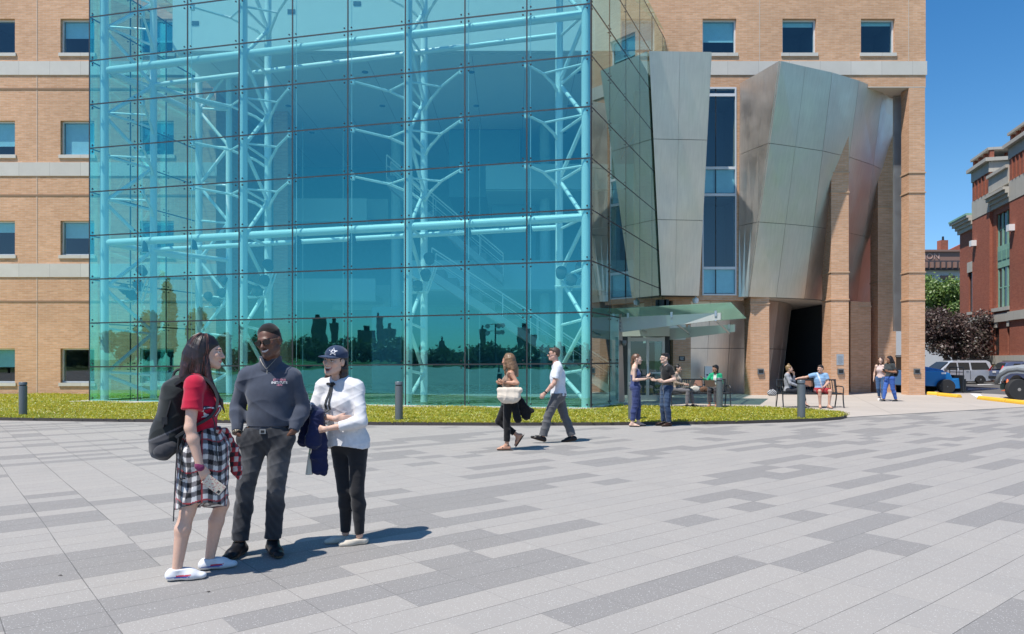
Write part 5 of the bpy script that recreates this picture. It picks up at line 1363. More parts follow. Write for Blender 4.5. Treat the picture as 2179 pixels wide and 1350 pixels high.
def face_color(k, V, skin, lips, brow, iris=(.03,.02,.015), smile=False, mouth=0):
    hs = k['hs']*.98; L = (V-k['head']) @ k['hr']/hs; C = np.tile(np.array(skin, float), (len(V), 1)); x, y, z = np.abs(L[:,0]), L[:,1], L[:,2]; fr = (y < -.055) & (np.abs(L[:,2]) < .12) & (x < .08)
    def put(m, c, a=1.0):
        mm = m & fr; C[mm] = C[mm]*(1-a)+np.array(c)*a
    put(((x-.031)/.026)**2+((z-.004)/.016)**2 < 1, np.array(skin)*.72, .5)
    put(((x/(.026+.010*smile))**2+((z+.060+.004*mouth-(.010*smile)*(x/.03)**2)/(.012+.005*mouth))**2 < 1) & (y < -.07), lips, .85)
    if smile or mouth:
        ce = -.058 if not mouth else -.055
        put(((x/(.023+.004*smile))**2+((z-ce-(.008*smile)*(x/.03)**2)/(.0048+.0008*smile))**2 < 1) & (y < -.06), (.66,.63,.58))
        if mouth: put(((x/.020)**2+((z+.068)/(.0075*mouth))**2 < 1) & (y < -.05), (.10,.02,.02))
    put(((x-.031)/.0150)**2+((z-.005)/.0062)**2 < 1, (.75,.72,.70)); put((x-.031)**2+(z-.005)**2 < .0058**2, iris)
    put((((x-.031)/.0165)**2+((z-.0105)/.0035)**2 < 1), (.02,.015,.012), .9)
    put((((x-.032)/.021)**2+((z-.024-.004*(1-((x-.03)/.02)**2))/.0042)**2 < 1), brow, .85)
    put(((x-.011)/.005)**2+((z+.037)/.004)**2 < 1, np.array(skin)*.3, .7)
    ck = np.exp(-(((x-.045)/.022)**2+((z+.02)/.022)**2))*(y < -.03)
    return C*(1-.22*ck[:,None])+ck[:,None]*.22*np.array([skin[0]*1.1, skin[1]*.72, skin[2]*.68])

def hair_prims(k, style):
    hs = k['hs']*.98; Rh = k['hr']; c = k['head']
    hp = lambda x, y, z: c+Rh @ (v3(x, y, z)*hs)
    E_ = lambda x, y, z, a, b, d: el(hp(x, y, z), (a*hs, b*hs, d*hs), Rh)
    if style == 'short': return [(E_(0,.026,.045,.081,.097,.082), 0.01), (E_(0,.055,.0,.074,.062,.07), .02), (E_(0,-.045,.088,.060,.045,.030), .02)], [E_(0,-.105,.005,.075,.062,.078), E_(0,-.02,-.062,.13,.09,.055)]
    if style == 'crop': return [(E_(0,.024,.048,.078,.090,.086), 0.01), (E_(0,.055,.0,.070,.056,.065), .02)], [E_(0,-.112,.018,.076,.064,.094), E_(0,-.03,-.068,.13,.095,.055)]
    if style == 'bun': return [(E_(0,.024,.040,.080,.099,.086), .01), (E_(0,.05,-.02,.07,.055,.06), .02), (E_(0,.03,.135,.036,.036,.030), .02)], [E_(0,-.105,-.005,.07,.060,.082), E_(0,-.03,-.085,.12,.08,.05)]
    if style == 'bob': return [(E_(0,.022,.042,.086,.103,.088), .01), (rc(hp(.066,.03,.0), hp(.066,.02,-.115), .036*hs, .030*hs), .03), (rc(hp(-.066,.03,.0), hp(-.066,.02,-.115), .036*hs, .030*hs), .03), (rc(hp(0,.075,.0), hp(0,.07,-.12), .055*hs, .05*hs), .03), (E_(0,-.07,.07,.062,.035,.034), .02)], [E_(0,-.115,-.035,.058,.060,.088)]
    if style == 'tail': return [(E_(0,.024,.040,.080,.099,.086), .01), (rc(hp(0,.10,.03), hp(0,.115,-.10), .040*hs, .028*hs), .02), (rc(hp(0,.115,-.10), hp(.0,.10,-.20), .028*hs, .014*hs), .02)], [E_(0,-.105,-.005,.07,.060,.082), E_(0,-.035,-.085,.12,.08,.05)]
    # long
    P_ = [(E_(0,.026,.044,.085,.101,.086), .01)]
    for x, y, x2, y2, z2, r, r2 in ((.066,.04,.075,.06,-.20,.040,.034),(-.066,.04,-.075,.06,-.20,.040,.034),(0,.08,0,.10,-.24,.058,.046),(.045,.075,.05,.10,-.26,.045,.036),(-.045,.075,-.05,.10,-.26,.045,.036),(.072,-.005,.085,-.03,-.23,.026,.018),(-.072,-.005,-.085,-.03,-.23,.026,.018)):
        P_.append((rc(hp(x,y,.02), hp(x2,y2,z2*.55), r*hs, r*hs*1.03), .025)); P_.append((rc(hp(x2,y2,z2*.55), hp(x2*1.02,y2*1.1,z2), r*hs*1.03, r2*hs), .025))
    return P_, [E_(0,-.112,-.03,.062,.066,.10)]

def person(label, loc, rz, k, h=.009, skin=(.55,.33,.24), lips=(.45,.16,.14), brow=(.04,.025,.02), hair='short', haircol=(.05,.03,.02), garments=(), group=None, smile=0, mouth=0, bare_feet=False, hair_extra=(), face=True, hairdisp=.004):
    o = thing('person', label, 'person', loc, rz, group)
    prs = torso_prims(k, 0)
    for sd in 'lr':
        prs += arm_prims(k, sd)+leg_prims(k, sd)
        if bare_feet: prs += foot_prims(k, sd)
        hd = k['hd_'+sd]
        d = k['wr_'+sd]-k['el_'+sd] if hd is None or hd.get('d') is None else hd['d']; n = v3(-1 if sd == 'l' else 1, 0, 0) if hd is None else hd['n']
        sg = hd.get('side', None) if hd else None
        if sg is None: sg = -1 if sd == 'l' else 1
        q = {} if hd is None else {a: b for a, b in hd.items() if a in ('curl', 'spread', 'thumb')}
        prs += hand_prims(k['wr_'+sd], d, n, sg, s=k['s']*(.92 if k['fem'] else 1.02), **q)
    prs.append((rc(k['neck']-v3(0,0,.05), k['head']+k['hr'] @ (v3(0,.02,-.075)*k['hs']), .056*k['s']*(.86 if k['fem'] else 1.06), .050*k['s']*(.88 if k['fem'] else 1.08)), .03))
    lo, hi = bounds([p for p, _ in prs]+[el(k['head'], (.12*k['hs'],)*3)])
    F_ = Fld(lo, hi, h)
    for p, kk in prs: F_.U(p, kk)
    head_add(F_, k, smile, mouth)
    part('body', F_, o, M['skin'], lambda V: face_color(k, V, skin, lips, brow, smile=smile, mouth=mouth), 0, sm=0 if h < .007 else 0)
    if hair:
        P_, cut = hair_prims(k, hair); P_ = P_+list(hair_extra)
        lo, hi = bounds([p for p, _ in P_]); F2 = Fld(lo, hi, min(h, .008))
        for p, kk in P_: F2.U(p, kk)
        for c in cut: F2.S(c, .015)
        def hc(V):
            g = .75+.35*np.sin(V[:,0]*210+V[:,2]*9+3*np.sin(V[:,1]*160))**2
            C = np.array(haircol)*g[:,None]
            if hair == 'crop':
                L = (V-k['head']) @ k['hr']/(k['hs']*.98); f = np.clip((np.minimum(np.sqrt((L[:,0]/.078)**2+((L[:,1]+.112)/.062)**2+((L[:,2]-.018)/.094)**2), np.sqrt((L[:,0]/.13)**2+((L[:,1]+.03)/.095)**2+((L[:,2]+.068)/.055)**2))-.98)/.13, 0, 1)[:,None]
                C = C*f+np.array(skin)*.75*(1-f)
            return C
        part('hair', F2, o, M['cloth'] if hair == 'crop' else M['hair'], hc, hairdisp, 5, 2.2)
    for gm in garments: garment(o, k, h, **gm)
    return o
def garment(o, k, h, kind, col, t=.014, name=None, hem=None, top=None, sleeve=0, t2=None, legs=0, disp=.004, seed=3, dens=1.0, mat='cloth', neck=None, side='lr', extra=(), sub=(), L=1.0, sole=None, bust=True, waist_open=None):
    mt = M[mat]
    if kind == 'top':
        P_ = torso_prims(k, t, bust)
        if sleeve:
            for sd in side: P_ += arm_prims(k, sd, t, sleeve, t2)
        P_ += list(extra); lo, hi = bounds([p for p, _ in P_]); F_ = Fld(lo, hi, h)
        for p, kk in P_: F_.U(p, kk)
        if hem is not None: F_.cut((lambda X, Y, Z: (hem-Z)+0*X+0*Y) if not callable(hem) else hem)
        nz = k['neck'][2]+(.0 if neck is None else neck)
        F_.S(rc(k['neck']-v3(0,0,.02)+v3(0,-.012,0), k['neck']+v3(0,-.02,.25), .058*k['s'], .075), .015)
        if top is not None: F_.cut(top)
        for c in sub: F_.S(c, .012)
        return part(name or 'shirt', F_, o, mt, col, disp, seed, dens)
    if kind == 'pants':
        P_ = [p for p in torso_prims(k, t, False)[:2]]
        for sd in side: P_ += leg_prims(k, sd, t, legs, t2)
        P_ += list(extra); lo, hi = bounds([p for p, _ in P_]); F_ = Fld(lo, hi, h)
        for p, kk in P_: F_.U(p, kk)
        wz = hem; F_.cut(lambda X, Y, Z: (Z-wz)+0*X+0*Y)
        for c in sub: F_.S(c, .012)
        return part(name or 'trousers', F_, o, mt, col, disp, seed, dens)
    if kind == 'raw':
        lo, hi = bounds([p for p, _ in extra]); F_ = Fld(lo, hi, h)
        for p, kk in extra: F_.U(p, kk)
        for c in sub: F_.S(c, .012)
        if hem is not None: F_.cut(hem)
        return part(name, F_, o, mt, col, disp, seed, dens)
    if kind == 'shoe':
        for sd in side:
            P_ = foot_prims(k, sd, t, L); an, f, u = foot_frame(k, sd); b = an-u*.085
            lo, hi = bounds([p for p, _ in P_]); F_ = Fld(lo, hi, min(h, .007))
            for p, kk in P_: F_.U(p, kk)
            F_.cut(lambda X, Y, Z: -((X-b[0])*u[0]+(Y-b[1])*u[1]+(Z-b[2])*u[2])+0.001)
            tp = top if top is not None else .075
            F_.cut(lambda X, Y, Z: ((X-b[0])*u[0]+(Y-b[1])*u[1]+(Z-b[2])*u[2])-tp)
            def cf(V, f=f, u=u, b=b, sd=sd):
                z = (V-b) @ u; xx = (V-b) @ f; C = np.tile(np.array(col if not callable(col) else (1, 1, 1), float), (len(V), 1))
                if callable(col): C = col(V, xx, z, (V-b) @ np.cross(f, u))
                if sole is not None: C[z < .018] = sole
                return C
            part('shoe', F_, o, mt, cf, 0)
# ================================================================== the three in front
LIGHT = (.66,.42,.315); PALE = (.68,.46,.35); DARK = (.125,.060,.038); BROWN = (.30,.15,.085)
def sphere_color(c): return c
HF = .0055
# ---- woman with the backpack, in profile, facing right
W1 = v3(*G(430, 1222)); 
k1 = skel(1.66, True, pelvis=v3(0,-.015,.93), chest=v3(0,.005,1.19), neck=v3(0,.02,1.385), head=v3(0,-.035,1.553), hr=rot(-4,4,0),
    sh_r=v3(-.158,.04,1.335), sh_l=v3(.158,.02,1.335), el_r=v3(-.208,.062,1.045), wr_r=v3(-.225,.0,.785), el_l=v3(.21,.06,1.05), wr_l=v3(.20,-.05,.80),
    hip_r=v3(-.085,-.01,.86), hip_l=v3(.085,-.03,.86), kn_r=v3(-.09,.085,.465), an_r=v3(-.10,.15,.085), kn_l=v3(.09,-.125,.465), an_l=v3(.10,-.045,.085),
    ft_r=(-4,0), ft_l=(6,0), g=.98, leg=.95, arm=1.18,
    hd_r=dict(d=v3(.12,-.42,-.9), n=v3(.9,.35,.1), curl=30, thumb=25), hd_l=dict(d=v3(0,-.3,-.95), n=v3(-1,0,0), curl=30))
def gingham(V, cx=0, cy=-.01, cell=.034):
    th = np.arctan2(V[:,0]-cx, -(V[:,1]-cy))*.175; z = V[:,2]+.012*np.sin(th*30)
    a = (np.floor(th/cell) % 2); b = (np.floor(z/cell) % 2); s = a+b
    C = np.where((s == 0)[:,None], [.72,.70,.68], np.where((s == 1)[:,None], [.17,.16,.17], [.012,.012,.015]))
    rd = (np.abs((th/cell) % 6-3.9) < .13) | (np.abs((z/cell) % 6-3.9) < .13)
    return np.where(rd[:,None], [.40,.05,.06], C)
def redplaid(V):
    z = V[:,2]; u = V[:,0]*.7-V[:,1]; a = (np.floor(u/.03) % 2); b = (np.floor(z/.035) % 2); s = a+b
    return np.where((s == 0)[:,None], [.55,.50,.48], np.where((s == 1)[:,None], [.35,.03,.04], [.03,.02,.03]))
def sneaker(V, f, z, sd):
    C = np.tile([.78,.78,.80], (len(V), 1))
    a = np.abs(z-(.030+.10*np.abs(f-.03)*.35)) < .0045; C[a & (f > -.06) & (f < .085)] = [.05,.12,.45]
    b = np.abs(z-(.040+.10*np.abs(f-.04)*.30)) < .0035; C[b & (f > .0) & (f < .09)] = [.65,.05,.08]
    C[z < .014] = [.70,.69,.67]; C[z < .006] = [.45,.30,.20]; C[(np.abs(sd) < .012) & (f > .03) & (f < .11) & (z > .05)] = [.62,.66,.80]
    return C
person_hair = (.055,.020,.016)
w1 = person('dark haired woman in a red tee and checked skirt with a backpack, in profile', W1, R(110), k1, HF, LIGHT, (.42,.13,.13), (.03,.018,.015), None, garments=[
    dict(kind='top', col=(.50,.008,.040), t=.012, hem=1.005, sleeve=.60, t2=.030, disp=.004, name='tee_shirt', neck=.0),
    dict(kind='raw', name='skirt', col=gingham, disp=.009, dens=.8, seed=8, extra=[(rc((0,-.012,1.03),(0,-.008,.86),.118,.178,((0,-1,0),1.06)),.0),(rc((0,-.008,.86),(0,.012,.30),.178,.188,((0,-1,0),1.06)),.05)], hem=lambda X,Y,Z: np.maximum((.495-.035*np.cos(np.arctan2(X,-Y)*2)-Z), Z-1.035)),
    dict(kind='raw', name='tied_sleeve', col=redplaid, disp=.010, seed=2, extra=[(rc((.02,-.15,1.0),(.06,-.205,.86),.028,.040),.0),(rc((.06,-.205,.86),(.08,-.225,.70),.040,.046,((1,0,0),1.5)),.02),(rc((.08,-.225,.70),(.09,-.24,.655),.035,.028,((1,0,0),1.5)),.02),(rc((-.10,-.11,1.01),(.10,-.12,1.0),.022,.022),.02)]),
    dict(kind='shoe', col=sneaker, t=.008, L=1.02, top=.082)], smile=0)
hs = k1['hs']*.98; hp1 = lambda x, y, z: k1['head']+k1['hr'] @ (v3(x, y, z)*hs)
E1 = lambda x, y, z, a, b, d: el(hp1(x, y, z), (a*hs, b*hs, d*hs), k1['hr'])
hpr = [(E1(0,.028,.046,.088,.103,.087),.01),(E1(0,.070,-.03,.092,.078,.11),.04),(rc(hp1(.0,.085,-.03),hp1(0,.115,-.22),.082,.060),.03),(rc(hp1(-.052,.03,.02),hp1(-.080,.04,-.19),.042,.032),.04),(rc(hp1(-.07,-.005,-.06),hp1(-.088,-.035,-.20),.026,.022),.02),(rc(hp1(-.088,-.035,-.20),v3(-.095,-.125,1.215),.022,.014),.02),(rc(v3(-.095,-.125,1.215),v3(-.085,-.15,1.13),.014,.006),.01),(rc(hp1(.052,.03,.02),hp1(.080,.03,-.2),.042,.03),.04),(rc(hp1(.085,.0,-.2),v3(.085,-.13,1.18),.024,.008),.02),(rc(hp1(-.03,.12,-.12),hp1(-.04,.15,-.25),.045,.030),.02)]
lo, hi = bounds([p for p, _ in hpr]); F2 = Fld(lo, hi, HF)
for p, q in hpr: F2.U(p, q)
F2.S(E1(0,-.122,-.03,.068,.074,.108), .008)
def hair1(V):
    g = np.sin(V[:,1]*230+V[:,0]*60+V[:,2]*22+2.5*np.sin(V[:,2]*14+V[:,1]*30)); t = np.clip((1.645-V[:,2])/.22, 0, 1)[:,None]**1.3
    C = np.array([.010,.008,.009])*(1-t)+np.array([.060,.019,.017])*t
    return C*(.75+.7*np.clip(g, 0, 1)[:,None]**3)
part('hair', F2, w1, M['hair'], hair1, .004, 5, 1.6)
part('bracelet', (lambda f: f)(Fld((-.27,-.05,.75),(-.18,.06,.83),.004).U(rc((-.224,.008,.790),(-.226,-.002,.778),.0285,.0275),0)), w1, M['cloth'], (.20,.03,.10))
def tee_bvh(o, nm):
    c = [x for x in o.children if x.name.split('.')[0] == nm][0]
    return BVHTree.FromPolygons([v.co for v in c.data.vertices], [p.vertices for p in c.data.polygons])
bv = tee_bvh(w1, 'tee_shirt'); wtx = plain('print_white', (.80,.78,.78), .8); wtn = plain('print_navy', (.03,.03,.07), .8)
for m_, off, bo in ((wtn, .0025, .007), (wtx, .004, .0)):
    text_mesh('STEV', .115, m_, 'chest_lettering', w1, frame_mtx((-.055,-.4,1.15), (1,.0,.18), (0,0,1)), off, bv, (0,1,0), bo, sub=1)
# backpack (carried, so a thing of its own)
bp = thing('backpack', 'black and grey backpack worn on the back of the woman in red', 'backpack', W1, R(110))
F2 = Fld((-.2,.05,.72),(.2,.5,1.45),HF)
for p, q in ((rc((0,.160,1.27),(0,.215,.96),.100,.112,((1,0,0),.85)),.0),(rc((0,.18,1.30),(0,.15,1.34),.075,.055),.05),(el((0,.262,.98),(.11,.075,.125)),.03),(el((0,.25,.89),(.115,.088,.08)),.03)): F2.U(p, q)
def bpc(V):
    C = np.tile([.014,.018,.019], (len(V), 1)); lowp = (V[:,2] < 1.01-.45*(V[:,1]-.2)) & (V[:,1] > .20); C[lowp] = [.055,.055,.062]
    C[(V[:,2] > 1.2) & (np.abs(V[:,0]) < .05)] = [.05,.055,.055]; C[np.abs(V[:,2]-(1.01-.45*(V[:,1]-.2))) < .006] = [.12,.12,.13]; return C
part('bag_body', F2, bp, M['cloth'], bpc, .010, 4, .9)
pk = Fld((-.2,.1,.78),(-.05,.36,1.02),HF).U(rc((-.108,.19,.91),(-.108,.25,.88),.046,.048,((1,0,0),1.5)),0); part('side_pocket', pk, bp, M['cloth'], (.050,.050,.056), .006, 6)
blk = M['black_matte']
def strap(name, pts, w_, t_=.006, par=bp):
    pts = [Vector(p) for p in pts]; m = MB(); n = len(pts)
    for i in range(n-1):
        a, b = pts[i], pts[i+1]; d = (b-a).normalized(); side = Vector((1,0,0)) if abs(d.x) < .8 else Vector((0,1,0)); side = (side-d*side.dot(d)).normalized(); nn = d.cross(side)
        m.obox((a+b)/2, d*((b-a).length/2+.004), side*w_/2, nn*t_)
    return localpart(m, name, blk, par)
def curve(pts, n=14):
    P_ = [np.array(p, float) for p in pts]; out = []
    P_ = [P_[0]*2-P_[1]]+P_+[P_[-1]*2-P_[-2]]
    for i in range(1, len(P_)-2):
        for t in np.linspace(0, 1, n//(len(P_)-3)+1, endpoint=False):
            a, b, c, d = P_[i-1:i+3]; out.append(.5*((2*b)+(c-a)*t+(2*a-5*b+4*c-d)*t*t+(3*b-a-3*c+d)*t**3))
    return out+[P_[-2]]
strap('shoulder_strap', curve([(-.09,.16,1.335),(-.10,.07,1.392),(-.108,-.02,1.375),(-.118,-.085,1.30),(-.128,-.105,1.20),(-.145,-.06,1.11),(-.14,.06,1.04),(-.12,.15,.98)], 28), .044, .009)
strap('shoulder_strap', curve([(.09,.16,1.335),(.10,.07,1.392),(.108,-.02,1.37),(.118,-.07,1.29),(.135,-.06,1.16),(.15,.0,1.06),(.12,.14,.98)], 24), .044, .009)
strap('webbing', curve([(-.15,-.07,1.12),(-.155,-.09,1.05),(-.165,-.10,.9),(-.172,-.11,.79)]), .022, .003); strap('webbing', curve([(-.13,.14,.98),(-.15,.155,.75),(-.155,.165,.50),(-.155,.168,.42)]), .024, .003); strap('webbing', curve([(-.11,.11,.95),(-.165,.13,.72),(-.16,.10,.70)]), .022, .003)
strap('compression_strap', [(-.112,.19,1.22),(-.122,.235,1.05)], .026, .004); localpart(MB().cbox((-.126,.225,1.09), (.014,.035,.05)), 'buckle', M['black'], bp)
localpart(MB().tube(curve([(0,.10,1.37),(0,.13,1.43),(0,.17,1.42),(0,.19,1.36)]), .010, 6), 'grab_handle', blk, bp)
ph = thing('phone', 'phone in a floral cream case held by the woman with the backpack', 'phone', W1, R(110))
m = MB(); c = Vector((-.215,-.085,.655)); d = Vector((.05,-.72,-.62)).normalized(); n_ = Vector((-1,.0,.0)); n_ = (n_-d*n_.dot(d)).normalized(); s_ = d.cross(n_); m.obox(c, d*.073, s_*.036, n_*.005)
tp = NT('phone_case'); vo = tp.n('TexVoronoi'); tp.l(tp.coord(), vo.inputs['Vector']); vo.inputs['Scale'].default_value = 90
tp.pbr(tp.mix(tp.math('LESS_THAN', vo.outputs['Distance'], .35), (.66,.58,.46), (.55,.20,.18)), .4)
localpart(m, 'case', tp.m, ph, bevel=.004); localpart(MB().obox(c+d*.055+s_*.018+n_*.0055, d*.009, s_*.009, n_*.0012), 'camera_lens', M['black'], ph)

# ---- man in the quarter-zip sweatshirt
W2 = v3(*G(568, 1177))
k2 = skel(1.78, False, pelvis=v3(.015,-.0,.945), chest=v3(.02,.01,1.235), neck=v3(.025,.01,1.468), head=v3(.034,-.050,1.640), hr=rot(-10,10,-9),
    sh_l=v3(.200,.0,1.36), sh_r=v3(-.165,.02,1.37), el_r=v3(-.243,.055,1.135), wr_r=v3(-.205,-.07,.945), el_l=v3(.268,.05,1.13), wr_l=v3(.222,-.06,.95),
    hip_r=v3(-.085,0,.91), hip_l=v3(.10,0,.91), kn_r=v3(-.150,-.06,.49), an_r=v3(-.185,-.075,.09), kn_l=v3(.085,-.045,.49), an_l=v3(.050,-.01,.09), ft_r=(-10,0), ft_l=(32,0), g=1.02, hs=1.08, arm=1.04, leg=1.0,
    hd_r=dict(d=v3(.50,.10,-.85), n=v3(.85,.35,.4), curl=10, thumb=12), hd_l=dict(d=v3(-.50,.10,-.85), n=v3(-.85,.35,.4), curl=10, thumb=12))
def jeans(V, base=(.030,.032,.038), hi=(.135,.138,.148)):
    z = V[:,2]; f = np.exp(-((z-.68)/.13)**2)*(V[:,1] < -.0)*.45+np.exp(-((z-.47)/.06)**2)*(V[:,1] < -.02)*.35+.12*np.sin(V[:,0]*55+V[:,2]*36)**4
    return np.array(base)*(1-f[:,None])+np.array(hi)*f[:,None]
def zipper_sub(): return [rc(k2['neck']+v3(.0,-.115,.02), k2['neck']+v3(0,-.075,.14), .012, .05)]
col_ = [(rc(k2['neck']+v3(-.004,.004,-.02), k2['neck']+v3(0,-.004,.062), .086, .082), .03)]
SW = (.058,.070,.100)
m2 = person('smiling man in a slate quarter-zip sweatshirt, sunglasses and dark jeans', W2, 0, k2, HF, DARK, (.16,.05,.04), (.01,.008,.008), 'crop', (.008,.006,.006), [
    dict(kind='top', col=SW, t=.022, hem=.985, sleeve=1.93, t2=.012, disp=.013, dens=.95, seed=12, name='sweatshirt', extra=[(el((.015,-.010,1.06),(.158,.118,.10)),.06)], sub=[rc(k2['neck']+v3(0,-.105,-.035), k2['neck']+v3(0,-.08,.08), .008, .035)]),
    dict(kind='raw', name='collar', col=[x*.92 for x in SW], disp=.002, extra=[(rc(k2['neck']+v3(0,.006,-.035), k2['neck']+v3(0,.0,.052), .092, .083), 0)], sub=[rc(k2['neck']+v3(0,.004,-.08), k2['neck']+v3(0,-.004,.12), .070, .068), rc(k2['neck']+v3(0,-.13,-.045), k2['neck']+v3(0,-.10,.075), .006, .052)], hem=lambda X,Y,Z: (Z-k2['neck'][2]-.062+.18*np.maximum(0, -.03-Y))+0*X),
    dict(kind='raw', name='waistband', col=[x*.9 for x in SW], disp=.0, extra=[(rc((.015,.0,.995),(.015,.0,.965),.153,.150,((0,-1,0),1.30)),.0)], hem=lambda X,Y,Z: np.maximum(.962-Z, Z-1.01)+0*X+0*Y),
    dict(kind='pants', col=jeans, t=.013, t2=.026, legs=1.93, hem=.98, disp=.007, dens=1.1, seed=4, name='jeans', extra=[(rc(k2['wr_r']+v3(.035,.01,-.055), k2['wr_r']+v3(.09,.02,-.14), .052, .055), .03), (rc(k2['wr_l']+v3(-.035,.01,-.055), k2['wr_l']+v3(-.09,.02,-.14), .052, .055), .03)]),
    dict(kind='shoe', col=(.012,.012,.014), t=.010, L=1.10, top=.105, mat='leather', sole=(.20,.13,.08))], smile=1, hairdisp=.002)
for sd in (-1, 1):
    wq = k2['wr_r'] if sd < 0 else k2['wr_l']; eq = k2['el_r'] if sd < 0 else k2['el_l']; u_ = (wq-eq)/np.linalg.norm(wq-eq)
    part('cuff', Fld(np.minimum(wq,eq)-.08, np.maximum(wq,eq)+.08, HF).U(rc(wq-u_*.055, wq-u_*.005, .044, .040, None, True), 0), m2, M['cloth'], [x*.9 for x in SW])
wq, u_ = k2['wr_r'], (k2['wr_r']-k2['el_r'])/np.linalg.norm(k2['wr_r']-k2['el_r'])
part('bead_bracelet', Fld(wq-.06, wq+.06, .004).U(rc(wq+u_*.004, wq+u_*.014, .037, .036, None, True), 0), m2, M['leather'], lambda V: np.where((np.sin(V[:,0]*400)*np.sin(V[:,1]*400) > .3)[:,None], [.5,.42,.3], [.02,.02,.02]))
part('belt', Fld((-.2,-.2,.93),(.22,.2,.99),HF).U(rc((.015,0,.968),(.015,0,.945),.146,.148,((0,-1,0),1.33),True),0), m2, M['leather'], (.010,.010,.011))
localpart(MB().cbox((.012,-.128,.955), (.045,.012,.034)).cbox((.012,-.1345,.955), (.028,.004,.020), 0, 1), 'belt_buckle', [M['steel_post'], M['black']], m2)
# glasses
hs = k2['hs']*.98; hp2 = lambda x, y, z: Vector(k2['head']+k2['hr'] @ (v3(x, y, z)*hs))
hx, hy, hz = (Vector(k2['hr'] @ v3(*e)) for e in ((1,0,0),(0,1,0),(0,0,1)))
def shades(o, hp, hx, hy, hz, hs):
    m = MB()
    for s in (-1, 1):
        ring = [(-.026,.015),(.024,.015),(.029,.009),(.025,-.012),(.015,-.019),(-.014,-.019),(-.024,-.011)]
        m.slab([hp(s*.033+s*x, -.103+.012*max(0, x/.03), .006+z) for x, z in ring], hy*.006)
    m.tube([hp(-.010,-.106,.012), hp(.010,-.106,.012)], .0028*hs, 6)
    g = localpart(m, 'sunglasses', plain('black_lens', (.006,.006,.007), .08), o)
    m = MB()
    for s in (-1, 1): m.tube([hp(s*.060,-.092,.014), hp(s*.078,-.045,.014), hp(s*.083,.012,.010)], .0035*hs, 6)
    localpart(m, 'temple_arm', plain('horn_frame', (.16,.09,.05), .3), g)
shades(m2, hp2, hx, hy, hz, hs)
bv = tee_bvh(m2, 'sweatshirt'); zp = plain('zip_metal', (.30,.28,.25), .5, .4)
n0 = k2['neck']
def snap(p, dr, b, off):
    h = b.ray_cast(Vector(p)-Vector(dr)*.3, Vector(dr)); return (h[0]-Vector(dr)*off) if h[0] is not None else Vector(p)
bvk = tee_bvh(m2, 'collar')
pts = [Vector((n0[0]+x, n0[1]+y, n0[2]+z)) for x, y, z in ((-.063,-.052,.046),(-.048,-.074,.020),(-.024,-.090,-.012),(.0,-.099,-.040),(.024,-.090,-.012),(.048,-.074,.020),(.063,-.052,.046))]
localpart(MB().tube(pts, .0022, 6), 'zip_edge', zp, m2); localpart(MB().cbox(snap((n0[0],-.2,n0[2]-.060), (0,1,0), bv, .005), (.010,.006,.034)), 'zip_pull', zp, m2)
pk_ = plain('print_pink', (.62,.25,.32), .8)
text_mesh('STEVENS', .024, pk_, 'chest_badge', m2, frame_mtx((.125,-.4,1.345),(1,0,0),(0,0,1)), .003, bv, (0,1,0), .0006)
text_mesh('INSTITUTE', .024, wtx, 'chest_badge', m2, frame_mtx((.125,-.4,1.325),(1,0,0),(0,0,1)), .003, bv, (0,1,0), .0006)
text_mesh('1870', .020, pk_, 'chest_badge', m2, frame_mtx((.125,-.4,1.306),(1,0,0),(0,0,1)), .003, bv, (0,1,0), .0006)
text_mesh('CALIFORNIA', .050, wtx, 'sleeve_lettering', m2, frame_mtx((.40,.0,1.19),(-.20,-.06,1),(.55,.8,.1)), .003, bv, (-.85,.50,0), .001, sub=1)

# ---- laughing woman in cap and white blouse
W3 = v3(*G(738, 1157)); TH = -30
def wo(dx, dy, z):
    c, s = math.cos(R(-TH)), math.sin(R(-TH)); return v3(dx*c-dy*s, dx*s+dy*c, z)
k3 = skel(1.58, True, pelvis=wo(.012,.0,.865), chest=wo(-.035,.01,1.15), neck=wo(-.055,.02,1.335), head=wo(-.095,-.020,1.488), hr=rot(8,0,6),
    sh_r=wo(-.208,.055,1.285), sh_l=wo(.096,-.055,1.275), el_r=wo(-.275,-.045,1.055), wr_r=wo(-.040,-.205,1.035), el_l=wo(.150,-.150,1.005), wr_l=wo(-.125,-.235,.955),
    hip_r=wo(-.065,.04,.82), hip_l=wo(.100,-.03,.82), kn_r=wo(-.012,-.03,.44), an_r=wo(-.022,.05,.078), kn_l=wo(.095,-.06,.44), an_l=wo(.108,-.02,.075), ft_r=(-38,0), ft_l=(-36,0), g=1.0, arm=.98, leg=.95,
    hd_r=dict(d=wo(.90,.36,-.05), n=wo(-.3,.9,-.1), curl=14), hd_l=dict(d=wo(-.9,.25,-.10), n=wo(.1,.9,.1), curl=20))
k3['ft_r'] = (-38,0); k3['ft_l'] = (-36,0)
BL = (.70,.69,.70)
w3 = person('laughing woman in a navy star cap, white blouse and black leggings, arms folded', W3, R(TH), k3, HF, LIGHT, (.42,.14,.13), (.03,.02,.015), None, garments=[
    dict(kind='top', col=BL, t=.022, hem=lambda X,Y,Z: (.775+.035*np.sin(X*9+1.2)-Z)+0*Y, sleeve=1.62, t2=.018, disp=.006, dens=.8, seed=22, name='blouse', extra=[(rc(wo(-.03,.01,1.1), wo(.012,0,.76), .128, .185, (v3(0,-1,0), 1.2)), .06), (rc(k3['neck']-v3(0,0,.02), k3['neck']+v3(0,-.005,.035), .058, .055), .02)], neck=.05),
    dict(kind='pants', col=(.018,.018,.021), t=.009, t2=.008, legs=1.97, hem=.86, disp=.003, name='leggings'),
    dict(kind='shoe', col=(.62,.55,.45), t=.007, L=.98, top=.058, mat='cloth', sole=(.50,.42,.32))], smile=1, mouth=1.3)
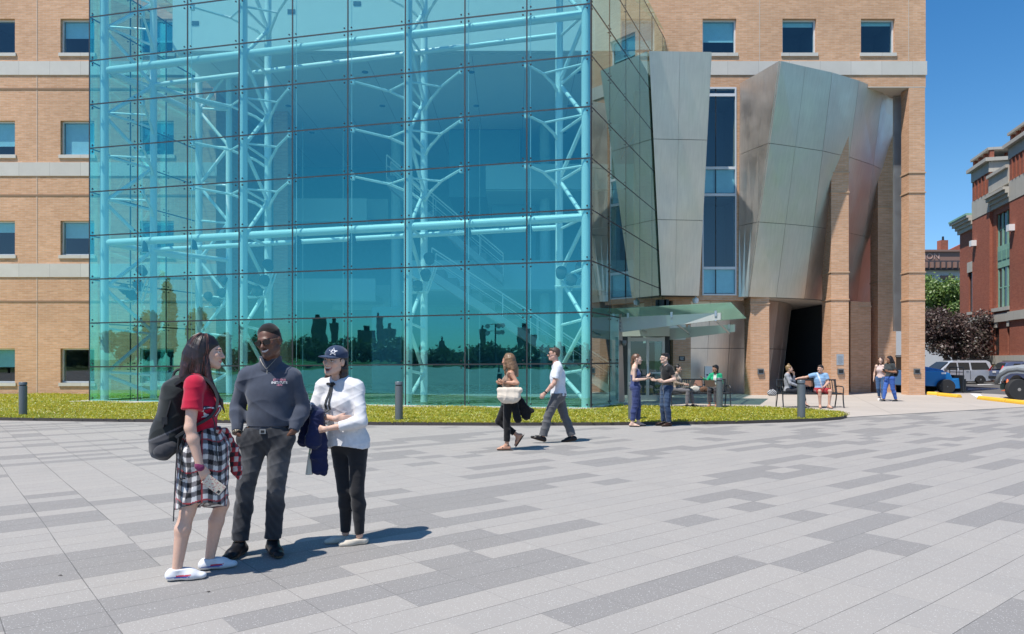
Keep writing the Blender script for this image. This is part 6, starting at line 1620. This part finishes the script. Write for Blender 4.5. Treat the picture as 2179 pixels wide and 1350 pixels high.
k3n = 0; hs = k3['hs']*.98; hp3 = lambda x, y, z: k3['head']+k3['hr'] @ (v3(x, y, z)*hs)
E3 = lambda x, y, z, a, b, d: el(hp3(x, y, z), (a*hs, b*hs, d*hs), k3['hr'])
hpr = [(E3(0,.03,.02,.080,.094,.09),.01),(rc(hp3(.070,.035,-.03),hp3(.078,.035,-.17),.034,.036),.03),(rc(hp3(.078,.035,-.17),hp3(.09,-.01,-.285),.036,.016),.02),(rc(hp3(-.058,.03,-.02),hp3(-.076,.03,-.16),.034,.030),.04),(rc(hp3(0,.09,-.05),hp3(0,.10,-.20),.05,.04),.03),(rc(hp3(.05,.07,-.1),hp3(.075,.05,-.27),.035,.018),.02)]
lo, hi = bounds([p for p, _ in hpr]); F2 = Fld(lo, hi, HF)
for p, q in hpr: F2.U(p, q)
F2.S(E3(0,-.112,-.03,.070,.070,.10), .012); F2.S(E3(.08,.01,-.006,.02,.024,.03), .01)
def hair3(V):
    g = np.sin(V[:,1]*190+V[:,0]*190+V[:,2]*18+2*np.sin(V[:,2]*25)); t = np.clip((1.46-V[:,2])/.22, 0, 1)[:,None]
    return (np.array([.028,.016,.012])*(1-t)+np.array([.135,.052,.032])*t)*(.75+.6*np.clip(g, 0, 1)[:,None]**2)
part('hair', F2, w3, M['hair'], hair3, .005, 7, 1.8)
CAP = (.022,.042,.092)
F2 = Fld(k3['head']-.26, k3['head']+.24, HF)
F2.U(E3(0,.022,.052,.090,.108,.082), 0); F2.cut(lambda X,Y,Z: -((X-k3['head'][0])*k3['hr'][0,2]+(Y-k3['head'][1])*k3['hr'][1,2]+(Z-k3['head'][2])*k3['hr'][2,2]-.034*hs+.10*0))
cap = part('cap', F2, w3, M['cloth'], CAP, .001)
F3 = Fld(k3['head']-.26, k3['head']+.24, HF); F3.U(rc(hp3(0,-.055,.036), hp3(0,-.125,.030), .074, .062, (k3['hr'] @ v3(0,.12,1), 9.0)), 0)
brm = part('cap_brim', F3, None, M['cloth'], CAP, 0); brm.parent = cap
bvc = BVHTree.FromPolygons([v.co for v in cap.data.vertices], [p.vertices for p in cap.data.polygons])
star = MB(); pts = []
for i in range(10):
    a = math.pi/2+i*math.pi/5; r_ = .033 if i % 2 == 0 else .0135; pts.append((math.cos(a)*r_, math.sin(a)*r_))
def star_part(scale, off, mat):
    ctr = Vector(hp3(.012,-.0,.095)); hx3, hy3, hz3 = (Vector(k3['hr'] @ v3(*e)) for e in ((1,0,0),(0,1,0),(0,0,1)))
    fx = (hx3*.96+hy3*.28).normalized(); dn = (-(Vector(hp3(0,.02,.03))-ctr)).normalized() if False else None
    dr = Vector(k3['hr'] @ v3(-.40,.86,-.30)).normalized(); fz = (hz3-dr*hz3.dot(dr)).normalized(); fx = fz.cross(dr) if fz.cross(dr).dot(hx3) > 0 else -fz.cross(dr)
    c0 = Vector(hp3(.030,-.075,.085)); vs = [snap(c0, dr, bvc, off)]
    for x, y in pts: vs.append(snap(c0+fx*x*scale+fz*y*scale, dr, bvc, off))
    m = MB(); m.add(vs, [(0, 1+i, 1+(i+1) % 10) for i in range(10)]); o = localpart(m, 'star_emblem', mat, None); o.parent = cap
star_part(1.15, .002, wtx); star_part(.42, .0035, plain('star_navy', (.02,.03,.08), .8))
# neck ribbon
rb_ = M['black_matte']; bvb = tee_bvh(w3, 'blouse')
for x0, x1, z1, w_ in ((.0,-.012,1.02,.020),(.012,.03,1.06,.016)):
    pp_ = [snap((k3['neck'][0]-.012+x0*(1-t)+x1*t, -.3, k3['neck'][2]-.02-t*(k3['neck'][2]-z1)), (0,1,0), bvb, .006) for t in np.linspace(0,1,10)]
    strap('neck_ribbon', pp_, w_, .002, w3)
kn = snap((k3['neck'][0]-.012,-.3,k3['neck'][2]-.035), (0,1,0), bvb, .012)
part('ribbon_bow', Fld(np.array(kn)-.07, np.array(kn)+.07, .004).U(el(kn, (.018,.012,.014)),0).U(el(np.array(kn)+v3(.026,0,.004), (.026,.008,.012)),.01).U(el(np.array(kn)+v3(-.026,0,.006), (.024,.008,.011)),.01), w3, M['cloth'], (.010,.010,.011))
# jacket over her arm and a tassel
jk = thing('jacket', 'navy jacket hanging over the folded arm of the laughing woman', 'jacket', W3, R(TH))
F2 = Fld(wo(-.36,-.30,.5)-.1, wo(-.05,.1,1.2)+.15, HF)
for p, q in ((rc(wo(-.262,-.08,1.085), wo(-.19,-.16,1.070), .052, .050),.0),(rc(wo(-.275,-.10,1.07), wo(-.305,-.135,.86), .055, .060, (wo(.5,-.86,0), 1.5)),.04),(rc(wo(-.185,-.215,1.05), wo(-.215,-.215,.86), .058, .066, (wo(.5,-.86,0), 1.7)),.03),(rc(wo(-.19,-.17,1.0), wo(-.195,-.15,.64), .060, .058, (wo(.3,-.95,0), 1.9)),.03),(rc(wo(-.155,-.17,.9), wo(-.145,-.14,.60), .040, .030, (wo(.3,-.95,0), 1.8)),.02)): F2.U(p, q)
part('cloth_body', F2, jk, M['cloth'], (.010,.016,.065), .012, 9, .9)
tz = thing('tassel_charm', 'cream tassel bag charm below the navy jacket', 'tassel', W3, R(TH))
p0 = wo(-.262,-.16,.66); localpart(MB().lathe([(.006,.10),(.012,.06),(.016,.03),(.030,-.07),(.024,-.072)], p0, 10), 'tassel', plain('cream_leather', (.62,.56,.45), .7), tz); localpart(MB().tube([Vector(p0)+Vector((0,0,.08)), Vector(p0)+Vector((.012,.0,.14)), Vector(p0)+Vector((.03,0,.2))], .008, 6), 'cord', plain('green_cord', (.35,.42,.30), .7), tz)

# ================================================================== the walking pair
H2 = .0085
WW = v3(*G(1085, 958)); 
k4 = skel(1.62, True, pelvis=v3(0,-.02,.90), chest=v3(0,.0,1.15), neck=v3(0,.01,1.335), head=v3(.0,-.03,1.488), hr=rot(-25,6,0),
    sh_l=v3(.155,.02,1.275), sh_r=v3(-.155,.0,1.275), el_l=v3(.215,.125,1.115), wr_l=v3(.185,-.10,1.135), el_r=v3(-.20,.02,1.03), wr_r=v3(-.05,-.15,1.10),
    hip_l=v3(.085,-.02,.84), hip_r=v3(-.085,-.02,.84), kn_l=v3(.07,-.055,.45), an_l=v3(.06,-.05,.09), kn_r=v3(-.07,-.19,.47), an_r=v3(-.07,.125,.235), ft_l=(0,0), ft_r=(0,-55), leg=.92, arm=1.05,
    hd_l=dict(d=v3(-.2,-.95,.1), n=v3(-.6,.1,.75), curl=60), hd_r=dict(d=v3(.6,-.7,.1), n=v3(.3,.2,.8), curl=60))
ww = person('long haired blonde woman in black trousers and tan top walking left', WW, R(-90), k4, H2, (.52,.28,.18), (.4,.14,.12), (.1,.06,.03), 'long', (.30,.17,.085), [
    dict(kind='top', col=(.33,.22,.16), t=.010, hem=.93, sleeve=0, name='tank_top', top=lambda X,Y,Z: (Z-1.30)+0*X+0*Y, sub=[rc((.19,.02,1.33),(.165,.02,1.20),.06), rc((-.19,.0,1.33),(-.165,.0,1.20),.06)]),
    dict(kind='pants', col=(.008,.008,.009), t=.012, t2=.022, legs=1.84, hem=.95, disp=.005),
    dict(kind='raw', name='tied_cardigan', col=(.007,.007,.008), disp=.014, dens=.8, extra=[(rc((0,-.02,.90),(0,-.0,.84),.165,.170,((0,1,0),1.1)),0),(rc((.05,.13,.88),(.06,.27,.58),.07,.085,((1,0,0),1.8)),.05),(rc((.08,.20,.75),(.08,.36,.66),.06,.045,((1,0,0),1.8)),.04),(rc((.12,.05,.85),(.14,.13,.52),.06,.07,((1,0,0),1.8)),.05)]),
    dict(kind='raw', name='sandal', side='l', col=(.02,.015,.012), extra=[(rc((.06,.02,.012),(.06,-.18,.012),.036,.038,((0,0,1),3.5)),0),(rc((.025,-.12,.05),(.095,-.12,.05),.012,.012),.0),(rc((.03,-.03,.085),(.09,-.03,.085),.014),.0)])], bare_feet=True, hairdisp=.006)
an, f, u = foot_frame(k4, 'r'); b = an-u*.085
garment(ww, k4, H2, 'raw', (.02,.015,.012), name='sandal', extra=[(rc(b-f*.05-u*.0, b+f*.15-u*.0, .036, .038, (u, 3.5)), 0), (rc(b+f*.09+u*.055-v3(.03,0,0), b+f*.09+u*.055+v3(.03,0,0), .012), 0)])
bg_ = thing('shoulder_bag', 'cream leather tote bag under the arm of the walking woman', 'bag', WW, R(-90))
F2 = Fld((.08,-.28,.76),(.42,.26,1.16),H2)
for p, q in ((rc((.235,-.17,1.01),(.235,.17,1.01),.045,.045,((1,0,0),.9)),0),(rc((.235,-.13,.90),(.235,.10,.90),.085,.085,((1,0,0),1.1)),.06),(rc((.235,-.07,.85),(.235,.07,.85),.06),.05)): F2.U(p, q)
part('bag_body', F2, bg_, M['cloth'], (.72,.62,.50), .010, 3, .8)
strap('bag_strap', curve([(.235,-.12,1.05),(.225,-.10,1.16),(.19,-.02,1.29),(.20,.09,1.2),(.235,.14,1.05)], 20), .022, .005, bg_).data.materials[0] = plain('tan_strap', (.35,.22,.14), .5)
WMn = v3(*G(1178, 942))
k5 = skel(1.75, False, pelvis=v3(0,.085,.90), chest=v3(0,.075,1.19), neck=v3(0,.055,1.425), head=v3(0,.005,1.605), hr=rot(0,2,0),
    sh_l=v3(.175,.075,1.36), sh_r=v3(-.175,.055,1.36), el_l=v3(.225,.0,1.085), wr_l=v3(.215,-.165,.905), el_r=v3(-.22,.16,1.09), wr_r=v3(-.21,.12,.86),
    hip_l=v3(.09,.06,.87), hip_r=v3(-.09,.09,.87), kn_l=v3(.09,-.11,.475), an_l=v3(.09,-.20,.115), kn_r=v3(-.09,.205,.46), an_r=v3(-.09,.345,.10), ft_l=(0,16), ft_r=(0,-8), g=1.08, hd_l=dict(d=v3(-.05,-.6,-.75), n=v3(-.95,.2,0), curl=45))
wm = person('man in a white polo shirt and grey trousers striding left', WMn, R(-90), k5, H2, (.60,.36,.27), (.45,.18,.15), (.09,.05,.03), 'short', (.10,.060,.035), [
    dict(kind='top', col=lambda V: np.where((V[:,0] < 5)[:,None], [.74,.76,.80], [.7,.7,.7]), t=.022, hem=.845, sleeve=.72, t2=.030, disp=.006, dens=.8, name='polo_shirt', extra=[(rc((0,.085,1.1),(0,.085,.84),.15,.165,((0,1,0),1.25)),.05),(rc((0,.055,1.41),(0,.045,1.47),.068,.068),.02)], neck=.03),
    dict(kind='pants', col=(.115,.115,.120), t=.022, t2=.042, legs=1.95, hem=.90, disp=.008),
    dict(kind='shoe', col=(.012,.010,.010), t=.010, L=1.12, top=.09, mat='leather', sole=(.05,.03,.02))])
hs = k5['hs']*.98; shades(wm, lambda x, y, z: Vector(k5['head']+k5['hr'] @ (v3(x, y, z)*hs)), Vector((1,0,0)), Vector((0,1,0)), Vector((0,0,1)), hs)
part('wristwatch', Fld(k5['wr_l']-.06, k5['wr_l']+.06, .005).U(rc(k5['wr_l']+v3(0,.018,.02), k5['wr_l']+v3(0,.004,.006), .031, .031, None, True), 0), wm, M['leather'], (.02,.02,.02))

# ================================================================== the talking couple
CWp = v3(*G(1353, 908))
k6 = skel(1.66, True, pelvis=v3(0,.01,.92), chest=v3(0,.02,1.18), neck=v3(0,.02,1.36), head=v3(0,-.03,1.515), hr=rot(0,4,0), sh_l=v3(.15,.02,1.30), sh_r=v3(-.15,.045,1.30), el_r=v3(-.20,.05,1.05), wr_r=v3(-.17,-.20,1.07), el_l=v3(.19,.0,1.05), wr_l=v3(.12,-.23,1.12),
    kn_r=v3(-.08,.02,.47), an_r=v3(-.08,.085,.085), kn_l=v3(.09,-.05,.47), an_l=v3(.09,-.06,.085), leg=.95, hd_r=dict(d=v3(.1,-.95,.2), n=v3(.3,0,.95), curl=12), hd_l=dict(d=v3(-.1,-.9,.4), n=v3(-.4,.3,.85), curl=35))
NV = (.045,.062,.165)
cw = person('woman in a navy sleeveless jumpsuit gesturing with both hands', CWp, R(82), k6, H2, PALE, (.45,.18,.16), (.15,.08,.05), 'tail', (.22,.105,.055), [
    dict(kind='top', col=NV, t=.014, hem=.94, sleeve=0, name='bodice', top=lambda X,Y,Z: np.maximum(Z-1.30, (Z-1.16)*(Y > .05)-.0*(Y <= .05)-.02*(Y <= .05))+0*X, sub=[rc((.175,.02,1.33),(.16,.02,1.16),.058), rc((-.175,.04,1.33),(-.16,.04,1.16),.058)]),
    dict(kind='pants', col=NV, t=.022, t2=.016, legs=1.86, hem=1.02, disp=.008, name='jumpsuit_legs'),
    dict(kind='raw', name='shoulder_tie', col=NV, extra=[(rc((.07,-.08,1.24),(.085,.02,1.35),.011),0),(rc((-.07,-.08,1.24),(-.085,.03,1.35),.011),0)]),
    dict(kind='shoe', col=(.05,.045,.04), t=.006, top=.03, L=.95)], bare_feet=True)
phn = thing('phone', 'dark phone in the hand of the woman in the jumpsuit', 'phone', CWp, R(82)); localpart(MB().obox((.11,-.325,1.17), (.03,0,.01), (-.004,-.02,.05), (0,.004,.002)), 'phone_body', M['black'], phn, bevel=.002)
CMp = v3(*G(1417, 907))
k7 = skel(1.66, False, pelvis=v3(0,.03,.90), chest=v3(0,.02,1.17), neck=v3(0,.01,1.37), head=v3(0,-.03,1.535), hr=rot(8,0,0), sh_l=v3(.17,.03,1.31), sh_r=v3(-.17,.0,1.31), el_l=v3(.225,.115,1.06), wr_l=v3(.20,-.13,1.01), el_r=v3(-.2,.05,1.04), wr_r=v3(-.12,-.20,1.03), kn_l=v3(.09,-.01,.47), an_l=v3(.10,.03,.085), kn_r=v3(-.09,-.04,.47), an_r=v3(-.09,-.02,.085), hd_l=dict(d=v3(-.2,-.95,.15), n=v3(-.9,.1,.3), curl=20), hd_r=dict(d=v3(0,-.95,.2), n=v3(.8,.1,.4), curl=18))
cm_ = person('dark haired man in a black tee and blue jeans facing the jumpsuit woman', CMp, R(-80), k7, H2, PALE, (.45,.18,.15), (.03,.02,.015), 'short', (.020,.013,.010), [
    dict(kind='top', col=(.012,.012,.013), t=.018, hem=.86, sleeve=.62, t2=.024, disp=.006, name='tee_shirt'),
    dict(kind='pants', col=lambda V: jeans(V, (.018,.038,.085), (.10,.16,.27)), t=.018, t2=.026, legs=1.96, hem=.93, disp=.007, name='jeans'),
    dict(kind='shoe', col=(.045,.022,.014), t=.008, L=1.05, mat='leather', top=.085, sole=(.02,.012,.01))])
hs = k7['hs']*.98
gl = MB(); hp7 = lambda x, y, z: Vector(k7['head']+k7['hr'] @ (v3(x, y, z)*hs))
for s in (-1, 1): gl.tube([hp7(s*.012,-.102,.008), hp7(s*.03,-.104,.018), hp7(s*.052,-.098,.012), hp7(s*.05,-.098,-.006), hp7(s*.03,-.104,-.012), hp7(s*.012,-.102,.004)], .0022, 5); gl.tube([hp7(s*.052,-.096,.012), hp7(s*.08,.0,.010)], .0022, 5)
localpart(gl, 'spectacles', M['black'], cm_)

# ================================================================== seated on the benches
def seated(hgt=1.68, fem=True, **kw):
    d = dict(pelvis=v3(0,.06,.56), chest=v3(0,.07,.86), neck=v3(0,.06,1.05), head=v3(0,.02,1.205), sh_l=v3(.152,.07,.995), sh_r=v3(-.152,.07,.995), el_l=v3(.20,.03,.74), el_r=v3(-.20,.03,.74), wr_l=v3(.10,-.18,.68), wr_r=v3(-.10,-.18,.68),
        hip_l=v3(.085,.03,.53), hip_r=v3(-.085,.03,.53), kn_l=v3(.10,-.38,.52), kn_r=v3(-.10,-.38,.52), an_l=v3(.10,-.36,.085), an_r=v3(-.10,-.36,.085), leg=.9)
    d.update(kw); return skel(hgt, fem, **d)
def laptop(label, loc, rz, p, d, ang=112, col=(.30,.29,.28)):
    o = thing('laptop', label, 'laptop', loc, rz); m = plain('laptop_shell', col, .4, .6)
    p = Vector(p); d = Vector(d).normalized(); s = Vector((-d.y, d.x, 0)); localpart(MB().obox(p, d*.11, s*.16, (0,0,.008)), 'base', m, o, bevel=.004)
    up = (Vector((0,0,1))*math.sin(R(ang))-d*math.cos(R(ang))).normalized(); localpart(MB().obox(p+d*.112+up*.11, up*.11, s*.16, d.cross(s)*0+d*.006), 'screen', m, o, bevel=.003)
    localpart(MB().obox(p+d*.1045+up*.11, up*.098, s*.148, d*.0012), 'display', M['black'], o)
    return o
H3 = .009
def bpos(u, b, dy=-.08): y = b.y+dy; return v3(PX(u, y), y, .016)
s1p = bpos(1444, BN1)
k8 = seated(1.62, True, hr=rot(12,4,0), el_r=v3(-.20,.0,.76), wr_r=v3(-.05,-.22,.70), wr_l=v3(.08,-.24,.70), kn_r=v3(-.09,-.37,.52), kn_l=v3(.12,-.36,.52), an_r=v3(-.09,-.33,.085), an_l=v3(.16,-.42,.085))
person('seated woman in a tan cardigan with hair pinned up, left end of the shaded bench', s1p, R(52), k8, H3, LIGHT, (.42,.15,.13), (.03,.02,.015), 'bun', (.018,.012,.010), [
    dict(kind='top', col=lambda V: np.where((np.abs(V[:,0]) < .05)[:,None] & (V[:,1] < 0)[:,None], [.55,.49,.40], [.33,.25,.19]), t=.016, hem=.50, sleeve=1.9, disp=.006, name='cardigan'),
    dict(kind='pants', col=(.16,.15,.155), t=.018, t2=.03, legs=1.93, hem=.62, disp=.005), dict(kind='shoe', col=(.02,.02,.022), t=.008, mat='leather')], face=True)
laptop('grey open laptop on the knees of the woman in tan', s1p, R(52), (0,-.30,.645), (0,-1,0))
s2p = bpos(1522, BN1)
k9 = seated(1.64, True, hr=rot(-28,0,0), sh_r=v3(-.152,.06,.995), el_r=v3(-.25,-.06,.80), wr_r=v3(-.33,-.26,.90), wr_l=v3(.06,-.22,.68), hd_r=dict(d=v3(-.45,-.8,.35), n=v3(.2,.1,.95), curl=25))
person('seated woman in a bright green cardigan gesturing on the shaded bench', s2p, R(-28), k9, H3, (.42,.22,.14), (.35,.12,.11), (.02,.015,.012), 'bob', (.010,.009,.010), [
    dict(kind='top', col=lambda V: np.where((np.abs(V[:,0]) < .045)[:,None] & (V[:,1] < 0)[:,None], [.62,.60,.55], [.015,.36,.17]), t=.018, hem=.50, sleeve=1.9, disp=.006, name='cardigan'),
    dict(kind='pants', col=(.055,.05,.055), t=.02, t2=.045, legs=1.85, hem=.62, disp=.006), dict(kind='shoe', col=(.45,.28,.20), t=.005, top=.035)], bare_feet=True)
laptop('dark bronze open laptop on the lap of the woman in green', s2p, R(-28), (-.05,-.31,.645), (-.1,-1,0), col=(.20,.15,.13))
def sack(label, p, r, col, cat='bag', name='handbag'):
    o = thing(name, label, cat, p); F_ = Fld((-r*1.5,-r*1.2,0),(r*1.5,r*1.2,r*2.4),.009).U(el((0,0,r*.75),(r*1.15,r*.6,r*.8)),0).U(rc((-r*.6,0,r*.5),(r*.6,0,r*.5),r*.5),.03)
    part('bag_body', F_, o, M['cloth'], col, .016, int(r*1000), .8); localpart(MB().tube(curve([(-r*.6,0,r*1.3),(-r*.3,0,r*1.9),(r*.3,0,r*1.9),(r*.6,0,r*1.3)]), .010, 6), 'bag_handle', M['black_matte'], o)
sack('cream cloth bag lying on the shaded bench beside the tan cardigan', (PX(1478, BN1.y), BN1.y-.05, .48), .13, (.62,.58,.50))
sack('brown leather handbag on the shaded bench beside the woman in green', (PX(1496, BN1.y), BN1.y-.1, .48), .12, (.17,.09,.055))
sack('black and white patterned bag on the ground beside the brick pier', (PX(1643, 29.8), 29.8, .016), .17, lambda V: np.where((np.sin(V[:,0]*70)*np.sin(V[:,2]*80) > 0)[:,None], [.55,.55,.56], [.05,.05,.06]))
s3p = bpos(1681, BN2)
k10 = seated(1.62, True, hr=rot(18,4,0), kn_r=v3(-.04,-.38,.56), an_r=v3(.04,-.44,.17), kn_l=v3(.08,-.37,.50), an_l=v3(.05,-.30,.085), wr_r=v3(-.02,-.28,.66), el_r=v3(-.19,-.04,.77), el_l=v3(.18,-.08,.78), wr_l=v3(.08,-.10,1.02), ft_r=(10,-25))
person('blonde woman in a pale grey top sitting cross-legged behind the bollard', s3p, R(58), k10, H3, LIGHT, (.42,.15,.13), (.2,.12,.06), 'bun', (.42,.26,.11), [
    dict(kind='top', col=(.34,.345,.37), t=.015, hem=.50, sleeve=1.9, disp=.005, name='jumper'), dict(kind='pants', col=(.028,.030,.038), t=.013, t2=.014, legs=1.86, hem=.62), dict(kind='shoe', col=(.03,.02,.018), t=.005, top=.045)], bare_feet=True)
s4p = bpos(1746, BN2)
k11 = seated(1.76, False, hr=rot(-52,0,0), sh_r=v3(-.18,.07,1.01), sh_l=v3(.18,.05,1.005), el_r=v3(-.40,.16,.93), wr_r=v3(-.63,.20,.90), el_l=v3(.235,-.0,.78), wr_l=v3(.02,-.22,.64), kn_r=v3(-.145,-.40,.53), kn_l=v3(.165,-.40,.53), an_r=v3(-.12,-.35,.085), an_l=v3(.13,-.38,.085), ft_r=(-15,0), ft_l=(15,0), hd_r=dict(d=v3(-.95,.1,-.2), n=v3(0,.1,-1), curl=15))
person('man in a light blue tee and red shorts with one arm along the bench back', s4p, R(-6), k11, H3, (.58,.35,.25), (.42,.17,.14), (.05,.03,.02), 'short', (.055,.035,.022), [
    dict(kind='top', col=lambda V: np.where((np.abs(V[:,0]+.3*(V[:,2]-.75)) < .022)[:,None] & (V[:,1] < .02)[:,None], [.66,.70,.74], [.27,.45,.66]), t=.018, hem=.50, sleeve=.6, t2=.028, disp=.006, name='tee_shirt'),
    dict(kind='pants', col=(.40,.015,.025), t=.022, t2=.035, legs=.86, hem=.62, name='shorts'), dict(kind='shoe', col=(.10,.045,.03), t=.006, top=.035)], bare_feet=True)
# ================================================================== the two strolling by the corner pier
wap = v3(*G(1874, 853.5))
k12 = skel(1.60, True, hr=rot(18,4,0), kn_l=v3(.08,-.07,.45), an_l=v3(.08,-.02,.085), kn_r=v3(-.08,-.02,.45), an_r=v3(-.08,.16,.13), ft_r=(0,-25), el_l=v3(.21,.0,1.02), wr_l=v3(.18,-.12,.82))
person('curly haired woman in sunglasses and a pale pink tank top near the corner pier', wap, R(-40), k12, H3, PALE, (.45,.18,.16), (.1,.05,.03), 'long', (.12,.055,.03), [
    dict(kind='top', col=(.70,.53,.49), t=.014, hem=.84, sleeve=0, name='tank_top', top=lambda X,Y,Z: (Z-1.30)+0*X+0*Y, sub=[rc((.185,.0,1.33),(.165,.0,1.18),.06), rc((-.185,.0,1.33),(-.165,.0,1.18),.06)]),
    dict(kind='pants', col=(.055,.12,.25), t=.012, t2=.014, legs=1.88, hem=.90, name='jeans'), dict(kind='shoe', col=(.72,.70,.68), t=.010, top=.08)], hairdisp=.012)
wbp = v3(*G(1893, 855.5))
k13 = skel(1.64, True, g=1.18, hr=rot(-10,14,0), leg=1.12, arm=1.15, kn_l=v3(.08,.06,.46), an_l=v3(.08,.20,.09), kn_r=v3(-.08,-.13,.46), an_r=v3(-.08,-.19,.09), ft_r=(0,12), el_l=v3(.22,.05,1.06), wr_l=v3(.13,-.20,1.09), el_r=v3(-.2,.0,1.05), wr_r=v3(-.08,-.22,1.08), hd_l=dict(d=v3(-.2,-.95,.2), n=v3(-.5,.1,.8), curl=45))
person('woman in a charcoal tee and bright blue leggings looking at her phone', wbp, R(-72), k13, H3, (.36,.18,.105), (.3,.1,.09), (.02,.012,.01), 'long', (.022,.014,.012), [
    dict(kind='top', col=(.045,.052,.055), t=.018, hem=.90, sleeve=.62, t2=.026, disp=.006, name='tee_shirt'), dict(kind='pants', col=(.055,.14,.46), t=.012, t2=.012, legs=1.97, hem=.95, name='leggings'), dict(kind='shoe', col=(.015,.015,.016), t=.008, top=.07, sole=(.6,.6,.6))])
phn = thing('phone', 'small dark phone in the hands of the charcoal tee woman', 'phone', wbp, R(-72)); localpart(MB().obox((.04,-.30,1.13), (.035,0,0), (0,-.05,.05), (0,.003,.003)), 'phone_body', M['black'], phn)
sbg = thing('shoulder_bag', 'dark sling bag on the back of the charcoal tee woman', 'bag', wbp, R(-72)); part('bag_body', Fld((.0,.05,.85),(.35,.35,1.2),.009).U(rc((.16,.15,1.07),(.16,.12,.97),.085,.075,((0,1,0),1.5)),0), sbg, M['cloth'], (.012,.012,.016), .006)

for lab, (u, v) in (('small dark fallen leaf on the pavers left of the white sneakers', (128, 1226)), ('tiny dry leaf on the paving below the shadow of the group', (443, 1261))):
    p = G(u, v); o = MB().add([p+Vector(q) for q in ((-.015,0,.003),(0,-.007,.010),(.016,.002,.004),(.002,.008,.008))], [(0,1,2,3)]).add([p+Vector(q) for q in ((-.015,0,.001),(0,-.007,.008),(.016,.002,.002),(.002,.008,.006))], [(3,2,1,0)]).build('fallen_leaf', plain('dead_leaf', (.03,.022,.018), .9)); tag(o, lab, 'leaf')

# loose strands over the front figures' hair
def strands(o, hp, n, seed, r, bottoms, cols, top=.128):
    g = np.random.default_rng(seed); 
    for ci, cmat in enumerate(cols):
        m = MB()
        for i in range(n):
            th = g.uniform(R(62), R(298)); sx, sy = math.sin(th), -math.cos(th); w1_, w2_ = g.normal(0, .006, 2)
            L_ = g.uniform(*bottoms)
            pts = [hp(sx*.035, sy*.040+.026, top+.002), hp(sx*.070+w1_, sy*.080+.026+w2_, .098), hp(sx*.0905+w1_, sy*.106+.026+w2_, .03), hp(sx*.098-w1_, sy*.110+.03, -.06), hp(sx*.100+w2_, sy*.115+.03+w1_, -.14), hp(sx*.095+w1_*3, sy*.112+.03+w2_*3, L_)]
            m.tube(curve(pts, 15), r, 4, cap=False)
        localpart(m, 'loose_strands', cmat, o)
sm_ = [plain('strand_dark', (.018,.010,.009), .4), plain('strand_auburn', (.11,.038,.028), .4)]
strands(w1, hp1, 42, 3, .0016, (-.30, -.21), sm_, .132)
